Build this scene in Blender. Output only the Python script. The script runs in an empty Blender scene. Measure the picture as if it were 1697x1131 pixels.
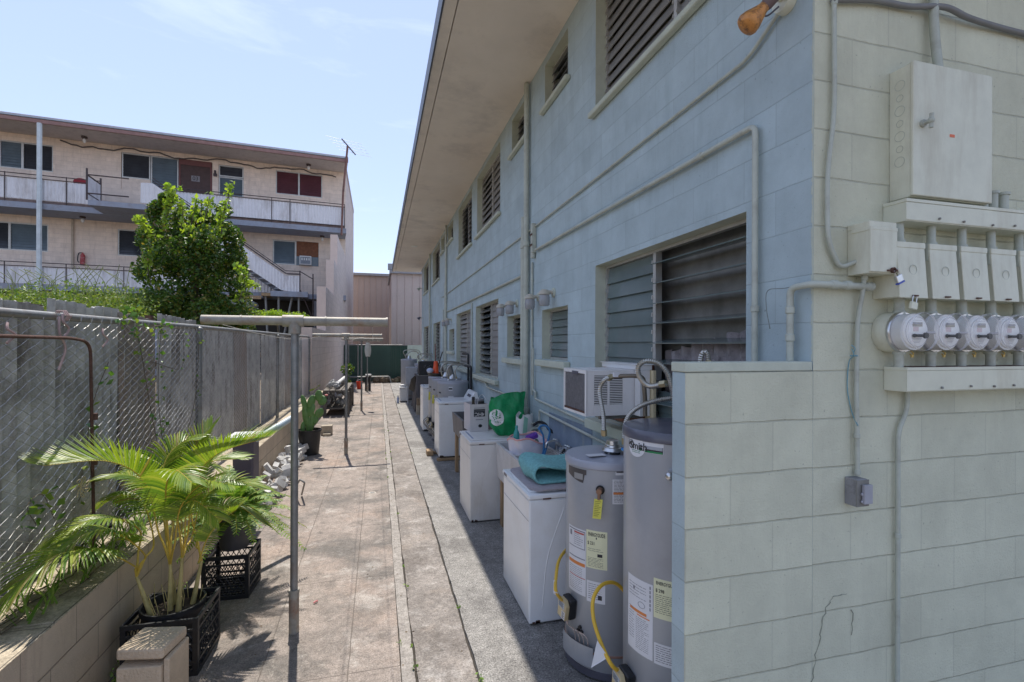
import bpy, math, random
from mathutils import Vector, Matrix
R = math.radians
random.seed(7)
scene = bpy.context.scene
COL = scene.collection
# ------------------------------------------------------------------ camera
FPX = 814.5; YAW = math.atan(221.5/FPX); EYE = 1.935; CX = 848.5; CY = 571.8; ROLL = R(0.2)
sY, cY = math.sin(YAW), math.cos(YAW)
cam_d = bpy.data.cameras.new('camera'); cam = bpy.data.objects.new('camera', cam_d); COL.objects.link(cam)
cam_d.lens = FPX/1697*36; cam_d.sensor_width = 36; cam_d.shift_y = (CY-565.5)/1697; cam_d.clip_start = 0.05; cam_d.clip_end = 3000
_r = Vector((cY, -sY, 0)); _u = Vector((0, 0, 1)); _f = Vector((sY, cY, 0))
_rr = _r*math.cos(ROLL)+_u*math.sin(ROLL); _uu = -_r*math.sin(ROLL)+_u*math.cos(ROLL)
mw = Matrix.Identity(4)
for i in range(3):
    mw[i][0] = _rr[i]; mw[i][1] = _uu[i]; mw[i][2] = -_f[i]
mw[2][3] = EYE
cam.matrix_world = mw
scene.camera = cam
# ------------------------------------------------------------------ light
SUN_DIR = Vector((-0.0626, 0.455, 1.0)).normalized()
elev = math.asin(SUN_DIR.z); azim = math.atan2(SUN_DIR.x, SUN_DIR.y)
world = bpy.data.worlds.new('World'); scene.world = world; world.use_nodes = True
wn = world.node_tree; wn.nodes.clear()
wo = wn.nodes.new('ShaderNodeOutputWorld'); bg = wn.nodes.new('ShaderNodeBackground')
sky = wn.nodes.new('ShaderNodeTexSky'); sky.sky_type = 'NISHITA'; sky.sun_disc = False
sky.sun_elevation = elev; sky.sun_rotation = azim; sky.air_density = 1.0; sky.dust_density = 0.15; sky.ozone_density = 1.0; sky.altitude = 10
bg.inputs[1].default_value = 0.15
tc = wn.nodes.new('ShaderNodeTexCoord'); mp = wn.nodes.new('ShaderNodeMapping'); mp.inputs['Scale'].default_value = (1.2, 1.0, 7.0); mp.inputs['Rotation'].default_value = (0.0, R(22), R(20))
no = wn.nodes.new('ShaderNodeTexNoise'); no.inputs['Scale'].default_value = 1.9; no.inputs['Detail'].default_value = 9; no.inputs['Roughness'].default_value = 0.62; no.inputs['Distortion'].default_value = 0.5
rp = wn.nodes.new('ShaderNodeValToRGB'); rp.color_ramp.elements[0].position = 0.56; rp.color_ramp.elements[1].position = 0.92
rp.color_ramp.elements[0].color = (0, 0, 0, 1); rp.color_ramp.elements[1].color = (0.26, 0.26, 0.26, 1)
mx = wn.nodes.new('ShaderNodeMix'); mx.data_type = 'RGBA'; mx.inputs['B'].default_value = (7.0, 7.3, 8.0, 1)
wn.links.new(tc.outputs['Generated'], mp.inputs[0]); wn.links.new(mp.outputs[0], no.inputs['Vector']); wn.links.new(no.outputs['Fac'], rp.inputs[0])
tn = wn.nodes.new('ShaderNodeMix'); tn.data_type = 'RGBA'; tn.blend_type = 'MULTIPLY'; tn.inputs['Factor'].default_value = 1; tn.inputs['B'].default_value = (1.13, 0.97, 1.0, 1)
fl_ = wn.nodes.new('ShaderNodeMix'); fl_.data_type = 'RGBA'; fl_.inputs['Factor'].default_value = .62; fl_.inputs['B'].default_value = (2.2, 2.7, 3.75, 1)
wn.links.new(sky.outputs[0], tn.inputs['A']); wn.links.new(tn.outputs['Result'], fl_.inputs['A']); wn.links.new(fl_.outputs['Result'], mx.inputs['A']); wn.links.new(rp.outputs[0], mx.inputs['Factor']); wn.links.new(mx.outputs['Result'], bg.inputs[0]); wn.links.new(bg.outputs[0], wo.inputs[0])
sd = bpy.data.lights.new('sun', 'SUN'); sd.energy = 3.2; sd.angle = R(0.53); sd.color = (1.0, 0.95, 0.87)
so = bpy.data.objects.new('sun', sd); COL.objects.link(so); so.rotation_euler = (-SUN_DIR).to_track_quat('-Z', 'Y').to_euler(); so.location = (0, 5, 20)
scene.view_settings.view_transform = 'Standard'; scene.view_settings.look = 'None'; scene.view_settings.exposure = 0.84; scene.view_settings.gamma = 1
scene.render.resolution_x = 1024; scene.render.resolution_y = 682
scene.render.engine = 'CYCLES'; scene.cycles.max_bounces = 8; scene.cycles.diffuse_bounces = 5; scene.cycles.transparent_max_bounces = 16
# ------------------------------------------------------------------ surveying: a pixel of the photo cast onto a real plane
def ray(px, py):
    u = (px-CX)/FPX; v = -(py-CY)/FPX; cr, sr = math.cos(ROLL), math.sin(ROLL)
    u2 = u*cr-v*sr; v2 = u*sr+v*cr
    return (sY+u2*cY, cY-u2*sY, v2)
def onX(px, py, X):
    r = ray(px, py); t = X/r[0]; return Vector((X, r[1]*t, EYE+r[2]*t))
def onY(px, py, Y):
    r = ray(px, py); t = Y/r[1]; return Vector((r[0]*t, Y, EYE+r[2]*t))
def onZ(px, py, z=0):
    r = ray(px, py); t = (z-EYE)/r[2]; return Vector((r[0]*t, r[1]*t, z))
FO = (-1.7, 27.5); FE = (.9953, .0964); FN = (.0964, -.9953)
def fac(px, py, w):      # facade frame of the pink building: (u along, -w towards us, z)
    r = ray(px, py); ox = FO[0]+w*FN[0]; oy = FO[1]+w*FN[1]
    t = (ox*FN[0]+oy*FN[1])/(r[0]*FN[0]+r[1]*FN[1])
    return Vector(((r[0]*t-ox)*FE[0]+(r[1]*t-oy)*FE[1], -w, EYE+r[2]*t))
def on_cyl(px, py, cx, cy, rad):
    r = ray(px, py); a = r[0]**2+r[1]**2; b = -2*(r[0]*cx+r[1]*cy); c = cx*cx+cy*cy-rad*rad
    disc = max(b*b-4*a*c, 0); t = (-b-math.sqrt(disc))/(2*a)
    a_ = math.atan2(r[1]*t-cy, r[0]*t-cx); return (a_-2*math.pi if a_ > .8 else a_), EYE+r[2]*t
# ------------------------------------------------------------------ mesh builder
class MB:
    def __init__(s): s.v = []; s.f = []
    def add(s, vs, fs, M=None):
        b = len(s.v)
        if M is not None: vs = [M @ Vector(p) for p in vs]
        s.v += [tuple(p) for p in vs]; s.f += [tuple(i+b for i in f) for f in fs]; return s
    def box(s, a, b, M=None):
        x0, y0, z0 = [min(a[i], b[i]) for i in range(3)]; x1, y1, z1 = [max(a[i], b[i]) for i in range(3)]
        return s.add([(x0,y0,z0),(x1,y0,z0),(x1,y1,z0),(x0,y1,z0),(x0,y0,z1),(x1,y0,z1),(x1,y1,z1),(x0,y1,z1)],
                     [(3,2,1,0),(4,5,6,7),(0,1,5,4),(1,2,6,5),(2,3,7,6),(3,0,4,7)], M)
    def cbox(s, c, d, rot=None):
        M = Matrix.Translation(Vector(c)) @ (rot.to_4x4() if rot is not None else Matrix.Identity(4))
        h = [k/2 for k in d]; return s.box((-h[0], -h[1], -h[2]), (h[0], h[1], h[2]), M)
    def hexa(s, lo, hi):   # two quads of 4 points
        return s.add(list(lo)+list(hi), [(3,2,1,0),(4,5,6,7),(0,1,5,4),(1,2,6,5),(2,3,7,6),(3,0,4,7)])
    def quad(s, *p): return s.add(p, [tuple(range(len(p)))])
    def tube(s, pts, r, n=8, caps=True, rs=None):
        pts = [Vector(p) for p in pts]; m = len(pts)
        if m < 2: return s
        t0 = (pts[1]-pts[0]).normalized(); up = Vector((0, 0, 1)) if abs(t0.z) < 0.9 else Vector((1, 0, 0))
        a = t0.cross(up).normalized(); vs = []; fs = []
        for i, p in enumerate(pts):
            if i == 0: t = t0
            elif i == m-1: t = (pts[-1]-pts[-2]).normalized()
            else:
                t = ((pts[i]-pts[i-1]).normalized()+(pts[i+1]-pts[i]).normalized())
                t = t.normalized() if t.length > 1e-6 else (pts[i]-pts[i-1]).normalized()
            a = (a-t*a.dot(t)); a = a.normalized() if a.length > 1e-6 else t.orthogonal().normalized()
            b = t.cross(a); rr = rs[i] if rs else r
            for k in range(n):
                q = 2*math.pi*k/n; vs.append(p+(a*math.cos(q)+b*math.sin(q))*rr)
        for i in range(m-1):
            for k in range(n):
                k2 = (k+1) % n; fs.append((i*n+k, i*n+k2, (i+1)*n+k2, (i+1)*n+k))
        if caps: fs.append(tuple(range(n-1, -1, -1))); fs.append(tuple((m-1)*n+k for k in range(n)))
        return s.add(vs, fs)
    def lathe(s, prof, c=(0, 0, 0), n=24, axis='Z', M=None, close=True):
        vs = []; fs = []
        for (r, z) in prof:
            for k in range(n):
                q = 2*math.pi*k/n; x, y = r*math.cos(q), r*math.sin(q)
                p = {'Z': (x, y, z), 'Y': (x, z, y), 'X': (z, x, y)}[axis]
                vs.append((p[0]+c[0], p[1]+c[1], p[2]+c[2]))
        for i in range(len(prof)-1):
            for k in range(n):
                k2 = (k+1) % n; f = (i*n+k, i*n+k2, (i+1)*n+k2, (i+1)*n+k); fs.append(f if axis != 'Y' else f[::-1])
        if close:
            if prof[0][0] > 1e-5: fs.append(tuple(range(n-1, -1, -1)) if axis != 'Y' else tuple(range(n)))
            if prof[-1][0] > 1e-5: fs.append(tuple((len(prof)-1)*n+k for k in range(n)) if axis != 'Y' else tuple((len(prof)-1)*n+k for k in range(n-1, -1, -1)))
        return s.add(vs, fs, M)
    def ell(s, c, rad, n=12, m=8, M=None, jit=0):
        prof = []; vs = []; fs = []
        for i in range(m+1):
            a = -math.pi/2+math.pi*i/m
            for k in range(n):
                q = 2*math.pi*k/n; j = 1+random.uniform(-jit, jit)
                vs.append((c[0]+rad[0]*math.cos(a)*math.cos(q)*j, c[1]+rad[1]*math.cos(a)*math.sin(q)*j, c[2]+rad[2]*math.sin(a)*j))
        for i in range(m):
            for k in range(n):
                k2 = (k+1) % n; fs.append((i*n+k, i*n+k2, (i+1)*n+k2, (i+1)*n+k))
        return s.add(vs, fs, M)
    def prism(s, pts, d):   # planar polygon pts extruded by vector d
        n = len(pts); d = Vector(d); P = [Vector(p) for p in pts]
        return s.add(P+[p+d for p in P], [tuple(range(n-1, -1, -1)), tuple(range(n, 2*n))]+[(i, (i+1) % n, n+(i+1) % n, n+i) for i in range(n)])
def arc(pts, rad=0.05, seg=5):     # round the corners of a polyline
    P = [Vector(p) for p in pts]; out = [P[0]]
    for i in range(1, len(P)-1):
        a = (P[i-1]-P[i]); b = (P[i+1]-P[i]); r = min(rad, a.length*.45, b.length*.45)
        A = P[i]+a.normalized()*r; B = P[i]+b.normalized()*r
        for k in range(seg+1):
            t = k/seg; out.append(A*(1-t)**2+P[i]*2*t*(1-t)+B*t*t)
    out.append(P[-1]); return out
def spline(pts, seg=6):
    P = [Vector(p) for p in pts]; P = [P[0]*2-P[1]]+P+[P[-1]*2-P[-2]]; out = []
    for i in range(1, len(P)-2):
        for k in range(seg):
            t = k/seg; p0, p1, p2, p3 = P[i-1:i+3]
            out.append(0.5*((2*p1)+(p2-p0)*t+(2*p0-5*p1+4*p2-p3)*t*t+(3*p1-p0-3*p2+p3)*t**3))
    out.append(P[-2]); return out
def mkobj(name, mb, mat, shift=(0, 0, 0), smooth=False, bevel=0):
    me = bpy.data.meshes.new(name); sx, sy, sz = shift
    me.from_pydata([(p[0]-sx, p[1]-sy, p[2]-sz) for p in mb.v], [], mb.f); me.materials.append(mat)
    if smooth:
        me.shade_smooth(); me.set_sharp_from_angle(angle=R(42))
    o = bpy.data.objects.new(name, me); COL.objects.link(o)
    if bevel:
        m = o.modifiers.new('bevel', 'BEVEL'); m.width = bevel; m.segments = 2; m.limit_method = 'ANGLE'; m.angle_limit = R(40)
    return o
def tag(o, label=None, cat=None, group=None, kind=None):
    if label: o['label'] = label
    if cat: o['category'] = cat
    if group: o['group'] = group
    if kind: o['kind'] = kind
    return o
class T:     # a thing: an Empty at its base that parents its parts. world=True: part meshes arrive in world coordinates
    def __init__(s, name, label, cat, loc=(0, 0, 0), rz=0, group=None, world=True, kind=None):
        o = bpy.data.objects.new(name, None); COL.objects.link(o); o.location = loc; o.rotation_euler = (0, 0, rz); o.empty_display_size = .1
        s.root = o; s.sh = tuple(loc) if world else (0, 0, 0); tag(o, label, cat, group, kind)
    def part(s, name, mb, mat, parent=None, smooth=False, bevel=0, label=None, kind=None):
        o = mkobj(name, mb, mat, s.sh, smooth, bevel); o.parent = parent or s.root; tag(o, label, None, None, kind); return o
def single(name, label, cat, mb, mat, group=None, smooth=False, bevel=0, kind=None):
    xs = [p[0] for p in mb.v]; ys = [p[1] for p in mb.v]; zs = [p[2] for p in mb.v]
    sh = ((min(xs)+max(xs))/2, (min(ys)+max(ys))/2, min(zs)); o = mkobj(name, mb, mat, sh, smooth, bevel); o.location = sh
    return tag(o, label, cat, group, kind)
def struct(name, mb, mat, smooth=False): return tag(mkobj(name, mb, mat, (0, 0, 0), smooth), kind='structure')
def copy_tree(o, parent=None):
    c = o.copy(); COL.objects.link(c)
    if parent: c.parent = parent
    for ch in [k for k in bpy.data.objects if k.parent == o]: copy_tree(ch, c)
    return c
# ------------------------------------------------------------------ materials
MC = {}
def nd(nt, t, **kw):
    n = nt.nodes.new(t)
    for k, v in kw.items(): setattr(n, k, v)
    return n
def newmat(name):
    m = bpy.data.materials.new(name); m.use_nodes = True; nt = m.node_tree
    return m, nt, nt.nodes['Principled BSDF']
def c4(c): return (c[0], c[1], c[2], 1)
def mul(c, k): return tuple(min(max(x*k, 0), 1) for x in c)
def M_(name, col, rough=.6, metal=0, var=.12, scale=6, bump=0, bscale=120, stain=None, samt=.35, sscale=3, coat=0, streak=0, spec=.5):
    if name in MC: return MC[name]
    m, nt, b = newmat(name); L = nt.links.new
    t = nd(nt, 'ShaderNodeTexCoord'); n = nd(nt, 'ShaderNodeTexNoise'); n.inputs['Scale'].default_value = scale; n.inputs['Detail'].default_value = 8; n.inputs['Roughness'].default_value = .65
    L(t.outputs['Object'], n.inputs['Vector'])
    r = nd(nt, 'ShaderNodeValToRGB'); r.color_ramp.elements[0].position = .3; r.color_ramp.elements[1].position = .7
    r.color_ramp.elements[0].color = c4(mul(col, 1-var)); r.color_ramp.elements[1].color = c4(mul(col, 1+var)); L(n.outputs['Fac'], r.inputs[0]); out = r.outputs[0]
    if stain:
        n2 = nd(nt, 'ShaderNodeTexNoise'); n2.inputs['Scale'].default_value = sscale; n2.inputs['Detail'].default_value = 10; n2.inputs['Roughness'].default_value = .7
        mp_ = nd(nt, 'ShaderNodeMapping'); mp_.inputs['Location'].default_value = (3.1, 1.7, 5.2)
        if streak: mp_.inputs['Scale'].default_value = (1, 1, streak)
        L(t.outputs['Object'], mp_.inputs[0]); L(mp_.outputs[0], n2.inputs['Vector'])
        r2 = nd(nt, 'ShaderNodeValToRGB'); r2.color_ramp.elements[0].position = .5; r2.color_ramp.elements[1].position = .68; r2.color_ramp.elements[1].color = (samt, samt, samt, 1)
        L(n2.outputs['Fac'], r2.inputs[0]); x = nd(nt, 'ShaderNodeMix', data_type='RGBA'); x.inputs['B'].default_value = c4(stain)
        L(r2.outputs[0], x.inputs['Factor']); L(out, x.inputs['A']); out = x.outputs['Result']
    L(out, b.inputs['Base Color']); b.inputs['Roughness'].default_value = rough; b.inputs['Metallic'].default_value = metal; b.inputs['Coat Weight'].default_value = coat; b.inputs['Specular IOR Level'].default_value = spec
    if bump:
        n3 = nd(nt, 'ShaderNodeTexNoise'); n3.inputs['Scale'].default_value = bscale; n3.inputs['Detail'].default_value = 4; L(t.outputs['Object'], n3.inputs['Vector'])
        bp = nd(nt, 'ShaderNodeBump'); bp.inputs['Strength'].default_value = bump; bp.inputs['Distance'].default_value = .01; L(n3.outputs['Fac'], bp.inputs['Height']); L(bp.outputs[0], b.inputs['Normal'])
    MC[name] = m; return m
def CMU(name, col, joint, hax='X', stain=None, samt=.3, joints_dark=1.0, bw=.4064, rh=.2032, off=(0, 0), ms=.0045, grain=.5, vj=.9, hj=.8):
    if name in MC: return MC[name]
    m, nt, b = newmat(name); L = nt.links.new
    t = nd(nt, 'ShaderNodeTexCoord'); sp = nd(nt, 'ShaderNodeSeparateXYZ'); L(t.outputs['Object'], sp.inputs[0])
    cb = nd(nt, 'ShaderNodeCombineXYZ'); a1 = nd(nt, 'ShaderNodeMath', operation='ADD'); a1.inputs[1].default_value = off[0]; a2 = nd(nt, 'ShaderNodeMath', operation='ADD'); a2.inputs[1].default_value = off[1]
    L(sp.outputs[hax], a1.inputs[0]); L(sp.outputs['Z'], a2.inputs[0])
    # joints wander a few millimetres like hand-laid blocks
    w = nd(nt, 'ShaderNodeTexNoise'); w.inputs['Scale'].default_value = 2.5; w.inputs['Detail'].default_value = 3; L(t.outputs['Object'], w.inputs['Vector'])
    wm = nd(nt, 'ShaderNodeMath', operation='MULTIPLY_ADD'); wm.inputs[1].default_value = .02; wm.inputs[2].default_value = -.01; L(w.outputs['Fac'], wm.inputs[0])
    a3 = nd(nt, 'ShaderNodeMath', operation='ADD'); L(a2.outputs[0], a3.inputs[0]); L(wm.outputs[0], a3.inputs[1])
    L(a1.outputs[0], cb.inputs[0]); L(a3.outputs[0], cb.inputs[1])
    k = nd(nt, 'ShaderNodeTexBrick'); k.inputs['Scale'].default_value = 1; k.inputs['Brick Width'].default_value = bw; k.inputs['Row Height'].default_value = rh; k.inputs['Mortar Size'].default_value = ms
    k.inputs['Mortar Smooth'].default_value = .35; k.inputs['Bias'].default_value = 0; k.inputs['Color1'].default_value = c4(mul(col, .95)); k.inputs['Color2'].default_value = c4(mul(col, 1.05)); k.inputs['Mortar'].default_value = c4(mul(col, vj)); L(cb.outputs[0], k.inputs['Vector'])
    n = nd(nt, 'ShaderNodeTexNoise'); n.inputs['Scale'].default_value = 2.6; n.inputs['Detail'].default_value = 12; n.inputs['Roughness'].default_value = .7; L(t.outputs['Object'], n.inputs['Vector'])
    mr = nd(nt, 'ShaderNodeMapRange'); mr.inputs['From Min'].default_value = .3; mr.inputs['From Max'].default_value = .7; mr.inputs['To Min'].default_value = .86; mr.inputs['To Max'].default_value = 1.1; L(n.outputs['Fac'], mr.inputs[0])
    vm = nd(nt, 'ShaderNodeVectorMath', operation='SCALE'); L(k.outputs['Color'], vm.inputs[0]); L(mr.outputs[0], vm.inputs['Scale']); out = vm.outputs[0]
    if stain:
        mp_ = nd(nt, 'ShaderNodeMapping'); mp_.inputs['Scale'].default_value = (4, 4, .55); L(t.outputs['Object'], mp_.inputs[0])
        n2 = nd(nt, 'ShaderNodeTexNoise'); n2.inputs['Scale'].default_value = 1.5; n2.inputs['Detail'].default_value = 9; n2.inputs['Roughness'].default_value = .72; L(mp_.outputs[0], n2.inputs['Vector'])
        r2 = nd(nt, 'ShaderNodeValToRGB'); r2.color_ramp.elements[0].position = .52; r2.color_ramp.elements[1].position = .72; r2.color_ramp.elements[1].color = (samt, samt, samt, 1); L(n2.outputs['Fac'], r2.inputs[0])
        x = nd(nt, 'ShaderNodeMix', data_type='RGBA'); x.inputs['B'].default_value = c4(stain); L(r2.outputs[0], x.inputs['Factor']); L(out, x.inputs['A']); out = x.outputs['Result']
    # specks of chipped paint
    vo = nd(nt, 'ShaderNodeTexNoise'); vo.inputs['Scale'].default_value = 55; vo.inputs['Detail'].default_value = 2; L(t.outputs['Object'], vo.inputs['Vector'])
    r3 = nd(nt, 'ShaderNodeValToRGB'); r3.color_ramp.elements[0].position = .69; r3.color_ramp.elements[1].position = .76; r3.color_ramp.elements[1].color = (.5, .5, .5, 1); L(vo.outputs['Fac'], r3.inputs[0])
    y = nd(nt, 'ShaderNodeMix', data_type='RGBA'); y.inputs['B'].default_value = c4(mul(col, .35)); L(r3.outputs[0], y.inputs['Factor']); L(out, y.inputs['A'])
    L(y.outputs['Result'], b.inputs['Base Color']); b.inputs['Roughness'].default_value = .75; b.inputs['Specular IOR Level'].default_value = .3
    g = nd(nt, 'ShaderNodeTexNoise'); g.inputs['Scale'].default_value = 95; g.inputs['Detail'].default_value = 8; g.inputs['Roughness'].default_value = .75; L(t.outputs['Object'], g.inputs['Vector'])
    b1 = nd(nt, 'ShaderNodeBump'); b1.inputs['Strength'].default_value = grain; b1.inputs['Distance'].default_value = .007; L(g.outputs['Fac'], b1.inputs['Height'])
    pp = nd(nt, 'ShaderNodeMath', operation='PINGPONG'); pp.inputs[1].default_value = rh/2; L(a3.outputs[0], pp.inputs[0])
    hm = nd(nt, 'ShaderNodeMapRange'); hm.interpolation_type = 'SMOOTHSTEP'; hm.inputs['From Min'].default_value = .0008; hm.inputs['From Max'].default_value = ms*1.5; hm.inputs['To Min'].default_value = 1; hm.inputs['To Max'].default_value = 0; L(pp.outputs[0], hm.inputs[0])
    hb_ = nd(nt, 'ShaderNodeTexNoise'); hb_.inputs['Scale'].default_value = 9; hb_.inputs['Detail'].default_value = 5; L(t.outputs['Object'], hb_.inputs['Vector'])
    hk = nd(nt, 'ShaderNodeMapRange'); hk.inputs['From Min'].default_value = .35; hk.inputs['From Max'].default_value = .65; hk.inputs['To Min'].default_value = .25*hj; hk.inputs['To Max'].default_value = hj; L(hb_.outputs['Fac'], hk.inputs[0])
    hf = nd(nt, 'ShaderNodeMath', operation='MULTIPLY'); L(hm.outputs[0], hf.inputs[0]); L(hk.outputs[0], hf.inputs[1])
    hx_ = nd(nt, 'ShaderNodeMix', data_type='RGBA'); hx_.inputs['B'].default_value = c4(joint); L(hf.outputs[0], hx_.inputs['Factor']); L(y.outputs['Result'], hx_.inputs['A']); L(hx_.outputs['Result'], b.inputs['Base Color'])
    b2 = nd(nt, 'ShaderNodeBump', invert=True); b2.inputs['Strength'].default_value = .35*joints_dark; b2.inputs['Distance'].default_value = .005; L(k.outputs['Fac'], b2.inputs['Height']); L(b1.outputs[0], b2.inputs['Normal'])
    b3 = nd(nt, 'ShaderNodeBump', invert=True); b3.inputs['Strength'].default_value = .45*joints_dark; b3.inputs['Distance'].default_value = .006; L(hm.outputs[0], b3.inputs['Height']); L(b2.outputs[0], b3.inputs['Normal']); L(b3.outputs[0], b.inputs['Normal'])
    MC[name] = m; return m
def CONC(name, base, stains, scale=1.0, joints=None, grain=.5, speck=.25, jcol=(.08, .07, .065)):
    """concrete paving: base colour, large stains [(colour, amount, scale, threshold)], optional joint grid (bw, bh, offx, offy)"""
    m, nt, b = newmat(name); L = nt.links.new
    t = nd(nt, 'ShaderNodeTexCoord'); pos = t.outputs['Object']
    n = nd(nt, 'ShaderNodeTexNoise'); n.inputs['Scale'].default_value = 3*scale; n.inputs['Detail'].default_value = 12; n.inputs['Roughness'].default_value = .75; L(pos, n.inputs['Vector'])
    r = nd(nt, 'ShaderNodeValToRGB'); r.color_ramp.elements[0].position = .32; r.color_ramp.elements[1].position = .68; r.color_ramp.elements[0].color = c4(mul(base, .72)); r.color_ramp.elements[1].color = c4(mul(base, 1.22)); L(n.outputs['Fac'], r.inputs[0]); out = r.outputs[0]
    for i, (sc, amt, ss, th) in enumerate(stains):
        mp_ = nd(nt, 'ShaderNodeMapping'); mp_.inputs['Location'].default_value = (i*7.3, i*3.9, 0); L(pos, mp_.inputs[0])
        q = nd(nt, 'ShaderNodeTexNoise'); q.inputs['Scale'].default_value = ss; q.inputs['Detail'].default_value = 9; q.inputs['Roughness'].default_value = .66; q.inputs['Distortion'].default_value = .4; L(mp_.outputs[0], q.inputs['Vector'])
        rr = nd(nt, 'ShaderNodeValToRGB'); rr.color_ramp.elements[0].position = th; rr.color_ramp.elements[1].position = th+.16; rr.color_ramp.elements[1].color = (amt, amt, amt, 1); L(q.outputs['Fac'], rr.inputs[0])
        x = nd(nt, 'ShaderNodeMix', data_type='RGBA'); x.inputs['B'].default_value = c4(sc); L(rr.outputs[0], x.inputs['Factor']); L(out, x.inputs['A']); out = x.outputs['Result']
    s_ = nd(nt, 'ShaderNodeTexNoise'); s_.inputs['Scale'].default_value = 95; s_.inputs['Detail'].default_value = 5; s_.inputs['Roughness'].default_value = .8; L(pos, s_.inputs['Vector'])
    mr = nd(nt, 'ShaderNodeMapRange'); mr.inputs['From Min'].default_value = .35; mr.inputs['From Max'].default_value = .65; mr.inputs['To Min'].default_value = 1-speck; mr.inputs['To Max'].default_value = 1+speck; L(s_.outputs['Fac'], mr.inputs[0])
    vm = nd(nt, 'ShaderNodeVectorMath', operation='SCALE'); L(out, vm.inputs[0]); L(mr.outputs[0], vm.inputs['Scale']); out = vm.outputs[0]
    s2 = nd(nt, 'ShaderNodeTexNoise'); s2.inputs['Scale'].default_value = 22; s2.inputs['Detail'].default_value = 10; s2.inputs['Roughness'].default_value = .85; L(pos, s2.inputs['Vector'])
    mr2 = nd(nt, 'ShaderNodeMapRange'); mr2.inputs['From Min'].default_value = .38; mr2.inputs['From Max'].default_value = .62; mr2.inputs['To Min'].default_value = .72; mr2.inputs['To Max'].default_value = 1.22; L(s2.outputs['Fac'], mr2.inputs[0])
    vm2 = nd(nt, 'ShaderNodeVectorMath', operation='SCALE'); L(out, vm2.inputs[0]); L(mr2.outputs[0], vm2.inputs['Scale']); out = vm2.outputs[0]
    h = s_.outputs['Fac']; b1 = nd(nt, 'ShaderNodeBump'); b1.inputs['Strength'].default_value = grain; b1.inputs['Distance'].default_value = .006; L(h, b1.inputs['Height']); last = b1
    if joints:
        mp2 = nd(nt, 'ShaderNodeMapping'); mp2.inputs['Location'].default_value = (joints[2], joints[3], 0)
        dn = nd(nt, 'ShaderNodeTexNoise'); dn.inputs['Scale'].default_value = 6; L(pos, dn.inputs['Vector'])
        va = nd(nt, 'ShaderNodeVectorMath', operation='MULTIPLY_ADD'); va.inputs[1].default_value = (.012, .012, 0); L(dn.outputs['Color'], va.inputs[0]); L(pos, va.inputs[2]); L(va.outputs[0], mp2.inputs[0])
        k = nd(nt, 'ShaderNodeTexBrick'); k.offset = 0; k.inputs['Scale'].default_value = 1; k.inputs['Brick Width'].default_value = joints[0]; k.inputs['Row Height'].default_value = joints[1]; k.inputs['Mortar Size'].default_value = .0035; k.inputs['Mortar Smooth'].default_value = .5; L(mp2.outputs[0], k.inputs['Vector'])
        k.inputs['Color1'].default_value = k.inputs['Color2'].default_value = (0, 0, 0, 1); k.inputs['Mortar'].default_value = (.75, .75, .75, 1)
        x = nd(nt, 'ShaderNodeMix', data_type='RGBA'); x.inputs['B'].default_value = c4(jcol); L(k.outputs['Color'], x.inputs['Factor']); L(out, x.inputs['A']); out = x.outputs['Result']
        b2 = nd(nt, 'ShaderNodeBump', invert=True); b2.inputs['Strength'].default_value = .8; b2.inputs['Distance'].default_value = .006; L(k.outputs['Fac'], b2.inputs['Height']); L(b1.outputs[0], b2.inputs['Normal']); last = b2
    L(out, b.inputs['Base Color']); b.inputs['Roughness'].default_value = .9; b.inputs['Specular IOR Level'].default_value = .25; L(last.outputs[0], b.inputs['Normal'])
    MC[name] = m; return m
def LEAF(name, cols, rough=.45, trans=.4):
    m, nt, b = newmat(name); L = nt.links.new; g = nd(nt, 'ShaderNodeNewGeometry'); r = nd(nt, 'ShaderNodeValToRGB'); el = r.color_ramp.elements
    while len(el) < len(cols): el.new(.5)
    for i, c in enumerate(cols): el[i].position = i/(len(cols)-1); el[i].color = c4(c)
    L(g.outputs['Random Per Island'], r.inputs[0]); L(r.outputs[0], b.inputs['Base Color']); b.inputs['Roughness'].default_value = rough
    tr = nd(nt, 'ShaderNodeBsdfTranslucent'); vm = nd(nt, 'ShaderNodeVectorMath', operation='MULTIPLY'); vm.inputs[1].default_value = (1.25, 1.35, .5); L(r.outputs[0], vm.inputs[0]); L(vm.outputs[0], tr.inputs[0])
    mixs = nd(nt, 'ShaderNodeMixShader'); mixs.inputs[0].default_value = trans; L(b.outputs[0], mixs.inputs[1]); L(tr.outputs[0], mixs.inputs[2]); L(mixs.outputs[0], nt.nodes['Material Output'].inputs[0]); MC[name] = m; return m
def GLASS(name, col, rough=.05, alpha=.35):
    m, nt, b = newmat(name); b.inputs['Base Color'].default_value = c4(col); b.inputs['Roughness'].default_value = rough; b.inputs['Alpha'].default_value = alpha; b.inputs['Specular IOR Level'].default_value = .8; MC[name] = m; return m
BLUE = (.43, .52, .545); SAGE = (.685, .685, .535)
m_blue = CMU('blue_block_paint', BLUE, mul(BLUE, .72), 'Y', stain=(.30, .38, .40), samt=.5, joints_dark=.6, ms=.003, grain=.6, vj=.86, hj=.45)
m_sage = CMU('sage_block_paint', SAGE, mul(SAGE, .55), 'X', stain=(.56, .55, .43), samt=.5, ms=.0035, grain=1.0, off=(.2032, 0), hj=.36, vj=.88)
m_reveal = M_('sage_plain_paint', (.50, .53, .44), .7, var=.1, bump=.3)
m_pipe = M_('painted_pipe', (.45, .475, .41), .5, var=.1, scale=10, stain=(.25, .22, .18), samt=.4, sscale=9, bump=.1)
m_boxp = M_('painted_steel_box', (.665, .665, .54), .45, var=.07, scale=9, bump=.05, stain=(.46, .42, .31), samt=.5, sscale=6, streak=.2)
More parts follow.
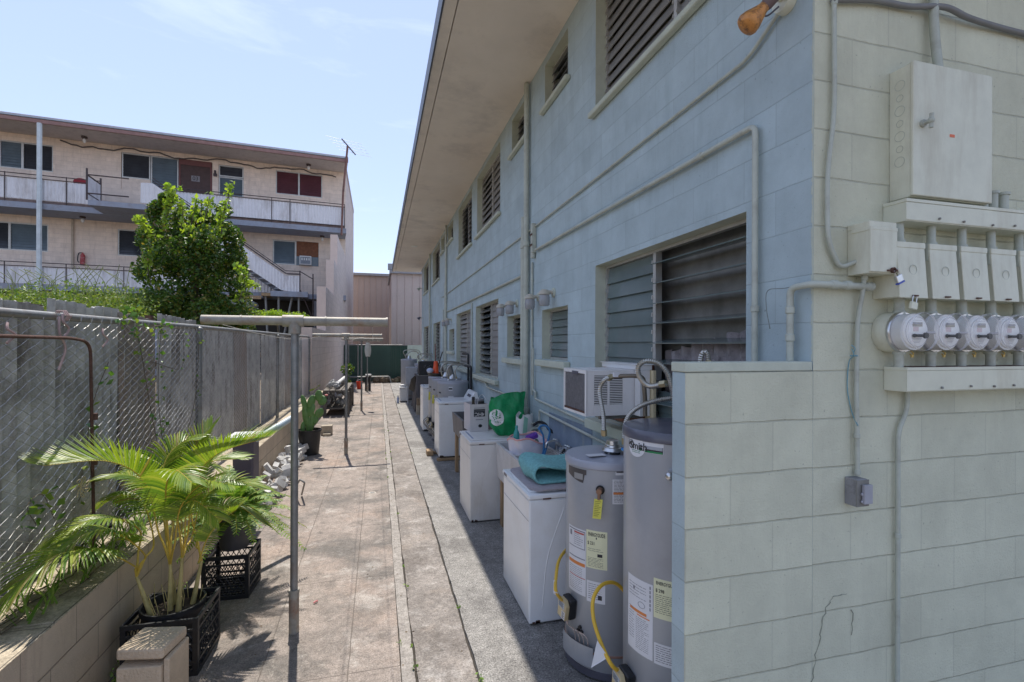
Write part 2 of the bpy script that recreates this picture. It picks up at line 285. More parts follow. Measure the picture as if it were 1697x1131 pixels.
m_soffit = M_('soffit_paint', (.80, .72, .63), .75, var=.05, scale=2, stain=(.47, .42, .38), samt=.5, sscale=1.2)
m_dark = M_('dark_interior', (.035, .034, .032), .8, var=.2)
m_alum = M_('old_aluminium', (.52, .51, .48), .45, .5, var=.12)
m_louv = M_('frosted_louvre_glass', (.13, .17, .17), .14, 0, var=.1, scale=3, spec=.8)
m_louvd = M_('dark_louvre_glass', (.13, .145, .15), .2, 0, var=.15, scale=3, spec=.8)
m_louvb = M_('brown_louvre_slat', (.24, .235, .225), .4, 0, var=.15, scale=4)
m_galv = M_('galvanised_pipe', (.25, .25, .24), .5, .5, var=.2, scale=14, bump=.1, stain=(.22, .16, .12), samt=.6, sscale=7)
m_galvold = M_('weathered_pipe', (.30, .28, .24), .6, .25, var=.2, scale=20, bump=.15, stain=(.26, .13, .07), samt=.8, sscale=8)
m_rust = M_('rusty_steel', (.11, .055, .04), .8, .2, var=.4, scale=30, bump=.3)
m_wire = M_('fence_wire', (.42, .41, .39), .35, .75, var=.2, scale=30)
m_white = M_('white_enamel', (.80, .81, .82), .28, var=.03, scale=2, stain=(.55, .50, .44), samt=.25, sscale=2.2, coat=.2)
m_plastic_w = M_('white_plastic', (.72, .71, .69), .45, var=.05)
m_black = M_('black_plastic', (.014, .015, .018), .45, var=.3, scale=20)
m_greyh = M_('grey_heater_steel', (.37, .385, .41), .32, .1, var=.05, scale=3, stain=(.24, .24, .26), samt=.3, sscale=2, coat=.15)
m_dgrey = M_('dark_grey_plastic', (.10, .10, .13), .4, var=.2)
m_steel = M_('bright_steel', (.62, .62, .62), .28, .95, var=.12, scale=20)
m_yellow = M_('yellow_hose', (.72, .45, .04), .4, var=.06)
m_ink = M_('printed_ink', (.03, .03, .035), .6, var=.1)
m_paper = M_('label_paper', (.68, .68, .70), .45, var=.04)
m_paperY = M_('label_paper_yellow', (.74, .73, .48), .5, var=.06)
m_orangeink = M_('orange_print', (.65, .22, .06), .55, var=.1)
m_block = M_('concrete_block', (.42, .36, .28), .9, var=.16, scale=7, bump=.7, bscale=90, stain=(.28, .24, .19), samt=.5)
m_wood = M_('weathered_wood', (.34, .23, .13), .8, var=.25, scale=12, bump=.3)
m_soil = M_('dark_soil', (.045, .032, .022), .95, var=.4, scale=30, bump=.8)
m_woodbrown = M_('brown_plywood', (.20, .075, .035), .7, var=.3, scale=8)
# =================================================================== GROUND
m_path = CONC('stained_path_concrete', (.32, .27, .235), [((.42, .29, .215), .55, .8, .52), ((.165, .15, .135), .95, 1.3, .46), ((.60, .56, .51), .55, 3.0, .56), ((.085, .08, .075), .6, 5, .57), ((.55, .50, .44), .45, 11, .58)], 1.6, (.495, 1.22, .16, .62), .8, .42, jcol=(.16, .135, .115))
m_curb = CONC('curb_concrete', (.33, .30, .27), [((.25, .22, .20), .5, 4, .52), ((.50, .47, .43), .5, 7, .56)], 2, None, .6, .3)
m_gut = CONC('gutter_concrete', (.28, .25, .225), [((.15, .13, .115), .75, 1.8, .47), ((.52, .49, .46), .5, 4.5, .54), ((.40, .30, .22), .3, 1.5, .55)], 1.6, None, .8, .4)
m_slab = CONC('speckled_slab_concrete', (.29, .275, .255), [((.17, .16, .15), .8, 1.2, .47), ((.54, .525, .50), .45, 3.2, .56), ((.11, .10, .10), .5, 5, .60)], 2.4, (8.0, 2.45, .0, .35), 1.0, .75)
m_earth = CONC('dry_earth', (.16, .12, .08), [((.10, .12, .05), .6, 2, .5)], 1.5, None, 1, .4)
YE = 26.2
struct('ground', MB().quad((-600, -600, -.06), (600, -600, -.06), (600, 900, -.06), (-600, 900, -.06)), m_earth)
struct('path', MB().box((-1.72, -6, -.055), (.133, YE, 0)), m_path)
def jstrip(x0, x1, z, j0, j1, seed):
    r_ = random.Random(seed); mb = MB(); vs = []; fs = []; y = -6.0; n = 0; a = b = 0
    while y < YE:
        a = a*.8+r_.uniform(-j0, j0); b = b*.8+r_.uniform(-j1, j1); vs += [(x0+a, y, z), (x1+b, y, z), (x0+a, y, -.055), (x1+b, y, -.055)]; n += 1; y += .045 if y > 1.5 else .6
    for i in range(n-1): k = i*4; fs += [(k, k+1, k+5, k+4), (k+2, k, k+4, k+6), (k+1, k+3, k+7, k+5)]
    return mb.add(vs, fs)
struct('kerb_strip', jstrip(.138, .213, .006, .0018, .003, 1), m_curb)
struct('gutter', jstrip(.225, .563, -.004, .003, .003, 2), m_gut)
struct('pavement', jstrip(.577, 12, 0, .0035, 0, 3), m_slab)
struct('joint_filler', MB().box((.12, -6, -.056), (.6, YE, -.028)), M_('dark_joint_dirt', (.05, .042, .035), .95, var=.3, scale=30))
struct('yard', MB().box((-40, -6, -.05), (-1.97, 24.5, .55)), m_earth)
# drain cap and small litter on the path
dc = T('cleanout_cover', 'small round cleanout cap set in the sunlit path', 'drain cap', onZ(617, 817, 0)); p = onZ(617, 817, 0)
dc.part('rim', MB().lathe([(.0, .003), (.045, .003), (.045, -.02)], p, 20), M_('cap_cream', (.55, .5, .42), .6)); dc.part('plug', MB().lathe([(.0, .007), (.030, .006), (.033, .001)], p, 20), m_galv)
# fallen leaves and grit: too many to count
lf = MB()
for i in range(420):
    x = random.choice([random.uniform(-1.45, -.7), random.uniform(-1.45, .1), random.uniform(.15, .6), random.uniform(.14, .24)]); y = random.uniform(2.2, 16)
    s = random.uniform(.003, .011); a = random.uniform(0, 6.28); zz = .006 if x < .13 else (.01 if x < .22 else -.004)
    lf.add([(x+s*math.cos(a), y+s*math.sin(a), zz), (x+s*.5*math.cos(a+1.6), y+s*.5*math.sin(a+1.6), zz+s*.6), (x-s*math.cos(a), y-s*math.sin(a), zz+.001), (x+s*.5*math.cos(a-1.6), y+s*.5*math.sin(a-1.6), zz)], [(0, 1, 2, 3)])
tag(mkobj('leaf_litter', lf, LEAF('dry_litter', [(.12, .07, .03), (.25, .17, .09), (.05, .035, .02)], .8, .05)), 'tiny dry leaves and grit scattered over the path', 'leaf litter', kind='stuff')
fl = MB(); p = onZ(523, 998, .01); fl.tube([p+Vector((-.012, -.012, 0)), p+Vector((.0, .0, .004)), p+Vector((.012, .014, 0))], .006, 6)
single('flower_petal', 'small pink petal lying on the path beside the nearest pole', 'petal', fl, M_('pink_petal', (.6, .2, .2), .6))
# =================================================================== MAIN BUILDING
WX = 1.757; EY = 1.655; FARY = 20.9; ZS = 5.08
bld = T('apartment_building', 'blue and sage green concrete block apartment building with louvred windows along the alley', 'building', (WX, EY, 0))
GW = [(2.045, 3.80, 1.33, 2.60), (4.42, 5.19, 1.78, 2.32), (5.85, 6.72, 1.76, 2.33), (7.26, 9.05, 1.40, 2.64), (9.58, 11.40, 1.44, 2.64), (11.75, 12.6, 1.78, 2.32), (14.5, 16.4, 1.40, 2.62), (18.0, 19.9, 1.40, 2.62)]
UW = [(2.05, 3.81, 3.90, 5.0), (4.44, 5.12, 4.52, 5.0), (5.81, 6.50, 4.52, 5.0), (7.17, 8.95, 3.93, 5.0), (9.49, 11.15, 3.93, 5.0), (12.0, 12.9, 4.56, 5.0), (13.58, 14.35, 4.56, 5.0), (14.68, 16.6, 3.93, 5.0), (18.1, 19.9, 3.93, 5.0)]
holes = GW+UW; DR = .105
ys = sorted({EY, FARY}|{h[0] for h in holes}|{h[1] for h in holes}); zs = sorted({0, ZS+.1}|{h[2] for h in holes}|{h[3] for h in holes})
w = MB(); rv = MB()
for i in range(len(ys)-1):
    for j in range(len(zs)-1):
        yc = (ys[i]+ys[i+1])/2; zc = (zs[j]+zs[j+1])/2
        if any(h[0] < yc < h[1] and h[2] < zc < h[3] for h in holes): continue
        w.quad((WX, ys[i+1], zs[j]), (WX, ys[i], zs[j]), (WX, ys[i], zs[j+1]), (WX, ys[i+1], zs[j+1]))
for (a, b, c, d) in holes:
    X2 = WX+.16
    rv = MB(); rv.quad((WX, b, c), (X2, b, c), (X2, b, d), (WX, b, d)); rv.quad((X2, a, c), (WX, a, c), (WX, a, d), (X2, a, d))
    rv.quad((WX, a, d), (WX, b, d), (X2, b, d), (X2, a, d)); rv.quad((WX, b, c), (WX, a, c), (X2, a, c), (X2, b, c)); bld.part('window_reveal', rv, m_reveal)
# far end and back so it is a closed volume
w.quad((WX, FARY, 0), (WX, FARY, ZS+.1), (12, FARY, ZS+.1), (12, FARY, 0)); w.quad((12, EY, 0), (12, FARY, 0), (12, FARY, ZS+.1), (12, EY, ZS+.1))
bld.part('side_wall', w, m_blue)
m_sage.node_tree  # end wall: joints line up with the low wall
ew = MB().quad((WX, EY, 0), (12, EY, 0), (12, EY, ZS+.1), (WX, EY, ZS+.1)); bld.part('end_wall', ew, m_sage)
# ragged band of sage paint wrapping the corner
rg = MB(); z = 1.87
random.seed(3)
while z < 5.05:
    h = random.uniform(.008, .03); rg.box((WX-.0025, EY+.001, z), (WX+.002, EY+random.uniform(.004, .011), z+h)); z += h
bld.part('corner_paint_edge', rg, m_reveal)
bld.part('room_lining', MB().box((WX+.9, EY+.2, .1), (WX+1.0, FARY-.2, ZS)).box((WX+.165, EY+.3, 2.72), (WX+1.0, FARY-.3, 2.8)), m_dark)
bld.part('soffit', MB().box((.70, .4, ZS+.006), (WX, FARY+.9, ZS+.06)), m_soffit)
bld.part('eave_board', MB().box((.575, .4, ZS-.003), (.688, FARY+.9, ZS+.06)), m_soffit)
bld.part('roof', MB().box((.575, .4, ZS+.062), (12.5, FARY+.9, ZS+.2)).box((WX+.003, .4, ZS+.10), (12.4, FARY+.88, ZS+.061)), M_('roof_felt', (.3, .28, .27), .8))
bld.part('drip_edge', MB().box((.555, .38, ZS-.012), (.572, FARY+.93, ZS+.21)), M_('dark_drip_metal', (.07, .08, .10), .45, .3))
fx = MB(); fx.lathe([(0, -.02), (.10, -.02), (.12, 0)], (1.1, 16.0, ZS+.005), 20); bld.part('soffit_lamp', fx, M_('lamp_disc', (.8, .78, .7), .4), smooth=True)
def louvres(mb, y0, y1, z0, z1, x, n, tilt, width=None, th=.006, flip=1):
    width = width or (z1-z0)/n*1.08
    for i in range(n):
        zc = z0+(i+.5)*(z1-z0)/n; t = tilt+random.uniform(-.03, .03); dz = math.cos(t)*width/2; dx = math.sin(t)*width/2   # bottoms swing outwards
        a = (x-dx, zc-dz); b = (x+dx, zc+dz); nx, nz = (b[1]-a[1]), -(b[0]-a[0]); l = math.hypot(nx, nz); nx *= th/l; nz *= th/l
        P = [(a[0], a[1]), (b[0], b[1]), (b[0]+nx, b[1]+nz), (a[0]+nx, a[1]+nz)]
        mb.prism([(q[0], y0, q[1]) for q in P], (0, y1-y0, 0))
def window(idx, a, b, c, d, spec, label=None, sill=True, mull=None):
    """spec: list of (fraction0, fraction1, material, n, tilt); fractions run from the near jamb to the far one"""
    f = MB(); X = WX+DR; t = .022
    f.box((X-.012, a+.001, c+.001), (X+.025, b-.001, c+t)); f.box((X-.012, a+.001, d-t), (X+.025, b-.001, d-.001)); f.box((X-.012, a+.001, c+t), (X+.025, a+t, d-t)); f.box((X-.012, b-t, c+t), (X+.025, b-.001, d-t))
    for m in [s[0] for s in spec[1:]]:
        ym = a+m*(b-a); f.box((X-.018, ym-.018, c+t), (X+.03, ym+.018, d-t))
    fo = bld.part('window', f, m_alum, label=label)
    for (p0, p1, mat, n, tilt) in spec:
        lv = MB(); y0 = a+p0*(b-a)+.022; y1 = a+p1*(b-a)-.022; louvres(lv, y0, y1, c+.03, d-.03, X+.004, n, tilt); bld.part('louvres', lv, mat, parent=fo)
        cl = MB()
        for i in range(n):
            zc = c+.03+(i+.5)*(d-c-.06)/n
            for yy in (y0-.004, y1-.004): cl.cbox((X-.008, yy+.004, zc), (.035, .007, .028), Matrix.Rotation(tilt, 3, 'Y'))
        bld.part('clips', cl, m_alum, parent=fo)
    if sill:
        s_ = MB(); sh_ = .075 if c < 3 else .05; s_.box((WX-(.075 if c < 3 else .055), a-.07, c-sh_), (WX-.001, b+.05, c-.004)); s_.box((WX-.001, a+.002, c-.045), (WX+.158, b-.002, c+.0015)); bld.part('sill', s_, m_reveal, parent=fo, bevel=.012)
    return fo
tall = lambda n, t: [(0, .5, m_louvb, n, R(8)), (.5, 1, m_louvd, n, t)]
window(0, *GW[0][:2], 1.33, 2.60, [(0, .56, m_louv, 9, R(80)), (.56, 1, m_louv, 10, R(9))], 'two-part louvred window, near half open, above the air conditioner', sill=False)
window(1, *GW[1], [(0, 1, m_louv, 6, R(14))])
window(2, *GW[2], [(0, 1, m_louvd, 7, R(58))])
window(3, *GW[3], tall(11, R(48)))
window(4, *GW[4], [(0, .5, m_louvb, 11, R(10)), (.5, 1, m_louvb, 11, R(25))])
window(5, *GW[5], [(0, 1, m_louvd, 6, R(30))])
for k in (6, 7): window(k, *GW[k], tall(11, R(40)))
window(0, *UW[0], [(0, .42, m_louvb, 10, R(12)), (.42, 1, m_louvb, 11, R(16))])
for k in (1, 2): window(k, *UW[k], [(0, 1, m_louvd, 5, R(50))])
window(3, *UW[3], [(0, .5, m_louvb, 9, R(14)), (.5, 1, m_louvb, 9, R(22))]); window(4, *UW[4], [(0, .5, m_louvd, 10, R(55)), (.5, 1, m_louvd, 10, R(42))])
for k in (5, 6): window(k, *UW[k], [(0, 1, m_louvd, 5, R(40))])
for k in (7, 8): window(k, *UW[k], [(0, .5, m_louvd, 10, R(40)), (.5, 1, m_louvd, 10, R(50))])
lv = MB(); louvres(lv, 2.07, 3.00, 1.36, 1.62, WX+DR-.012, 2, R(7)); bld.part('lower_louvres', lv, m_louv)
# curtain behind the open half of the big window
cu = MB(); n = 60
for i in range(n):
    y0 = 2.1+i*.95/n; y1 = 2.1+(i+1)*.95/n; x0 = WX+.20+.02*math.sin(i*.9); x1 = WX+.20+.02*math.sin((i+1)*.9); zt = lambda y: 2.05-.16*(y-2.1)/.95+.012*math.sin(y*40)
    cu.quad((x0, y0, 1.3), (x1, y1, 1.3), (x1, y1, zt(y1)), (x0, y0, zt(y0)))
bld.part('curtain', cu, M_('leafy_curtain', (.42, .38, .40), .9, var=.25, scale=14, stain=(.15, .14, .15), samt=.8, sscale=16))
bd = MB(); bd.box((WX+DR-.035, 3.02, 1.34), (WX+DR-.022, 3.78, 1.80)); bld.part('plywood_infill', bd, m_woodbrown, label='brown plywood filling the window round the air conditioner')
bld.part('room_backing', MB().box((WX+.235, 2.06, 1.3), (WX+.24, 3.78, 2.72)), M_('grey_backing', (.25, .25, .24), .9, var=.3, scale=5), label='grey backing sheet added to lift the dark room behind the big window')  # invented grey sheet, keeps the open half from turning black
bld.part('upper_backing', MB().box((WX+.235, 2.0, 3.85), (WX+.24, 19.9, 5.06)), M_('grey_backing', (.17, .17, .165)))  # one grey backing sheet behind all upper windows
# bare blue-grey unpainted panel on the wall over the sink
sp_ = MB().box((WX-.006, 3.85, .70), (WX, 4.93, 1.225)); bld.part('splash_panel', sp_, M_('bare_blue_panel', (.20, .25, .32), .7, var=.2, scale=5, stain=(.45, .44, .28), samt=.6, sscale=4, streak=.3), label='dull blue unpainted splash panel behind the sink')
# =================================================================== LOW WALL
lw = T('block_wall', 'sage green concrete block screen wall in front of the two nearest water heaters', 'wall', (WX-.4064, EY, 0))
X0 = WX-.61
lw.part('face', MB().box((X0, EY, 0), (WX-.001, EY+.006, 1.829)), m_sage)
lw.part('body', MB().box((X0+.003, EY+.0065, 0), (WX-.004, EY+.095, 1.829)), m_blue)
lw.part('cap', MB().box((X0-.003, EY-.001, 1.831), (WX-.004, EY+.097, 1.869)), m_reveal, bevel=.004)
# =================================================================== LEFT SIDE: block retaining wall, chain link, corrugated sheets
rw = T('retaining_wall', 'low tan concrete block wall carrying the fence beside the path', 'wall', (-1.48, 0, 0))
m_rw = CMU('tan_block_wall', (.60, .49, .37), (.33, .26, .20), 'Y', stain=(.30, .21, .16), samt=.6, joints_dark=1.2, ms=.004, vj=.6, off=(.05, .003), grain=.9)
rw.part('wall', MB().box((-1.86, -3, -.04), (-1.48, 13.9, .60)), m_rw)
m_rt = CONC('wall_top_concrete', (.52, .44, .33), [((.20, .16, .11), .6, 2.2, .48), ((.12, .13, .06), .4, 4, .56)], 1.5, (2, .4064, .0, .05), .8, .3)
tp = MB()
for i in range(34):
    y = 2.0+i*.4064-.8; tp.box((-1.86, y+.004, .598), (-1.478+random.uniform(-.003, .003), y+.4024, .604+random.uniform(0, .004)))
rw.part('top_blocks', tp, m_rt, bevel=.003)
FXX = -1.78
cf = T('chain_link_fence', 'galvanised chain link fence on the low block wall', 'fence', (FXX, 8, .6))
Y0, Y1, ZB, ZT = 1.6, 13.9, .61, 2.085
rail = MB().tube([(FXX, Y0, 2.075), (FXX, 5.66, 2.105), (FXX, 14.0, 2.13)], .024, 10); cf.part('top_rail', rail, m_galv, smooth=True)
for y in (5.66, 9.7, 13.95):
    ps = MB().tube([(FXX+.02, y, .55), (FXX+.02, y, 2.06)], .030 if y < 6 else .026, 12); po = cf.part('post', ps, m_galv, smooth=True)
    cp = MB().ell((FXX+.02, y, 2.08), (.036, .036, .03)); 
    for zz in (.9, 1.55, 1.98): cp.lathe([(.031, -.01), (.035, -.01), (.035, .01), (.031, .01)], (FXX+.02, y, zz), 12)
    cf.part('bands', cp, m_galv, parent=po, smooth=True)
st_ = .056; ms = MB(); rows = int((ZT-ZB)/(st_/2)); k = 0; y = Y0; wr = .0014
def wire(p, q):
    d = (q-p).normalized(); a = Vector((1, 0, 0)); b = d.cross(a).normalized(); v = []
    for pt in (p, q):
        for (sa, sb) in ((1, 0), (-.5, .87), (-.5, -.87)): v.append(pt+a*sa*wr+b*sb*wr)
    ms.add(v, [(0, 1, 4, 3), (1, 2, 5, 4), (2, 0, 3, 5)])
while y < Y1:
    r2 = rows if y < 9 else rows; prev = None
    for j in range(r2+1):
        yy = y+(st_/2+.001 if (j+k) % 2 else -st_/2-.001); xx = FXX+.026+(.003 if j % 2 else -.003)+.012*math.sin(y*1.7+j*.13); pt = Vector((xx, yy, ZB+j*st_/2*1.0))
        if prev is not None: wire(prev, pt)
        prev = pt
    # twisted barbs over the rail
    if y < 8: wire(prev, prev+Vector((.0, .012, .035))); wire(prev, prev+Vector((.0, -.012, .03)))
    y += st_; k += 1
cf.part('wire_mesh', ms, m_wire)
rb = MB().tube(arc([(-1.70, 1.6, 1.975), (-1.71, 3.42, 1.965), (-1.71, 3.60, 1.94), (-1.70, 3.63, .60)], .12, 6), .009, 8); cb2 = MB()
rusty = T('rusty_pipe', 'thin rusty brown pipe bent down in front of the chain link', 'pipe', (-1.7, 3.6, .6)); rusty.part('pipe', rb, m_rust, smooth=True)
for z in (1.48, 1.20): cb2.lathe([(.011, -.02), (.017, -.02), (.017, .02), (.011, .02)], (-1.70, 3.628, z), 10)
rusty.part('coupling', cb2, m_rust)
# cloth strips and cord tied on the fence
random.seed(11)
tw = MB()
for (px, py, dz) in ((98, 525, .30), (104, 521, .14), (12, 535, .10), (170, 545, .12)):
    p = onX(px, py, -1.735); tw.tube(spline([p, p+Vector((.01, -.015, -dz*.3)), p+Vector((.015, .03, -dz*.6)), p+Vector((.01, -.02, -dz))], 5), .006, 6, rs=None)
for q in range(3):
    p = onX(98+q*3, 523, -1.75); tw.tube([p+Vector((.03*math.cos(a/6*6.28), .004*a, .03*math.sin(a/6*6.28))) for a in range(7)], .004, 5)
single('cloth_ties', 'pinkish cloth strips knotted round the near end of the fence rail', 'ties', tw, M_('faded_cloth', (.42, .30, .28), .9, var=.2))
tw2 = MB(); p = onX(133, 808, -1.68)
for q in range(7):
    a = q*.9; tw2.tube(spline([p, p+Vector((.01, .05*math.cos(a), .05*math.sin(a))), p+Vector((.01, .08*math.cos(a+.5), .06*math.sin(a+.4))), p+Vector((0, .02*math.cos(a), .02*math.sin(a)))], 5), .003, 5)
single('rope_knot', 'small tan rope knot tied low on the rusty pipe', 'rope knot', tw2, M_('tan_rope', (.5, .4, .26), .9))
# corrugated sheets
m_corr = M_('old_fibre_cement_sheet', (.42, .405, .375), .9, var=.38, scale=5, bump=.5, bscale=60, stain=(.13, .11, .09), samt=.85, sscale=5, streak=.3)
m_corr2 = M_('old_brown_sheet', (.27, .235, .20), .9, var=.22, scale=5, bump=.5, bscale=60, stain=(.28, .13, .06), samt=.55, sscale=3, streak=.3)
cg = T('corrugated_fence', 'weathered grey corrugated sheet fence with ragged tops behind the chain link', 'fence', (-1.95, 7, .55))
def corr(y0, y1, z0, z1a, z1b, x, lean, mat, pitch=.11, amp=.021):
    mb = MB(); n = max(6, int((y1-y0)/pitch*8)); vs = []; fs = []
    rr = random.Random(int(y0*100))
    for i in range(n+1):
        t = i/n; yb = y0+(y1-y0)*t; xx = x+amp*math.sin((y1-y0)*t/pitch*6.283); zt = z1a+(z1b-z1a)*t+rr.uniform(-.004, .003)-(.05*max(0, t-.93)/.07)-.02*max(0, math.sin(t*7+y0*3))**6
        for j in range(5):
            zz = z0+(zt-z0)*j/4; vs += [(xx, yb+lean*(zz-z0), zz), (xx-.008, yb+lean*(zz-z0), zz)]
    for i in range(n):
        for j in range(4):
            a = (i*5+j)*2; b = ((i+1)*5+j)*2; fs += [(b, a, a+2, b+2), (a+1, b+1, b+3, a+3)]
        a = (i*5+4)*2; b = ((i+1)*5+4)*2; fs.append((a, b, b+1, a+1))
    for i in (0, n):
        for j in range(4): a = (i*5+j)*2; fs.append((a, a+1, a+3, a+2) if i == 0 else (a+1, a, a+2, a+3))
    mb.add(vs, fs); cg.part('sheet', mb, mat, smooth=True)
sc_ = 1.95
sheets = [(1.6, 2.53, 2.17, 2.16, 0, 0), (2.50, 3.63, 2.16, 2.17, 0, 0), (3.60, 4.52, 2.21, 2.20, .03, 0), (4.48, 5.12, 2.18, 2.14, -.03, 1), (5.17, 6.16, 2.21, 2.19, .02, 0), (6.2, 6.95, 2.10, 2.12, 0, 0), (7.0, 7.6, 2.15, 2.13, .03, 0), (7.62, 8.2, 2.10, 2.12, -.03, 1), (8.22, 9.2, 2.14, 2.12, .01, 0), (9.25, 10.3, 2.10, 2.12, .0, 0), (10.35, 11.4, 2.12, 2.10, .02, 0), (11.45, 12.6, 2.10, 2.08, 0, 1), (12.65, 13.9, 2.1, 2.1, 0, 0)]
for i, (a, b, za, zb, ln, mt) in enumerate(sheets): corr(a, b, .56, za, zb, -1.95+(i % 2)*.025, ln, [m_corr, m_corr2][mt])
cg.part('post', MB().box((-2.03, 3.55, .5), (-1.985, 3.66, 2.17)), m_rust); cg.part('post', MB().box((-2.03, 5.14, .5), (-1.985, 5.2, 2.19)), m_rust)
cg.part('rail', MB().box((-2.03, 1.6, 1.7), (-1.99, 13.9, 1.78)), m_wood)
# =================================================================== END WALL ELECTRICS
random.seed(5)
yF = EY-.10
def boxthing(name, label, cat, x0, x1, z0, z1, d, group=None):
    t = T(name, label, cat, ((x0+x1)/2, EY, z0), 0, group); return t
# breaker cabinet
cabX0 = 2.17; cabX1 = 2.632; cz0, cz1 = 2.57, 3.135
cab = boxthing('breaker_cabinet', 'tall pale green steel breaker cabinet with a small orange sticker above the meters', 'cabinet', cabX0, cabX1, cz0, cz1, .1)
cab.part('body', MB().box((cabX0, yF+.012, cz0), (cabX1, EY-.001, cz1)), m_boxp, bevel=.002)
cab.part('door', MB().box((cabX0-.003, yF-.004, cz0+.002), (cabX1+.004, yF+.011, cz1+.004)), m_boxp, bevel=.004)
kn = MB()
for i, zz in enumerate([3.06, 3.005, 2.95, 2.895, 2.84, 2.785, 2.73]):
    r = .021 if i % 2 == 0 else .014
    kn.tube([(cabX0-.0002, EY-.045+r*math.cos(a), zz+r*math.sin(a)) for a in [2*math.pi*j/20 for j in range(21)]], .0011, 5)
cab.part('knockouts', kn, m_pipe)
hd = MB(); p = Vector((cabX0+.045, yF-.004, 2.875)); hd.lathe([(.016, 0), (.016, -.01), (.009, -.012), (.008, -.035)], p, 14, 'Y'); hd.tube([p+Vector((.0, -.035, -.03)), p+Vector((.004, -.035, .03))], .008, 8); hd.ell(p+Vector((0, -.036, 0)), (.014, .012, .014)); cab.part('handle', hd, m_pipe, smooth=True)
cab.part('sticker', MB().box((2.375, yF-.0055, 2.838), (2.403, yF-.0035, 2.850)), M_('orange_sticker', (.75, .16, .06), .5))
# troughs
def trough(name, label, z0, z1, x0, lid=True):
    t = boxthing(name, label, 'wire trough', x0, 4.2, z0, z1, .1)
    t.part('body', MB().box((x0, yF+.002, z0), (4.2, EY-.001, z1-.003)), m_boxp, bevel=.002)
    t.part('cover', MB().box((x0-.002, yF-.002, z0+.004), (4.2, yF+.001, z1-.015)).box((x0-.003, yF-.004, z1-.014), (4.2, EY-.001, z1)), m_boxp, bevel=.0015)
    sc = MB()
    for i in range(7):
        q = Vector((x0+.20+i*.145+random.uniform(-.02, .02), yF-.003, z0+.012+random.uniform(0, .008))); sc.lathe([(.005, 0), (.005, -.006), (0, -.008)], q, 8, 'Y')
    t.part('screws', sc, m_galv); return t
trough('wire_trough', 'long pale green wiring trough under the cabinet and above the disconnect boxes', 2.462, 2.556, 2.134)
tl = trough('wire_trough', 'long rust-edged pale green wiring trough below the round electric meters', 1.742, 1.846, 2.142)
tl.part('rust_line', MB().box((2.16, yF-.003, 1.8465), (4.2, EY-.02, 1.8475)), m_rust)
# main junction box with padlock
jb = boxthing('junction_box', 'pale green junction box with a hasp left of the disconnect boxes', 'junction box', 1.936, 2.078, 2.232, 2.45, .1)
jb.part('body', MB().box((1.937, yF+.003, 2.235), (2.077, EY-.001, 2.425)), m_boxp, bevel=.002)
jb.part('lid', MB().box((1.935, yF-.001, 2.425), (2.080, EY-.001, 2.448)).box((1.9345, yF-.006, 2.240), (2.0785, yF+.002, 2.4245)).box((1.9335, yF-.007, 2.41), (2.0795, EY-.02, 2.4255)), m_boxp, bevel=.002)
jb.part('hasp', MB().cbox((2.045, yF-.010, 2.247), (.05, .008, .006)).lathe([(.012, .0), (.012, -.01), (.007, -.01), (.007, 0)], (2.047, yF-.008, 2.248), 12, 'Y'), m_rust)
def padlock(p, label, rot, col):
    t = T('padlock', label, 'padlock', p); p = Vector(p); Rm = Matrix.Rotation(rot, 4, 'Y'); Mx = Matrix.Translation(p) @ Rm
    t.part('body', MB().box((-.017, -.006, -.034), (.017, .006, -.004), Mx), col, bevel=.002)
    t.part('shackle', MB().tube([Mx @ Vector(q) for q in arc([(-.011, 0, -.006), (-.011, 0, .022), (.011, 0, .022), (.011, 0, -.006)], .01, 4)], .0028, 6), m_steel, smooth=True)
    return t
t = padlock((2.070, yF-.012, 2.232), 'laminated steel padlock with blue base on the junction box hasp', R(-25), m_steel)
t.part('base', MB().box((-.018, -.007, -.040), (.018, .007, -.034), Matrix.Translation(Vector((2.070, yF-.012, 2.232))) @ Matrix.Rotation(R(-25), 4, 'Y')), M_('lock_blue', (.06, .10, .45), .4))
padlock((2.145, EY-.125, 2.122), 'pale padlock hanging open under the first disconnect box', R(12), m_boxp)
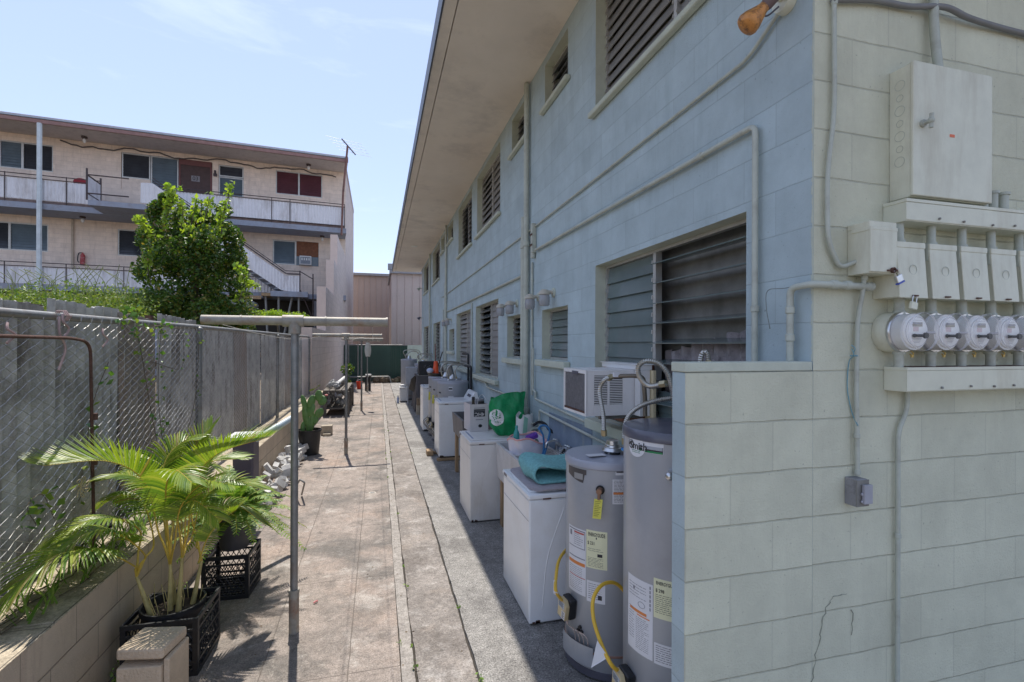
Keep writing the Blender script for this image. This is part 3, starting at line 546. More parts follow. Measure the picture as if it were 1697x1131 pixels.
# disconnects + meters
PX = [2.156+.1845*k for k in range(6)]
def make_disc():
    x = PX[0]; t = T('disconnect_box', 'x', 'disconnect box', (x, EY, 2.138), 0, 'disconnect boxes in a row above the meters')
    L, Rr = x-.078, x+.072; yb, yt = EY-.112, EY-.096
    b = MB(); b.hexa([(L, yb, 2.14), (Rr, yb, 2.14), (Rr, EY-.001, 2.14), (L, EY-.001, 2.14)], [(L, yt, 2.36), (Rr, yt, 2.36), (Rr, EY-.001, 2.36), (L, EY-.001, 2.36)])
    body = t.part('body', b, m_boxp, bevel=.002)
    c = MB(); c.hexa([(L-.003, yb-.008, 2.136), (Rr+.003, yb-.008, 2.136), (Rr+.003, yb-.001, 2.136), (L-.003, yb-.001, 2.136)], [(L-.003, yt-.008, 2.355), (Rr+.003, yt-.008, 2.355), (Rr+.003, yt-.001, 2.355), (L-.003, yt-.001, 2.355)])
    c.box((L-.005, yt-.011, 2.347), (Rr+.005, EY-.03, 2.371)); co = t.part('cover', c, m_boxp, bevel=.002)
    q = (x, (yb+yt)/2-.0075, 2.255); t.part('knockout', MB().tube([(q[0]+.020*math.cos(a), q[1]-.001+.0012*math.sin(a)*-.6, q[2]+.020*math.sin(a)) for a in [2*math.pi*j/20 for j in range(21)]], .0012, 5), m_pipe, parent=co)
    t.part('latch', MB().cbox((x-.002, yb-.012, 2.145), (.026, .008, .006)), m_rust)
    t.part('hinge_plate', MB().box((L-.006, yt-.004, 2.30), (L-.002, EY-.02, 2.37)), m_pipe)
    up = MB().tube([(x, EY-.055, 2.36), (x, EY-.055, 2.466)], .0165, 12); up.lathe([(.022, 0), (.022, .018)], (x, EY-.055, 2.371), 12); t.part('upper_pipe', up, m_pipe, smooth=True)
    dn = MB().tube([(x, EY-.055, 2.07), (x, EY-.055, 2.142)], .019, 12); t.part('lower_pipe', dn, m_pipe, smooth=True)
    return t.root
def make_meter():
    x = PX[0]; z = 1.995; t = T('electric_meter', 'x', 'electric meter', (x, EY, 1.91), 0, 'round glass electric meters in a row')
    c = (x, 0, z)
    s_ = MB().lathe([(0, EY-.001), (.086, EY-.001), (.088, EY-.03), (.082, EY-.062), (.0, EY-.062)], c, 36, 'Y'); sk = t.part('socket', s_, m_boxp, smooth=True)
    rg_ = MB().lathe([(.082, EY-.062), (.0865, EY-.063), (.0875, EY-.072), (.084, EY-.078), (.080, EY-.078)], c, 36, 'Y'); t.part('ring', rg_, m_steel, smooth=True)
    inner = MB().lathe([(0, EY-.078), (.076, EY-.078), (.076, EY-.118), (.070, EY-.118)], c, 32, 'Y'); t.part('drum', inner, M_('meter_drum', (.68, .67, .65), .4), smooth=True)
    fc = MB().lathe([(.0, EY-.128), (.060, EY-.128), (.066, EY-.124), (.066, EY-.10), (.0, EY-.10)], c, 32, 'Y'); f = t.part('dial', fc, M_('meter_face', (.88, .87, .84), .5, var=.03), smooth=True)
    yd = EY-.1285
    t.part('display', MB().box((x-.022, yd-.002, z+.022), (x+.028, yd, z+.040)), M_('meter_lcd', (.38, .36, .31), .3), parent=f)
    t.part('pink_panel', MB().box((x-.02, yd-.001, z+.002), (x+.008, yd+.0005, z+.020)), M_('meter_pink', (.72, .58, .58), .5), parent=f)
    pr = MB(); pr.tube([(x+.062*math.cos(a), yd-.0003, z+.062*math.sin(a)) for a in [2*math.pi*j/32 for j in range(33)]], .0008, 4)
    for i in range(5): pr.box((x-.03+i*.003, yd-.0006, z-.022-i*.006), (x+.03-i*.004, yd, z-.0205-i*.006))
    for i in range(8): pr.box((x-.028+i*.007, yd-.0006, z+.047), (x-.024+i*.007, yd, z+.0485))
    t.part('print', pr, M_('grey_print', (.35, .33, .35), .6), parent=f)
    pt = MB().lathe([(.012, yd-.03), (.0125, yd-.022), (.0, yd-.022)], (x+.012, 0, z-.016), 16, 'Y'); pt.tube([(x-.02, yd-.012, z-.016), (x+.012, yd-.024, z-.016)], .006, 8); pt.ell((x-.022, yd-.006, z-.016), (.010, .006, .008)); t.part('port_plug', pt, m_black, smooth=True)
    kb = MB().ell((x-.030, yd-.014, z+.033), (.005, .006, .005)); kb.tube([(x-.03, yd-.012, z+.033), (x-.005, yd-.02, z+.034)], .003, 6); kb.tube([(x+.038, yd-.01, z-.004), (x+.058, yd-.03, z-.004)], .0055, 8); t.part('reset_knobs', kb, M_('clear_knob', (.45, .44, .46), .2), smooth=True)
    g = MB().lathe([(.079, EY-.079), (.079, EY-.150), (.076, EY-.162), (.068, EY-.170), (.0, EY-.173)], c, 40, 'Y', close=False); t.part('glass_cover', g, GLASS('meter_glass', (.85, .85, .84), .03, .08), smooth=True)
    t.part('glass_rim', MB().lathe([(.0795, EY-.148), (.0802, EY-.154), (.0775, EY-.162)], c, 40, 'Y', close=False), GLASS('meter_rim_glass', (.86, .84, .88), .1, .4), smooth=True)
    ml = MB()
    for i in range(5): ml.lathe([(.0766, EY-.085-i*.004), (.0766, EY-.0862-i*.004)], c, 60, 'Y', close=False)
    lp = MB().tube([(x, EY-.055, 1.846), (x, EY-.055, 1.92)], .018, 12); lp.lathe([(.024, 0), (.024, .014)], (x, EY-.055, 1.90), 12); lp.lathe([(.026, 0), (.022, .02)], (x, EY-.055, 2.068), 12); t.part('neck', lp, m_pipe, smooth=True)
    sl_ = MB(); sl_.tube(spline([(x+.03, EY-.082, 1.914), (x+.04, EY-.086, 1.905), (x+.035, EY-.084, 1.895), (x+.028, EY-.08, 1.902)], 5), .003, 5); sl_.cbox((x+.034, EY-.085, 1.893), (.012, .005, .012)); t.part('seal', sl_, M_('brass_seal', (.45, .32, .10), .4, .5))
    return t.root
order = ['first', 'second', 'third', 'fourth', 'fifth', 'sixth']
md = make_disc(); mm_ = make_meter()
for k in range(6):
    d = md if k == 0 else copy_tree(md); m_ = mm_ if k == 0 else copy_tree(mm_)
    d.location.x = PX[k]; m_.location.x = PX[k]
    d['label'] = order[k]+' pale green disconnect box from the building corner'+(', with the open padlock' if k == 0 else ''); m_['label'] = order[k]+' round glass electric meter from the building corner'
# conduits on the end wall
yc_ = EY-.018
def conduit(label, pts, r, mat=m_pipe, name='conduit', cat='conduit', rad=.06, fit=None, group=None, n=10):
    P = arc(pts, rad, 6); zmin = min(P, key=lambda q: q[2]); t = T(name, label, cat, tuple(zmin), 0, group)
    t.part('pipe' if name == 'conduit' else 'cable', MB().tube(P, r, n), mat, smooth=True)
    if fit:
        for (q, ax) in fit:
            c = MB(); h = r*1.1; c.lathe([(r+.0006, -h), (r*1.32, -h*.8), (r*1.32, h*.8), (r+.0006, h)], q, 12, ax); t.part('coupling', c, mat, smooth=True)
    return t
def E(px, py, d=.018): return onY(px, py, EY-d)
conduit('thin conduit swerving down into the side of the junction box', [E(1382, -60), E(1383, 190), E(1370, 290), E(1372, 400), E(1392, 445), (1.94, EY-.035, 2.29)], .0095, rad=.12, fit=[(E(1383, 5), 'Z')])
conduit('thin conduit dropping from the junction box to the outlet box', [(1.99, EY-.035, 2.236), (1.985, EY-.03, 2.16), E(1421, 530), E(1419, 640), E(1421, 788)], .0095, rad=.1, fit=[(E(1420, 723), 'Z'), (E(1421, 783), 'Z'), ((1.99, EY-.035, 2.225), 'Z')])
conduit('thin conduit running down the end wall from the lower trough', [E(1504, 648), E(1503, 680), E(1488, 716), E(1488, 880), (E(1488, 880).x, yc_, 0.0)], .0095, rad=.08, fit=[(E(1488, 888), 'Z')])
conduit('short fat conduit entering the top of the breaker cabinet', [E(1546, -80, .03), E(1548, 55, .03), (E(1557, 95, .05).x, EY-.05, 3.13)], .018, rad=.1)
conduit('loose dark grey cable sagging across the top of the end wall', spline([E(1380, 0, .02), E(1450, 1, .02), E(1505, 11, .02), E(1565, 12, .04), E(1605, 30, .03), E(1660, 47, .02), E(1720, 62, .02), E(1850, 95, .02)], 5), .0125, M_('dark_cable', (.20, .20, .20), .6), name='cable', cat='cable', rad=.02)
conduit('big pale conduit wrapping the building corner to the disconnects', [(WX-.035, EY+.085, 1.87), (WX-.035, EY+.085, 2.185), (WX-.035, EY-.032, 2.19), (2.02, EY-.032, 2.188)], .0145, rad=.035, fit=[((WX-.035, EY+.085, 2.09), 'Z'), ((WX-.035, EY+.085, 1.97), 'Z'), ((1.83, EY-.032, 2.19), 'X'), ((1.9, EY-.032, 2.19), 'X'), ((2.02, EY-.032, 2.188), 'X')])
# stub pipes at the right of the cabinet
st = T('pipe_stubs', 'two short flared pipe stubs right of the breaker cabinet', 'pipe stubs', (2.75, EY, 2.556))
for x, h in ((2.675, .09), (2.73, .085), (2.80, .085)):
    st.part('stub', MB().tube([(x, EY-.05, 2.556), (x, EY-.05, 2.556+h)], .014 if h > .085 else .019, 10).lathe([(.024, 0), (.024, .012), (.010, .014)], (x, EY-.05, 2.556+h-.004), 12), m_pipe, smooth=True)
# outlet box
ob = T('outlet_box', 'small unpainted grey outlet box with flip cover on the end wall', 'outlet box', E(1425, 835)); p = E(1421, 788, 0)
x0, x1, z1, z0 = 1.925, 1.985, p.z-.0, p.z-.115
ob.part('body', MB().box((x0, EY-.055, z0), (x1, EY-.001, z1)), M_('grey_cast_metal', (.30, .30, .32), .5, .3, var=.2, stain=(.10, .09, .09), samt=.5, sscale=20), bevel=.003)
ob.part('face_plate', MB().box((x0-.003, EY-.060, z0+.002), (x1+.003, EY-.0555, z1-.002)), m_galv, bevel=.001)
ob.part('cover', MB().box((x0+.022, EY-.075, z0+.015), (x1+.006, EY-.0605, z1-.02)).box((x0+.014, EY-.070, z0+.05), (x0+.022, EY-.0605, z0+.062)).box((x0+.014, EY-.070, z0+.02), (x0+.022, EY-.0605, z0+.03)), M_('grey_cover', (.36, .36, .40), .5, var=.2), bevel=.003)
bs = MB().tube(spline([E(1412, 578, .035), E(1415, 590, .04), E(1407, 600, .01), E(1404, 640, .006), E(1408, 668, .006), E(1414, 690, .01), E(1422, 706, .03)], 6), .0022, 5).tube([E(1409, 590, .035), E(1421, 590, .036)], .003, 5).tube(spline([E(1414, 585, .035), E(1417, 578, .05), E(1411, 572, .035)], 4), .002, 5)
single('blue_string', 'frayed pale blue string tied to the outlet box conduit', 'string', bs, M_('blue_twine', (.16, .32, .38), .8))
# crack in the end wall: thin tubes, a gap's shadow and dirt put into their colour
ck = MB(); random.seed(21)
def crack(pts):
    q = [E(*p_, d=.001) for p_ in pts]; path = []
    for a, b in zip(q, q[1:]):
        for k in range(6): path.append(a.lerp(b, k/6)+Vector((random.uniform(-.007, .007), 0, random.uniform(-.004, .004))))
    ck.tube(path, .002, 4, rs=[random.uniform(.0007, .0032) for _ in path])
crack([(1405, 985), (1380, 988), (1368, 1010), (1360, 1050), (1352, 1085), (1345, 1131), (1346, 1180)]); crack([(1412, 1010), (1413, 1060)])
bld.part('wall_crack', ck, M_('crack_shadow_dirt', (.27, .28, .22), .95))
# =================================================================== SIDE WALL PIPES AND LAMPS
def S(px, py, d=.02): return onX(px, py, WX-d)
fl = T('flood_light', 'rusty orange flood lamp bulb on a grey holder high on the corner', 'flood light', S(1300, 5, 0))
pb = onX(1300, 2, WX-.02); tip = onX(1236, 44, WX-.21); nk = onX(1272, 6, WX-.13); d = (tip-nk).normalized(); Mx = Matrix.Translation(nk) @ d.to_track_quat('Z', 'Y').to_matrix().to_4x4(); ln = (tip-nk).length
m_bulb = M_('rusty_bulb', (.55, .24, .06), .35, .1, var=.35, scale=12, stain=(.10, .045, .02), samt=.95, sscale=28, bump=.4)
fl.part('bulb', MB().lathe([(.0, ln+.012), (.03, ln+.010), (.046, ln), (.050, ln-.012), (.046, ln-.035), (.026, .035), (.020, .0)], n=24, M=Mx), m_bulb, smooth=True)
fl.part('holder', MB().lathe([(.021, .03), (.027, .0), (.026, -.07), (.018, -.08)], n=16, M=Mx), M_('dark_holder', (.14, .09, .08), .6), smooth=True)
bx = MB().lathe([(.0, WX-.045), (.05, WX-.042), (.055, WX-.001)], (0, pb.y, pb.z), 20, 'X'); bx.tube([Vector((WX-.045, pb.y, pb.z)), nk-d*.07], .012, 8); fl.part('base', bx, m_boxp, smooth=True)
fl.part('wire', MB().tube(spline([pb+Vector((-.03, 0, -.03)), pb+Vector((-.07, .03, -.06)), pb+Vector((-.1, .05, -.02)), nk-d*.06], 6), .004, 6), m_dgrey, smooth=True)
zU = 3.338; zL = 2.985
conduit('thin conduit running under the upper windows from the flood light', [(WX-.018, S(1292, 18).y, S(1292, 18).z), (WX-.018, 2.02, zU), (WX-.018, 5.55, 3.30), (WX-.018, 14.0, 3.27)], .0095, fit=[((WX-.018, 2.3, 3.336), 'Y'), ((WX-.018, 2.85, 3.33), 'Y')])
conduit('thicker conduit bent down at the corner above the big window', [(WX-.028, 1.955, 1.84), (WX-.028, 1.955, zL), (WX-.028, 5.35, 3.02)], .0145, rad=.045, fit=[((WX-.028, 2.37, 2.99), 'Y'), ((WX-.028, 1.955, 2.11), 'Z')])
conduit('thin wire clipped beside the corner conduit', spline([E(1345, 470, -.02), S(1300, 478, .03), S(1272, 482, .04), S(1270, 510, .05), S(1275, 540, .045), S(1276, 545, .04)], 4), .0022, M_('thin_wire', (.22, .25, .24), .6), name='cable', cat='cable', n=5)
for (y, r, z0, z1, lb, dx) in ((5.66, .032, .25, 5.075, 'fat drain pipe running up to the soffit between the small windows', .045), (5.90, .016, 1.25, 3.25, 'thin riser left of the fat drain pipe, ending in a bracket', .03), (5.50, .013, 1.35, 2.9, 'thin riser right of the fat drain pipe', .02),
                          (5.78, .035, .25, 3.5, 'second fat pipe hugging the drain pipe', .04), (12.95, .03, .3, 5.07, 'drain pipe running up to the soffit between the small upper windows', .045), (17.2, .03, .3, 5.07, 'farthest drain pipe running up to the soffit', .045),
                          (13.3, .014, .8, 3.6, 'thin riser beside the second drain pipe', .03), (13.6, .014, .8, 2.9, 'short thin riser in the far corner of the second drain pipe', .03), (9.35, .014, .9, 2.74, 'thin riser between the two tall ground floor windows', .02), (16.8, .012, .5, 3.3, 'thin riser beside the farthest drain pipe', .02)):
    conduit(lb, [(WX-dx, y, z0), (WX-dx, y, z1)], r, name='drain_pipe' if r > .025 else 'riser_pipe', cat='pipe', fit=[((WX-dx, y, z0+.9), 'Z'), ((WX-dx, y, min(z1-.2, 3.15)), 'Z')])
ex = T('expansion_fitting', 'boxy conduit fitting on the wall beside the fat drain pipe', 'conduit fitting', S(886, 430)); p = Vector((WX-.03, 5.44, 3.02))
ex.part('body', MB().box((WX-.055, 5.40, 3.0), (WX-.002, 5.46, 3.34)).tube([p, p+Vector((0, 0, -.08))], .028, 10), m_pipe, bevel=.006)
ex.part('straps', MB().box((WX-.06, 5.39, 3.08), (WX-.054, 5.47, 3.10)).box((WX-.06, 5.39, 3.2), (WX-.054, 5.47, 3.22)), m_rust)
conduit('conduit above the far ground floor windows', [(WX-.025, 5.95, 2.80), (WX-.025, 12.9, 2.80)], .016, fit=[((WX-.025, 8, 2.8), 'Y')])
conduit('water pipe stepping along the wall behind the washers', [(WX-.03, 3.2, 1.25), (WX-.03, 5.33, 1.32), (WX-.03, 5.33, 1.40), (WX-.03, 5.42, 1.41), (WX-.03, 5.42, 1.9)], .013, fit=[((WX-.03, 4.4, 1.29), 'Y')], rad=.02)
conduit('second water pipe just below it on the wall behind the washers', [(WX-.03, 3.2, 1.15), (WX-.03, 5.18, 1.21), (WX-.03, 5.18, .75)], .013, rad=.02)
conduit('water pipe running along the wall under the tall windows', [(WX-.03, 5.95, 1.24), (WX-.03, 7.9, 1.24), (WX-.03, 8.0, 1.30), (WX-.03, 9.6, 1.30), (WX-.03, 9.6, 1.0)], .014, rad=.03)
conduit('raised lower water pipe loop above the green bag', [(WX-.05, 6.1, 1.05), (WX-.05, 7.0, 1.16), (WX-.05, 7.05, 1.10), (WX-.05, 7.1, .95)], .012, m_galv, rad=.03)
hb = T('hose_tap', 'old painted hose tap on the wall below the drain pipe', 'tap', (WX-.05, 5.3, .9)); p = Vector((WX, 5.25, 1.0))
hb.part('body', MB().tube(arc([p, p+Vector((-.10, 0, 0)), p+Vector((-.12, 0, -.07))], .03, 4), .016, 8), m_pipe, smooth=True); hb.part('wheel', MB().lathe([(.03, .0), (.034, .006), (.03, .012), (0, .01)], p+Vector((-.07, 0, .05)), 12).tube([p+Vector((-.07, 0, 0)), p+Vector((-.07, 0, .055))], .006, 6), m_pipe, smooth=True)
ut = T('vent_hook_pipe', 'short hooked pipe stub standing against the wall near the green bag', 'pipe', (WX-.06, 5.98, .3)); ut.part('pipe', MB().tube(arc([(WX-.07, 6.02, .3), (WX-.07, 6.02, 1.33), (WX-.07, 5.92, 1.33), (WX-.07, 5.92, 1.22)], .04, 5), .022, 10), m_pipe, smooth=True)
# jar lamps
def make_jar():
    t = T('wall_lamp', 'x', 'wall lamp', (WX, 4.81, 2.38), 0, 'glass jar wall lamps above the small windows')
    y, z = 4.81, 2.45; t.part('back_plate', MB().lathe([(0, WX-.018), (.045, WX-.016), (.052, WX-.001)], (0, y, z+.03), 20, 'X'), m_reveal, smooth=True)
    t.part('cap', MB().lathe([(.0, z+.062), (.03, z+.058), (.058, z+.03), (.062, z+.005), (.052, z+.003)], (WX-.105, y, 0), 20).tube([(WX-.01, y, z+.03), (WX-.07, y, z+.035)], .018, 8), M_('lamp_cream_cap', (.50, .46, .38), .6, var=.2), smooth=True)
    t.part('glass_jar', MB().lathe([(.050, z+.008), (.056, z-.02), (.058, z-.06), (.054, z-.10), (.045, z-.112), (.0, z-.112)], (WX-.105, y, 0), 20, close=False), GLASS('ribbed_jar_glass', (.36, .36, .38), .25, .7), smooth=True)
    return t.root
jl = make_jar()
for k, (y, z, lb) in enumerate(((4.81, 2.38, 'glass jar wall lamp nearest the camera, above the near small window'), (5.31, 2.38, 'glass jar wall lamp right beside the fat drain pipe, above the near small window'), (6.20, 2.38, 'glass jar wall lamp just beyond the drain pipes, nearer of its pair'), (6.70, 2.38, 'glass jar wall lamp beside the first tall window, farther of its pair'), (12.2, 2.46, 'rusty jar lamp beyond the tall windows, nearer of the far pair'), (12.9, 2.46, 'rusty jar lamp beyond the tall windows, farther of the far pair'))):
    o = jl if k == 0 else copy_tree(jl); o.location.y = y; o.location.z = z; o['label'] = lb
for (y, z, lb) in ((20.2, 3.0, 'dark spotlight at the far corner of the building'), (20.3, 4.2, 'pale lamp high at the far corner of the building')):
    t = T('spotlight', lb, 'spotlight', (WX, y, z)); t.part('arm', MB().tube([(WX, y, z), (WX-.12, y, z+.04)], .015, 6), m_pipe); t.part('head', MB().lathe([(.03, 0), (.07, .12), (0, .12)], n=14, M=Matrix.Translation((WX-.12, y, z+.04)) @ Matrix.Rotation(R(-130), 4, 'Y')), m_dgrey if z < 4 else m_pipe, smooth=True)
# =================================================================== AIR CONDITIONER
ax0, ay0, ay1, az0, az1 = 1.35, 3.05, 3.46, 1.455, 1.765
ac = T('air_conditioner', 'old white window air conditioner sticking out of the big louvred window', 'air conditioner', (1.55, 3.25, az0)); 
m_acb = M_('ac_white', (.78, .76, .74), .45, var=.05, stain=(.40, .36, .32), samt=.4, sscale=5)
body = MB(); t_ = .012
body.box((ax0, ay0, az1-t_), (1.85, ay1, az1)); body.box((ax0, ay0, az0), (1.85, ay1, az0+t_)); body.box((ax0+.0, ay1-t_, az0+t_), (1.85, ay1, az1-t_)); body.box((1.84, ay0+t_, az0+t_), (1.85, ay1-t_, az1-t_))
# vented near side: frame strips and fins
vz0, vz1 = az0+.075, az1-.035; v = [(ax0+.055, ax0+.155), (ax0+.17, ax0+.27)]
body.box((ax0, ay0, az0+t_), (ax0+.055, ay0+t_, az1-t_)); body.box((v[0][1], ay0, az0+t_), (v[1][0], ay0+t_, az1-t_)); body.box((v[1][1], ay0, az0+t_), (1.84, ay0+t_, az1-t_))
for a, b in v: body.box((a, ay0, az0+t_), (b, ay0+t_, vz0)); body.box((a, ay0, vz1), (b, ay0+t_, az1-t_))
bo = ac.part('body', body, m_acb, bevel=.0015)
fn = MB(); n = 17
for a, b in v:
    for i in range(n): z = vz0+(i+.5)*(vz1-vz0)/n; fn.box((a, ay0+.001, z-.0028), (b, ay0+.008, z+.0028))
ac.part('vents', fn, m_acb, parent=bo)
ac.part('inner_case', MB().box((ax0+.02, ay0+.02, az0+.02), (1.83, ay1-.02, az1-.02)), m_dark)
co = MB().box((ax0+.003, ay0+.022, az0+.03), (ax0+.019, ay1-.02, az1-.03)); coil = ac.part('coil', co, M_('dirty_coil', (.20, .19, .20), .8, .3, var=.3, scale=25, stain=(.34, .33, .33), samt=.5, sscale=12, bump=.4))
cf_ = MB()
for i in range(40): z = az0+.035+i*(az1-az0-.07)/40; cf_.box((ax0-.0005, ay0+.024, z), (ax0+.003, ay1-.022, z+.003))
ac.part('coil_fins', cf_, M_('coil_fin', (.26, .25, .26), .6, .4, var=.3, scale=40), parent=coil)
ac.part('coil_frame', MB().box((ax0-.006, ay0, az0), (ax0+.004, ay0+.02, az1)).box((ax0-.006, ay1-.018, az0), (ax0+.004, ay1, az1)).box((ax0-.006, ay0+.02, az1-.025), (ax0+.004, ay1-.018, az1)).box((ax0-.006, ay0+.02, az0), (ax0+.004, ay1-.018, az0+.022)), m_acb)
ac.part('rust', MB().box((ax0-.007, ay0+.02, az0+.018), (ax0-.003, ay1-.02, az0+.032)), m_rust)
ac.part('badge', MB().box((ax0-.009, ay0+.13, az1-.035), (ax0-.0065, ay0+.24, az1-.012)), m_dgrey)
ac.part('bracket', MB().box((ax0+.12, ay0+.05, az0-.03), (1.80, ay0+.075, az0-.001)).box((ax0+.12, ay1-.1, az0-.03), (1.80, ay1-.075, az0-.001)), m_galv)
mf = T('window_filler_frame', 'white mounting frame and cream board round the air conditioner', 'frame', (1.80, 3.2, 1.42))
mf.part('top_box', MB().box((1.70, 2.98, az1+.002), (1.80, 3.55, az1+.035)).box((1.69, 2.97, az1+.035), (1.81, 3.56, az1+.041)), m_plastic_w, bevel=.002)
mf.part('side_box', MB().box((1.70, 2.965, az0-.0), (1.775, 3.035, az1+.001)), m_plastic_w, bevel=.002)
mf.part('cream_board', MB().box((1.78, 2.93, az0-.03), (1.80, 3.03, az1)), M_('cream_board', (.62, .52, .33), .7))
mf.part('ledge', MB().box((1.66, 2.1, 1.25), (1.757-.001, 3.8, 1.33)), m_reveal, bevel=.008)
# =================================================================== TEXT AND PRINT
def text_geo(s, size=1.0, bold=False):
    cu = bpy.data.curves.new('t', 'FONT'); cu.body = s; cu.size = size; cu.align_x = 'CENTER'; cu.align_y = 'CENTER'; cu.resolution_u = 2
    if bold: cu.offset = .018*size
    o = bpy.data.objects.new('t', cu); COL.objects.link(o); bpy.context.view_layer.update()
    me = bpy.data.meshes.new_from_object(o.evaluated_get(bpy.context.evaluated_depsgraph_get()))
    V = [tuple(v.co) for v in me.vertices]; F = [tuple(p.vertices) for p in me.polygons]
    bpy.data.objects.remove(o); bpy.data.curves.remove(cu); bpy.data.meshes.remove(me); return V, F
class Cyl:    # draws on the skin of a vertical cylinder; u is arc length to the right of angle a0
    def __init__(s, cx, cy, r): s.cx, s.cy, s.r = cx, cy, r
    def p(s, th, z, off=.001): return (s.cx+(s.r+off)*math.cos(th), s.cy+(s.r+off)*math.sin(th), z)
    def patch(s, mb, t0, t1, z0, z1, off=.001, seg=None):
        n = seg or max(2, int(abs(t1-t0)/.12)+1); vs = []; fs = []
        for i in range(n+1):
            t = t0+(t1-t0)*i/n; vs += [s.p(t, z0, off), s.p(t, z1, off), s.p(t, z0, off-.0009), s.p(t, z1, off-.0009)]
        for i in range(n): a = i*4; b = a+4; fs += [(a, b, b+1, a+1), (b+2, a+2, a+3, b+3), (a+1, b+1, b+3, a+3), (b, a, a+2, b+2)]
        mb.add(vs, fs)
    def text(s, mb, txt, th, z, h, off=.0016, bold=True, squeeze=1.0):
        V, F = text_geo(txt, h, bold); mb.add([s.p(th+x*squeeze/s.r, z+y, off) for x, y, _ in V], F)
    def lines(s, mb, t0, t1, z0, z1, pitch=.008, h=.0022, off=.0014, fill=.9, rnd=random):
        z = z1
        while z > z0:
            t = t0; e = t0+(t1-t0)*(rnd.uniform(.55, 1) if rnd.random() < .3 else fill)
            while t < e: w_ = rnd.uniform(.008, .03)/s.r; s.patch(mb, t, min(t+w_, e), z-h, z, off, 1); t += w_+.004/s.r
            z -= pitch
def flow_prof(r, h, lid=.05): return [(0, .035), (r*.97, .035), (r, .045), (r, h-lid)]
def heater(name, label, cx, cy, r, h, grp, lidmat, lid_over=.006, legs=True, lidh=.055):
    t = T(name, label, 'water heater', (cx, cy, 0), 0, grp); c = (cx, cy, 0)
    t.part('tank', MB().lathe([(0, .04), (r*.97, .04), (r, .05), (r, h-lidh)], c, 64), m_greyh, smooth=True)
    t.part('lid', MB().lathe([(r+.001, h-lidh-.004), (r+lid_over, h-lidh), (r+lid_over, h-.014), (r-.002, h-.002), (r*.6, h+.010), (0, h+.014)], c, 64), lidmat, smooth=True)
    t.part('seam', MB().lathe([(r+.0005, .145), (r+.004, .148), (r+.004, .156), (r+.0005, .159)], c, 64, close=False), M_('copper_seam', (.34, .20, .15), .5, .2), smooth=True)
    t.part('base_skirt', MB().lathe([(r-.004, .012), (r+.004, .015), (r+.004, .055), (r-.002, .058)], c, 64, close=False), m_dgrey, smooth=True)
    for a in (.4, 2.5, 4.6): t.part('foot', MB().box((cx+r*.8*math.cos(a)-.025, cy+r*.8*math.sin(a)-.025, 0), (cx+r*.8*math.cos(a)+.025, cy+r*.8*math.sin(a)+.025, .045)), m_black)
    return t
def hose_flex(pts, r=.011, rib=True):
    P = spline(pts, 14 if rib else 8); mb = MB(); rs = [r*(1.18 if i % 2 else .9) for i in range(len(P))] if rib else None
    # resample evenly so that the ribs look regular
    L = [0]
    for a, b in zip(P, P[1:]): L.append(L[-1]+(b-a).length)
    step = .0055 if rib else .02; n = max(8, int(L[-1]/step)); Q = []; j = 0
    for i in range(n+1):
        s_ = L[-1]*i/n
        while j < len(L)-2 and L[j+1] < s_: j += 1
        Q.append(P[j].lerp(P[j+1], (s_-L[j])/max(L[j+1]-L[j], 1e-6)))
    return mb.tube(Q, r, 10, rs=[r*(1.16 if i % 2 else .86) for i in range(len(Q))] if rib else None)
random.seed(31)
m_flex = M_('corrugated_steel_flex', (.50, .48, .43), .35, .85, var=.15, scale=20)
# ------- heater with the standing vent hood (shorter)
h1x, h1y, hr = 1.386, 2.80, .262
H1 = heater('water_heater', 'short grey water heater with silver draft hood beside the nearest washer', h1x, h1y, hr, 1.262, 'water heaters', M_('grey_lid', (.36, .37, .42), .35, var=.04, coat=.2), lidh=.044)
C1 = Cyl(h1x, h1y, hr)
def A1(px, py): return on_cyl(px, py, h1x, h1y, hr)
def label(t, C, A, px0, px1, ytop, ybot, mat, pxm=None):
    pm = pxm or (px0+px1)/2; t0 = A(px0, ytop)[0]; t1 = A(px1, ytop)[0]; z1 = A(pm, ytop)[1]; z0 = A(pm, ybot)[1]
    mb = MB(); C.patch(mb, t0, t1, z0, z1, .0008); o = t.part('label', mb, mat); return o, t0, t1, z0, z1
o, t0, t1, z0, z1 = label(H1, C1, A1, 943.5, 971, 877, 985, m_paper, 960); q = MB(); w_ = t1-t0; hh = z1-z0
C1.patch(q, t0+.03, t1-.03, z1-.014, z1-.008, .0014); C1.patch(q, t0+.03, t1-.03, z1-hh*.30, z1-hh*.30+.004, .0014); C1.patch(q, t1-.035, t1-.02, z1-hh*.30, z1-.008, .0014, 1)
C1.lines(q, t0+w_*.38, t1-.05, z1-hh*.26, z1-hh*.09, .012, .0025); C1.patch(q, t0+w_*.12, t0+w_*.25, z1-hh*.14, z1-hh*.06, .0014, 1); C1.patch(q, t0+.03, t1-.02, z1-hh*.44, z1-hh*.455, .0014)
C1.lines(q, t0+.05, t1-.05, z0+.02, z1-hh*.60, .011, .002); H1.part('print', q, M_('soft_print', (.22, .22, .24), .6), parent=o)
q = MB(); C1.patch(q, t0+.02, t1-.02, z1-hh*.56, z1-hh*.51, .0014); H1.part('orange_bar', q, m_orangeink, parent=o); q = MB(); C1.patch(q, t0+w_*.4, t1-.05, z1-hh*.075, z1-hh*.05, .0016); C1.patch(q, t0+.05, t1-.02, z1-hh*.745, z1-hh*.735, .0015); H1.part('red_bar', q, M_('red_print', (.5, .10, .08), .5), parent=o)
o, t0, t1, z0, z1 = label(H1, C1, A1, 971.8, 1006.5, 881, 944, m_paperY, 990); q = MB(); w_ = t1-t0; hh = z1-z0; tm = (t0+t1)/2
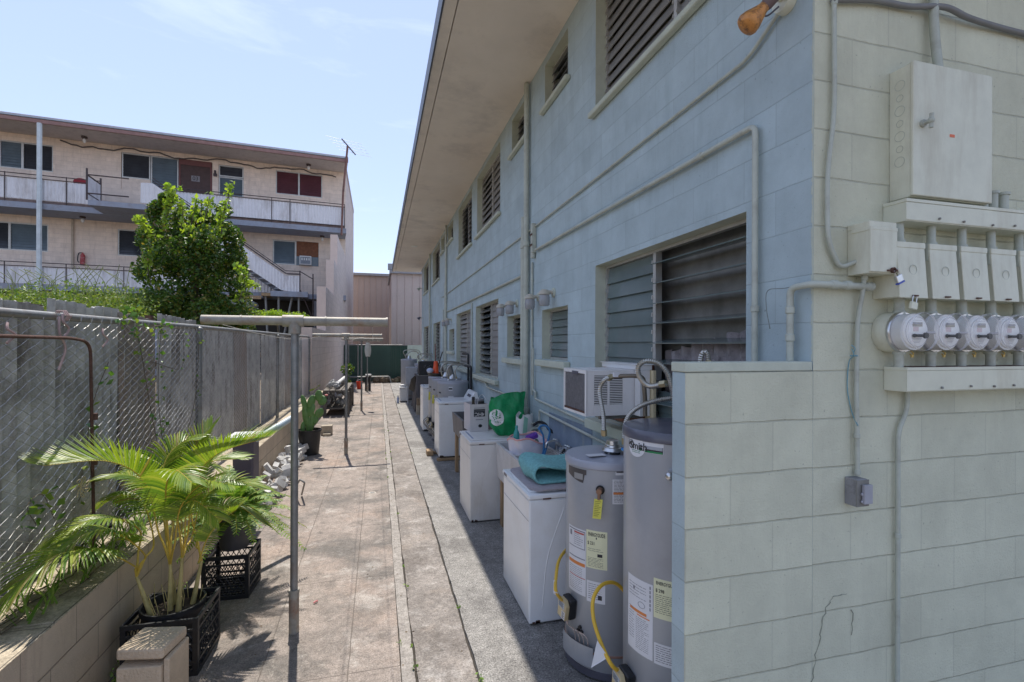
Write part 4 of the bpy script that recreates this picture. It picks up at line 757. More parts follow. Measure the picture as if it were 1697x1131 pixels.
C1.text(q, 'ENERGYGUIDE', tm, z1-hh*.11, hh*.135, squeeze=w_*hr/(hh*.135*8.2)); C1.text(q, '$ 231', t0+w_*.25, z1-hh*.34, hh*.12, squeeze=.75); C1.patch(q, tm+w_*.05, tm+w_*.28, z0+hh*.32, z0+hh*.40, .0014, 1)
C1.patch(q, tm-.012, tm+.012, z1-hh*.22, z1-hh*.17, .0014, 1)
C1.lines(q, t0+.04, t1-.05, z0+hh*.44, z1-hh*.48, .011, .0016); C1.lines(q, t0+.04, t1-.05, z0+hh*.04, z0+hh*.28, .008, .0015); H1.part('print', q, m_ink, parent=o)
o, t0, t1, z0, z1 = label(H1, C1, A1, 972.5, 1003, 965, 1000, m_paper, 988); q = MB(); C1.lines(q, t0+.04, t1-.05, z0+.02, z1-.015, .012, .0018); C1.patch(q, t1-.16, t1-.07, z0+.02, z0+.045, .0014, 1); H1.part('print', q, m_ink, parent=o)
o, t0, t1, z0, z1 = label(H1, C1, A1, 1020, 1043, 771, 788, m_paper, 1032); q = MB(); C1.patch(q, t0+.02, t1-.01, z0+.014, z1-.003, .0014); H1.part('print', q, M_('charcoal_print', (.10, .10, .11), .6), parent=o)
o, t0, t1, z0, z1 = label(H1, C1, A1, 1015, 1043, 795, 836, m_paper, 1030); q = MB(); C1.lines(q, t0+.03, t1-.02, z0+.01, z1-.008, .008, .0018); H1.part('print', q, m_ink, parent=o); q = MB(); C1.patch(q, t0+.02, t1-.01, z0+.055, z0+.068, .0016); H1.part('orange_bar', q, m_orangeink, parent=o)
# curved brand plate without wording
t0 = A1(943, 765)[0]; t1 = A1(972, 765)[0]; z1 = 1.206; vs = []; fs = []; n = 14
for i in range(n+1):
    u = i/n; vs += [C1.p(t0+(t1-t0)*u, z1-.045-.035*math.sin(min(u*1.0, 1)*math.pi*.5) if u < .9 else z1-.03, .0012), C1.p(t0+(t1-t0)*u, z1, .0012)]
for i in range(n): fs.append((2*i, 2*i+2, 2*i+3, 2*i+1))
H1.part('brand_plate', MB().add(vs, fs), M_('plate_dark', (.09, .08, .08), .4)); q = MB(); C1.patch(q, t0+(t1-t0)*.42, t0+(t1-t0)*.85, z1-.062, z1-.028, .002); H1.part('plate_window', q, M_('plate_grey', (.32, .31, .30), .4))
q = MB(); q.cbox((h1x-.13, h1y-.10, 1.279), (.11, .055, .002)); H1.part('top_sticker', q, m_paper)
# draft hood
hd = MB(); hx, hy, hz = h1x+.00, h1y-.06, 1.268
for a in (.6, 2.2, 3.8, 5.4): hd.box((hx+.055*math.cos(a)-.005, hy+.055*math.sin(a)-.002, hz-.01), (hx+.055*math.cos(a)+.005, hy+.055*math.sin(a)+.002, hz+.03))
hd.lathe([(.062, .022), (.066, .026), (.060, .044), (.048, .048), (.046, .058), (.040, .062), (.038, .085), (.032, .088), (0, .088)], (hx, hy, hz), 32); H1.part('draft_hood', hd, m_steel, smooth=True)
H1.part('flue_collar', MB().lathe([(.05, -.005), (.05, .018), (0, .018)], (hx, hy, hz), 24), m_black)
# relief valve and hanging tag
tv = Vector(C1.p(A1(995, 812)[0], A1(995, 812)[1], 0)); nrm = Vector((tv.x-h1x, tv.y-h1y, 0)).normalized()
H1.part('relief_valve', MB().tube([tv-nrm*.01, tv+nrm*.05], .016, 10).tube([tv+nrm*.04+Vector((0, 0, .01)), tv+nrm*.045+Vector((0, 0, -.045))], .010, 8), M_('aged_brass', (.28, .16, .10), .5, .4), smooth=True)
H1.part('valve_ring', MB().lathe([(.024, -.002), (.026, .004), (0, .004)], n=20, M=Matrix.Translation(tv) @ nrm.to_track_quat('Z', 'Y').to_matrix().to_4x4()), m_black)
tg = MB(); a = tv+nrm*.048+Vector((0, 0, -.02)); sd_ = Vector((-nrm.y, nrm.x, 0)); dn_ = Vector((-.10, 0, -1)).normalized()
tg.prism([a+sd_*-.024+dn_*.02, a+sd_*.024+dn_*.02, a+sd_*.024+dn_*.13, a+sd_*-.024+dn_*.13], nrm*.0015); tgo = H1.part('warning_tag', tg, M_('yellow_tag', (.66, .62, .10), .5)); q = MB()
for i in range(9): b = a+dn_*(.032+i*.010)+nrm*.0022; q.quad(b-sd_*.018, b+sd_*(.018-.006*(i % 3)), b+sd_*(.018-.006*(i % 3))+dn_*.003, b-sd_*.018+dn_*.003)
H1.part('print', q, M_('olive_print', (.25, .22, .03), .6), parent=tgo)
# gas control on each heater
def gas_control(t, C, th, z, tag_=True):
    n_ = Vector((math.cos(th), math.sin(th), 0)); s_ = Vector((-math.sin(th), math.cos(th), 0)); P0 = Vector(C.p(th, z, 0)); Mx = Matrix.Identity(4)
    for i in range(3): Mx[i][0] = s_[i]; Mx[i][1] = n_[i]; Mx[i][2] = (0, 0, 1)[i]
    Mx = Matrix.Translation(P0) @ Mx @ Matrix.Rotation(R(8), 4, 'Y')
    t.part('control_back', MB().box((-.045, 0, -.06), (.045, .05, .06), Mx), m_black, bevel=.01)
    b = MB(); b.prism([Mx @ Vector(q) for q in ((-.042, .05, -.058), (.038, .05, -.058), (.042, .05, .03), (.02, .05, .058), (-.03, .05, .058), (-.044, .05, .04))], Mx.to_3x3() @ Vector((0, .028, 0))); bo_ = t.part('gas_control', b, M_('tan_plastic', (.52, .42, .24), .45), bevel=.004)
    t.part('screen', MB().box((-.034, .0785, .005), (.026, .080, .045), Mx), M_('grey_blue_decal', (.42, .47, .53), .35), parent=bo_); t.part('sticker', MB().box((.004, .0785, -.052), (.036, .080, -.006), Mx), m_paper, parent=bo_)
    pr = MB()
    for i in range(5): pr.box((-.030, .0802, .012+i*.006), (.018-.004*(i % 2), .0808, .014+i*.006), Mx)
    for i in range(5): pr.box((.008, .0802, -.046+i*.008), (.032-.004*(i % 2), .0808, -.043+i*.008), Mx)
    t.part('print', pr, m_ink, parent=bo_)
    t.part('dial', MB().tube([Mx @ Vector((-.05, .03, -.005)), Mx @ Vector((-.065, .03, -.005))], .017, 14), m_black, smooth=True); return Mx
G1 = gas_control(H1, C1, A1(949, 990)[0], A1(945, 1000)[1])
fo_ = Vector(C1.p(A1(962, 1042)[0], A1(965, 1045)[1], .0)); nn = Vector((fo_.x-h1x, fo_.y-h1y, 0)).normalized(); ss = Vector((-nn.y, nn.x, 0)); q = MB()
for a in (1.57, 3.67, 5.76): q.lathe([(.0105, 0), (.0105, .012), (0, .014)], n=14, M=Matrix.Translation(fo_+ss*.014*math.cos(a)+Vector((0, 0, .014*math.sin(a)))) @ nn.to_track_quat('Z', 'Y').to_matrix().to_4x4())
H1.part('sight_port', q, m_black, smooth=True)
# bent burner cover plate at the foot, wires down to it
t0 = A1(944, 1080)[0]-.25; t1 = A1(985, 1080)[0]; q = MB(); C1.patch(q, t0+.12, t1, .085, .20, .028); H1.part('burner_cover', q, m_greyh)
q = MB()
for k in range(4):
    a = G1 @ Vector((-.01+.008*k, .03, -.058)); th = A1(955+k*6, 1060)[0]; q.tube(spline([a, a+Vector((.0, 0, -.05)), Vector(C1.p(th, .25, .02)), Vector(C1.p(th+.05, .17, .012))], 5), .0028, 5)
H1.part('wires', q, M_('brown_white_wire', (.42, .34, .30), .5, var=.6, scale=60), smooth=True)
# ------- taller heater next to the low wall
h2x, h2y, hr2 = 1.452, 2.16, .266
H2 = heater('water_heater', 'tall grey water heater with dark lid partly hidden by the low block wall', h2x, h2y, hr2, 1.535, 'water heaters', M_('dark_slate_lid', (.10, .10, .13), .3, var=.06, coat=.3), lidh=.048)
C2 = Cyl(h2x, h2y, hr2)
def A2(px, py): return on_cyl(px, py, h2x, h2y, hr2)
o, t0, t1, z0, z1 = label(H2, C2, A2, 1044, 1100, 722, 751, m_paper, 1075); z1 = min(z1, 1.468)
q = MB(); hh = z1-z0; C2.patch(q, t0+(t1-t0)*.38, t1-.015, z0+hh*.04, z0+hh*.30, .0014); H2.part('green_band', q, M_('logo_green', (.02, .22, .08), .4), parent=o); q = MB(); C2.patch(q, t0+(t1-t0)*.38, t1-.015, z0+hh*.30, z0+hh*.50, .0014); C2.patch(q, t1-.018, t1-.010, z0+.002, z1-.002, .0014, 1); H2.part('black_band', q, m_ink, parent=o)
q = MB(); C2.patch(q, t0+(t1-t0)*.38, t1-.02, z0+hh*.52, z1-hh*.06, .0014); H2.part('grey_band', q, M_('logo_grey', (.38, .40, .44), .4), parent=o)
tc_ = t0+(t1-t0)*.26; ovz = z0+hh*.52; q = MB(); n = 32; vs = [C2.p(tc_, ovz, .0022)]
for i in range(n): a = 2*math.pi*i/n; vs.append(C2.p(tc_+.072/hr2*math.cos(a)*.8, ovz+.058*math.sin(a)*.85, .0022))
q.add(vs, [(0, i+1, (i+1) % n+1) for i in range(n)]); ov = H2.part('oval_logo', q, m_paper)
q = MB(); C2.text(q, 'Smith', tc_+.05, ovz+.003, .050, off=.0034); C2.text(q, 'AO', tc_-.13, ovz+.008, .026, off=.003); H2.part('lettering', q, m_ink, parent=ov)
q = MB(); C2.lines(q, tc_-.10, tc_+.13, ovz-.028, ovz-.018, .008, .0022, .003); H2.part('tagline', q, M_('logo_green', (.02, .22, .08)), parent=ov)
q = MB(); n = 24; ring = [C2.p(tc_-.13+.022/hr2*math.cos(a)*.9, ovz+.008+.020*math.sin(a), .0032) for a in [2*math.pi*i/n for i in range(n+1)]]; q.tube(ring, .0012, 4); H2.part('logo_ring', q, m_ink, parent=ov)
def biglabel(px0, px1, yt, yb, mat, pm, dens=True):
    o, t0, t1, z0, z1 = label(H2, C2, A2, px0, px1, yt, yb, mat, pm); return o, t0, t1, z0, z1
o, t0, t1, z0, z1 = biglabel(1041.5, 1082, 968, 1093, m_paper, 1075); hh = z1-z0; w_ = t1-t0; q = MB()
C2.lines(q, t0+.05, t0+w_*.86, z1-hh*.26, z1-.03, .014, .0022); C2.lines(q, t0+w_*.40, t1-.05, z0+.02, z1-hh*.52, .009, .0018); C2.lines(q, t0+.05, t0+w_*.35, z0+.05, z1-hh*.42, .012, .002); C2.patch(q, t0+w_*.28, t0+w_*.36, z1-hh*.16, z1-hh*.12, .0014, 1)
for k in range(6): C2.patch(q, t1-.062, t1-.04, z1-hh*.03-k*.02-.014, z1-hh*.03-k*.02, .0014, 1)
H2.part('print', q, M_('soft_print', (.22, .22, .24), .6), parent=o); q = MB(); C2.patch(q, t0+.08, t1-.12, z1-hh*.46, z1-hh*.42, .0014); C2.patch(q, t0+w_*.45, t1-.06, z1-hh*.49, z1-hh*.475, .0014); H2.part('orange_bar', q, m_orangeink, parent=o)
q = MB(); ring = [C2.p(t0+w_*.62+.02/hr2*math.cos(a), z1-hh*.33+.014*math.sin(a), .0016) for a in [2*math.pi*i/16 for i in range(17)]]; q.tube(ring, .001, 4); H2.part('stamp', q, M_('soft_print', (.22, .22, .24)), parent=o)
o, t0, t1, z0, z1 = biglabel(1083.5, 1127, 962, 1028, m_paperY, 1100); hh = z1-z0; w_ = t1-t0; q = MB(); C2.text(q, 'ENERGYGUIDE', (t0+t1)/2, z1-hh*.11, hh*.12, squeeze=w_*hr2/(hh*.12*8.2)); C2.text(q, '$ 298', t0+w_*.25, z1-hh*.30, hh*.12, squeeze=.8)
C2.lines(q, t0+.03, t1-.03, z0+.02, z1-hh*.40, .009, .0016); H2.part('print', q, m_ink, parent=o)
o, t0, t1, z0, z1 = biglabel(1084, 1127, 1070, 1105, m_paper, 1100); q = MB(); C2.lines(q, t0+.03, t1-.03, z0+.01, z1-.01, .010, .0018); H2.part('print', q, m_ink, parent=o)
tv = Vector(C2.p(A2(1112, 786)[0], A2(1112, 786)[1], 0)); nrm = Vector((tv.x-h2x, tv.y-h2y, 0)).normalized()
H2.part('relief_valve', MB().tube([tv-nrm*.01, tv+nrm*.04], .018, 12).ell(tv+nrm*.04, (.02, .02, .02)), m_steel, smooth=True)
G2 = gas_control(H2, C2, A2(1046, 1100)[0]-.02, A2(1046, 1122)[1]-.02)
# yellow gas hoses
def OY(px, py, Y): return onY(px, py, Y)
def hose(label, pts, tagp=None):
    P = spline(pts, 8); t = T('gas_hose', label, 'gas hose', tuple(min(P, key=lambda k: k.z)), 0, 'yellow gas hoses'); t.part('hose', MB().tube(P, .0098, 10), m_yellow, smooth=True)
    return t
a = G1 @ Vector((-.035, .035, -.0)); g = hose('yellow gas hose looping behind the left heater to its control box', [a+Vector((.0, 0, .0)), OY(922, 982, 2.66), OY(921, 962, 2.72), OY(926, 930, 2.88), OY(940, 910, 3.05), OY(955, 905, 3.12), OY(975, 905, 3.14)])
g.part('white_tag', MB().tube([OY(921, 984, 2.655), OY(920.5, 964, 2.715)], .013, 8), m_paper)
a = G2 @ Vector((-.03, .035, .02)); g = hose('yellow gas hose arching between the two nearest heaters', [a, OY(1012, 1100, 2.14), OY(993, 1058, 2.22), OY(983, 1022, 2.27), OY(984, 990, 2.31), OY(999, 969, 2.36), OY(1020, 967, 2.42), OY(1038, 985, 2.47), OY(1052, 1010, 2.50), OY(1070, 1040, 2.48)])
g.part('paper_flag', MB().prism([OY(990, 1062, 2.19), OY(1008, 1090, 2.15), OY(980, 1107, 2.19), OY(986, 1082, 2.20)], (0, .002, 0)), m_paper)
# flexible water connectors
def flex(name, label, pts, r=.0125, ends=True, rib=True, mat=None):
    P = [Vector(p) for p in pts]; t = T(name, label, 'connector', tuple(min(P, key=lambda k: k.z)), 0, 'flexible water connectors'); t.part('hose', hose_flex(P, r, rib), mat or m_flex, smooth=True)
    if ends: t.part('nuts', MB().tube([P[0], P[0]+(P[1]-P[0]).normalized()*.035], r*1.45, 6).tube([P[-1], P[-1]+(P[-2]-P[-1]).normalized()*.035], r*1.45, 6), M_('brass_nut', (.42, .36, .22), .4, .7))
    return t
flex('flexible_connector', 'corrugated connector rising from the short heater in front of the air conditioner', [OY(1001, 722, 2.72), OY(1000, 690, 2.70), OY(994, 650, 2.68), OY(1000, 632, 2.68), OY(1014, 624, 2.70)])
t = T('pipe_elbow', 'dark pipe joint between the two flexible connectors', 'pipe joint', OY(1050, 622, 2.6)); t.part('pipe', MB().tube(arc([OY(1014, 624, 2.70), OY(1050, 623, 2.62), OY(1066, 625, 2.60), OY(1069, 660, 2.60), OY(1069, 690, 2.60)], .03, 4), .013, 10), M_('dark_pipe_joint', (.20, .17, .13), .5, .5, var=.3), smooth=True)
t.part('white_tag', MB().cbox(OY(1021, 621, 2.675), (.035, .02, .03)), m_paper)
flex('flexible_connector', 'corrugated connector making a high loop above the tall heater', [OY(1104, 636, 2.2), OY(1075, 640, 2.3), OY(1060, 625, 2.36), OY(1058, 608, 2.38), OY(1070, 599, 2.36), OY(1090, 602, 2.32), OY(1106, 618, 2.27), OY(1113, 640, 2.23), OY(1118, 665, 2.2), OY(1120, 690, 2.2)], .013)
flex('flexible_connector', 'corrugated connector curving up from the gap between the two heaters', [OY(1036, 737, 2.50), OY(1035, 710, 2.50), OY(1043, 688, 2.48), OY(1062, 673, 2.42), OY(1090, 664, 2.34), OY(1125, 659, 2.26)], .0125)
flex('flexible_connector', 'short connector loop standing above the low wall against the window', [OY(1160, 640, 2.20), OY(1161, 600, 2.18), OY(1163, 588, 2.17), OY(1168, 583, 2.16), OY(1173, 589, 2.15), OY(1175, 610, 2.14)], .013)
t = T('pipe_nipple', 'dark vertical pipe with blue collar on top of the short heater', 'pipe', OY(1036, 742, 2.50)); t.part('pipe', MB().tube([OY(1037, 745, 2.50), OY(1036, 722, 2.50)], .014, 10), m_dgrey, smooth=True); t.part('collar', MB().lathe([(.026, -.004), (.026, .006), (0, .006)], OY(1037, 745, 2.50), 20), M_('blue_collar', (.05, .25, .60), .4)); t.part('tag', MB().cbox(OY(1036, 710, 2.47), (.022, .003, .05)), m_paper)
# =================================================================== WASHERS AND SINKS
random.seed(41)
def washer(label, x0, x1, y0, y1, top, base=.02, console=False, yfeet=True, rustc=True, mat=None, grp='white washing machines along the wall', ctop=.14):
    mat = mat or m_white; t = T('washing_machine', label, 'washing machine', ((x0+x1)/2, (y0+y1)/2, 0), 0, grp)
    t.part('cabinet', MB().box((x0+.004, y0+.004, base), (x1, y1-.004, top-.052)), mat, bevel=.012)
    t.part('kick_gap', MB().box((x0+.03, y0+.03, base-.02), (x1-.02, y1-.03, base+.004)), m_black)
    tp_ = t.part('top', MB().box((x0-.004, y0-.003, top-.048), (x1, y1+.003, top-.012)), mat, bevel=.01)
    t.part('lid', MB().box((x0+.02, y0+.05, top-.012), (x1-.16, y1-.05, top)), mat, parent=tp_, bevel=.006)
    t.part('lid_label', MB().box((x0+.045, y0+.12, top), (x0+.065, y1-.12, top+.0008)), M_('lid_blue_print', (.25, .30, .42), .5), parent=tp_)
    t.part('badge', MB().box((x0-.0055, y1-.14, top-.040), (x0-.004, y1-.05, top-.020)), m_dgrey); t.part('front_seam', MB().box((x0+.0015, y0+.02, top-.20), (x0+.0038, y1-.02, top-.197)), M_('seam_grey', (.45, .44, .44)))
    # stamped relief on the near side
    q = MB(); qs = [(x0+.16, y0+.0035, base+.12), (x0+.24, y0+.0035, top-.18)]
    q.tube(spline([(x0+.10, y0+.004, base+.10), (x0+.14, y0+.004, (base+top)/2), (x0+.26, y0+.004, top-.12)], 8), .0035, 6); q.tube(spline([(x0+.30, y0+.004, base+.10), (x0+.33, y0+.004, (base+top)/2), (x0+.43, y0+.004, top-.12)], 8), .0035, 6)
    t.part('pressed_ribs', q, mat, smooth=True)
    if rustc:
        q = MB()
        for k in range(9): a = x0+.02+random.random()*.06; q.box((a, y0+.0025, base+.002), (a+random.uniform(.004, .016), y0+.0042, base+.012+random.random()*.014))
        q.box((x0+.10, y0-.0045, top-.050), (x0+.16, y0-.0025, top-.040)); t.part('rust_spots', q, m_rust)
    if console:
        c = MB(); c.prism([(x1-.17, y0+.02, top-.012), (x1-.08, y0+.02, top+ctop), (x1-.03, y0+.02, top+ctop), (x1, y0+.02, top-.012)], (0, y1-y0-.04, 0)); co = t.part('console', c, mat, bevel=.012)
        kn = MB()
        for k in range(3):
            yy = y0+.16+k*.10; kn.lathe([(.026, 0), (.024, .014), (0, .016)], n=16, M=Matrix.Translation((x1-.125, yy, top-.012+(ctop+.012)*.5)) @ Matrix.Rotation(R(-58), 4, 'Y'))
        t.part('knobs', kn, m_dgrey, parent=co, smooth=True)
    return t
W1 = washer('nearest white washing machine with a grey mat on its lid', 1.0, 1.68, 3.22, 3.95, .916, .012)
W2 = washer('white washing machine carrying the white carton and the green bag', .96, 1.63, 5.25, 5.95, .895, .012, mat=M_('cream_enamel', (.72, .70, .68), .35, var=.04, stain=(.5, .44, .36), samt=.45, sscale=3, streak=.4))
W3 = washer('white washing machine with raised knob console standing on wooden planks', .972, 1.66, 8.20, 8.87, .985, .065, console=True)
W4 = washer('far white washing machine half hidden behind the cluster of grey heaters', .955, 1.62, 11.05, 11.75, 1.0, .03)
t = T('wood_planks', 'short wooden planks under the washing machine with the console', 'planks', (1.2, 8.4, 0))
t.part('plank', MB().box((.95, 8.17, .004), (1.35, 8.26, .045)), m_wood, bevel=.003); t.part('plank', MB().box((.95, 8.70, .004), (1.35, 8.80, .045)), m_wood, bevel=.003)
bl = MB().box((.82, 8.60, .002), (.93, 8.82, .085)); single('wood_offcut', 'brown wood offcut on the slab beside the planks', 'wood block', bl, m_wood, bevel=.003)
# grey mat with rounded corners on the near washer
m_mat = M_('grey_bath_mat', (.40, .36, .38), .95, var=.12, scale=30, bump=1, bscale=160)
def rrect(x0, x1, y0, y1, r, n=6):
    o = []
    for (cx, cy, a0) in ((x1-r, y1-r, 0), (x0+r, y1-r, 90), (x0+r, y0+r, 180), (x1-r, y0+r, 270)):
        for k in range(n+1): a = R(a0+90*k/n); o.append((cx+r*math.cos(a), cy+r*math.sin(a)))
    return o
mt = MB(); P = rrect(1.03, 1.60, 3.235, 3.90, .09); n = len(P); vs = []
for ring_, (sc, z) in enumerate(((1, .917), (1.0, .926), (.97, .931))):
    for i, (x, y) in enumerate(P): vs.append((1.315+(x-1.315)*sc, 3.57+(y-3.57)*sc, z+.004*math.sin(i*1.3)))
vs.append((1.315, 3.57, .935)); f = [(i, (i+1) % n, n+(i+1) % n, n+i) for i in range(n)]+[(n+i, n+(i+1) % n, 2*n+(i+1) % n, 2*n+i) for i in range(n)]+[(2*n+i, 2*n+(i+1) % n, 3*n) for i in range(n)]
single('bath_mat', 'flat grey mat with rounded corners on the nearest washer lid', 'mat', mt.add(vs, f), m_mat, smooth=True)
# folded teal mat
m_teal = M_('teal_towelling', (.22, .50, .50), .95, var=.25, scale=60, bump=1, bscale=190)
tm = MB(); path = []
for k in range(9): path.append((1.62-.48*k/8, .948+.004*k/8))
for k in range(1, 12): a = -math.pi/2-math.pi*k/12; path.append((1.14+.060*math.cos(a), 1.010+.058*math.sin(a)))
for k in range(10): path.append((1.15+.48*k/9, 1.072-.040*math.sin(k/9*2.6)+.018*k/9))
ny = 14; vs = []; fs = []; th = .048; L_ = len(path)
for i, (x, z) in enumerate(path):
    a = path[max(i-1, 0)]; b = path[min(i+1, L_-1)]; dx, dz = b[0]-a[0], b[1]-a[1]; l = math.hypot(dx, dz); nx, nz = dz/l, -dx/l
    for j in range(ny+1):
        v = j/ny; y = 3.30+.40*v+.10*(i/L_)*1.0-(.03 if i > 20 else 0); edge = math.sin(math.pi*min(max(v, .0), 1))**.35
        wob = .006*math.sin(v*9+i*.5); rise = -.030*(1-v)*(i/L_)**2*1.2
        hh_ = th/2*max(edge, .25)
        vs.append((x+nx*(hh_+wob), y, z+nz*(hh_+wob)+rise)); vs.append((x-nx*(hh_-wob), y, z-nz*(hh_-wob)+rise))
W_ = (ny+1)*2
for i in range(L_-1):
    for j in range(ny):
        a = i*W_+j*2; b = a+W_; fs += [(a, a+2, b+2, b), (a+1, b+1, b+3, a+3)]
    a = i*W_; b = a+W_; fs.append((a, b, b+1, a+1)); a += ny*2; b += ny*2; fs.append((b, a, a+1, b+1))
for i in (0, L_-1):
    for j in range(ny): a = i*W_+j*2; fs.append((a, a+1, a+3, a+2) if i == 0 else (a, a+2, a+3, a+1))
o = single('folded_mat', 'thick teal bath mat folded double on top of the grey mat', 'bath mat', tm.add(vs, fs), m_teal, smooth=True); sb = o.modifiers.new('sub', 'SUBSURF'); sb.levels = sb.render_levels = 1
# laundry tub on wooden legs
def tub(label, x0, x1, y0, y1, ztop, depth, mat, legs=True, divider=True, grp=None):
    t = T('laundry_sink', label, 'laundry sink', ((x0+x1)/2, (y0+y1)/2, 0), 0, grp); b = MB(); z0 = ztop-depth; w_ = .03; ins = .05
    def shell(xa, xb, ya, yb):
        b.hexa([(xa+.02, ya+.02, z0), (xb-.02, ya+.02, z0), (xb-.02, ya+.05, z0), (xa+.02, ya+.05, z0)], [(xa, ya, ztop), (xb, ya, ztop), (xb, ya+w_, ztop), (xa, ya+w_, ztop)])
        b.hexa([(xa+.02, yb-.05, z0), (xb-.02, yb-.05, z0), (xb-.02, yb-.02, z0), (xa+.02, yb-.02, z0)], [(xa, yb-w_, ztop), (xb, yb-w_, ztop), (xb, yb, ztop), (xa, yb, ztop)])
        b.hexa([(xa+.02, ya+.05, z0), (xa+.05, ya+.05, z0), (xa+.05, yb-.05, z0), (xa+.02, yb-.05, z0)], [(xa, ya+w_, ztop), (xa+w_, ya+w_, ztop), (xa+w_, yb-w_, ztop), (xa, yb-w_, ztop)])
        b.hexa([(xb-.05, ya+.05, z0), (xb-.02, ya+.05, z0), (xb-.02, yb-.05, z0), (xb-.05, yb-.05, z0)], [(xb-w_, ya+w_, ztop), (xb, ya+w_, ztop), (xb, yb-w_, ztop), (xb-w_, yb-w_, ztop)])
        b.box((xa+.05, ya+.05, z0), (xb-.05, yb-.05, z0+.02))
    shell(x0, x1, y0, y1)
    if divider: b.box((x0+w_, (y0+y1)/2-.02, z0+.021), (x1-w_, (y0+y1)/2+.02, ztop-.012))
    t.part('basin', b, mat)
    if legs:
        for (x, y) in ((x0+.06, y1-.10), (x0+.06, y0+.10), (x1-.06, y1-.10), (x1-.06, y0+.10)): t.part('leg', MB().box((x-.022, y-.045, 0), (x+.022, y+.045, z0)), m_wood)
    return t
m_tub = M_('old_white_tub', (.60, .58, .57), .5, var=.06, stain=(.42, .38, .33), samt=.5, sscale=4)
tub('white double laundry sink on wooden legs between the two nearest washers', 1.235, 1.73, 4.02, 5.20, .872, .37, m_tub)
tub('dark grey laundry sink behind the white carton', 1.10, 1.70, 6.60, 7.55, .90, .30, M_('grey_slate_tub', (.16, .15, .15), .6, var=.2), divider=False)
# faucet and glassware at the back of the sink
t = T('faucet', 'chrome faucet with lever handles at the back of the white sink', 'faucet', (1.66, 4.45, .87)); q = MB()
q.tube([(1.72, 4.30, .95), (1.72, 4.62, .95)], .013, 8); q.tube(arc([(1.72, 4.46, .95), (1.66, 4.46, 1.02), (1.56, 4.46, 1.0), (1.55, 4.46, .95)], .04, 5), .010, 8)
for y in (4.30, 4.62): q.tube([(1.72, y, .88), (1.72, y, .98)], .014, 8); q.tube([(1.72, y-.04, .985), (1.70, y+.04, .99)], .007, 6); q.ell((1.72, y, .985), (.018, .018, .014))
t.part('body', q, m_steel, smooth=True)
m_clear = GLASS('clear_glass', (.62, .66, .70), .05, .38)
for k, (px, py, yy, r, h, lb) in enumerate(((935, 742, 4.3, .05, .10, 'clear glass jar beside the sink faucet'), (950, 760, 4.1, .045, .12, 'second clear glass tumbler standing in front of the glass jar'), (968, 752, 4.05, .035, .08, 'small clear glass at the right end of the sink, next to the short heater'))):
    p = onY(px, py, yy); q = MB().lathe([(r*.8, 0), (r, h), (r*.95, h), (r*.75, .008), (0, .008)], (p.x, p.y, .872), 20); single('glass_jar', lb, 'glass jar', q, m_clear, smooth=True)
t = T('wire_rack', 'small chrome wire dish rack cluttered behind the sink', 'dish rack', (1.62, 4.1, .88)); q = MB()
for k in range(7): q.tube([(1.50+k*.03, 3.98, .89), (1.50+k*.03, 3.98, .98), (1.50+k*.03, 4.2, .98), (1.50+k*.03, 4.2, .89)], .003, 5)
q.tube([(1.49, 3.98, .98), (1.70, 3.98, .98), (1.70, 4.2, .98), (1.49, 4.2, .98)], .004, 5); t.part('wires', q, m_steel); t.part('dark_brush', MB().tube([(1.50, 4.0, .93), (1.62, 4.15, .99)], .014, 8), m_black)
# crumpled bag helper
def sackmesh(cx, cy, z0, rx, ry, h, topk=1.15, n=40, m=16, crumple=.06, seed=1, open_=True, lean=(0, 0), zwob=.05):
    r_ = random.Random(seed); ph = [r_.uniform(0, 6.28) for _ in range(10)]; am = [r_.uniform(.3, 1) for _ in range(10)]; vs = []; fs = []
    for j in range(m+1):
        v = j/m; k = math.sin(min(1, v*2.2+.18)*math.pi/2)**.6*(.80+(topk-.80)*v)
        for i in range(n):
            a = 6.283*i/n; cr = 1+crumple*sum(am[q]*math.sin(a*(q+2)+ph[q]+v*(q % 3)*3) for q in range(7))/3
            z = z0+h*v+(zwob*h*v*math.sin(a*2+ph[8])+.03*h*v*math.sin(a*5+ph[9]))
            vs.append((cx+lean[0]*v+rx*k*cr*math.cos(a), cy+lean[1]*v+ry*k*cr*math.sin(a), z))
    for j in range(m):
        for i in range(n): fs.append((j*n+i, j*n+(i+1) % n, (j+1)*n+(i+1) % n, (j+1)*n+i))
    fs.append(tuple(range(n-1, -1, -1)))
    return MB().add(vs, fs), vs[-n:]
# white plastic bag in the sink with its contents
pb_ = onY(873, 752, 4.72); sk, rim = sackmesh(pb_.x, 4.72, .60, .17, .17, .40, 1.15, seed=5, crumple=.14, zwob=.06)
t = T('plastic_bag', 'white plastic bag with pink rim full of bottles and cans in the sink', 'plastic bag', (pb_.x, 4.72, .60))
t.part('bag', sk, M_('white_film', (.70, .68, .74), .35, var=.06, stain=(.40, .46, .62), samt=.55, sscale=6), smooth=True); t.part('pink_rim', MB().tube(rim+rim[:1], .009, 6), M_('pink_film', (.70, .36, .34), .4), smooth=True)
def bottle(name, label, cat, p, r, h, mat, capm, M=None, neck=.45):
    t = T(name, label, cat, tuple(p), world=False); t.part('body', MB().lathe([(r*.85, 0), (r, .01), (r, h*.62), (r*neck, h*.82), (r*neck, h*.92)], n=16), mat, smooth=True); t.part('cap', MB().lathe([(r*neck*1.15, h*.90), (r*neck*1.15, h), (0, h)], n=12), capm, smooth=True); return t
m_tealp = M_('teal_plastic', (.06, .34, .32), .25, var=.1); p = onY(854, 726, 4.68)
bo1 = bottle('spray_bottle', 'translucent teal bottle standing in the white plastic bag', 'bottle', (p.x+.02, p.y+.03, .93), .03, .20, m_tealp, m_tealp)
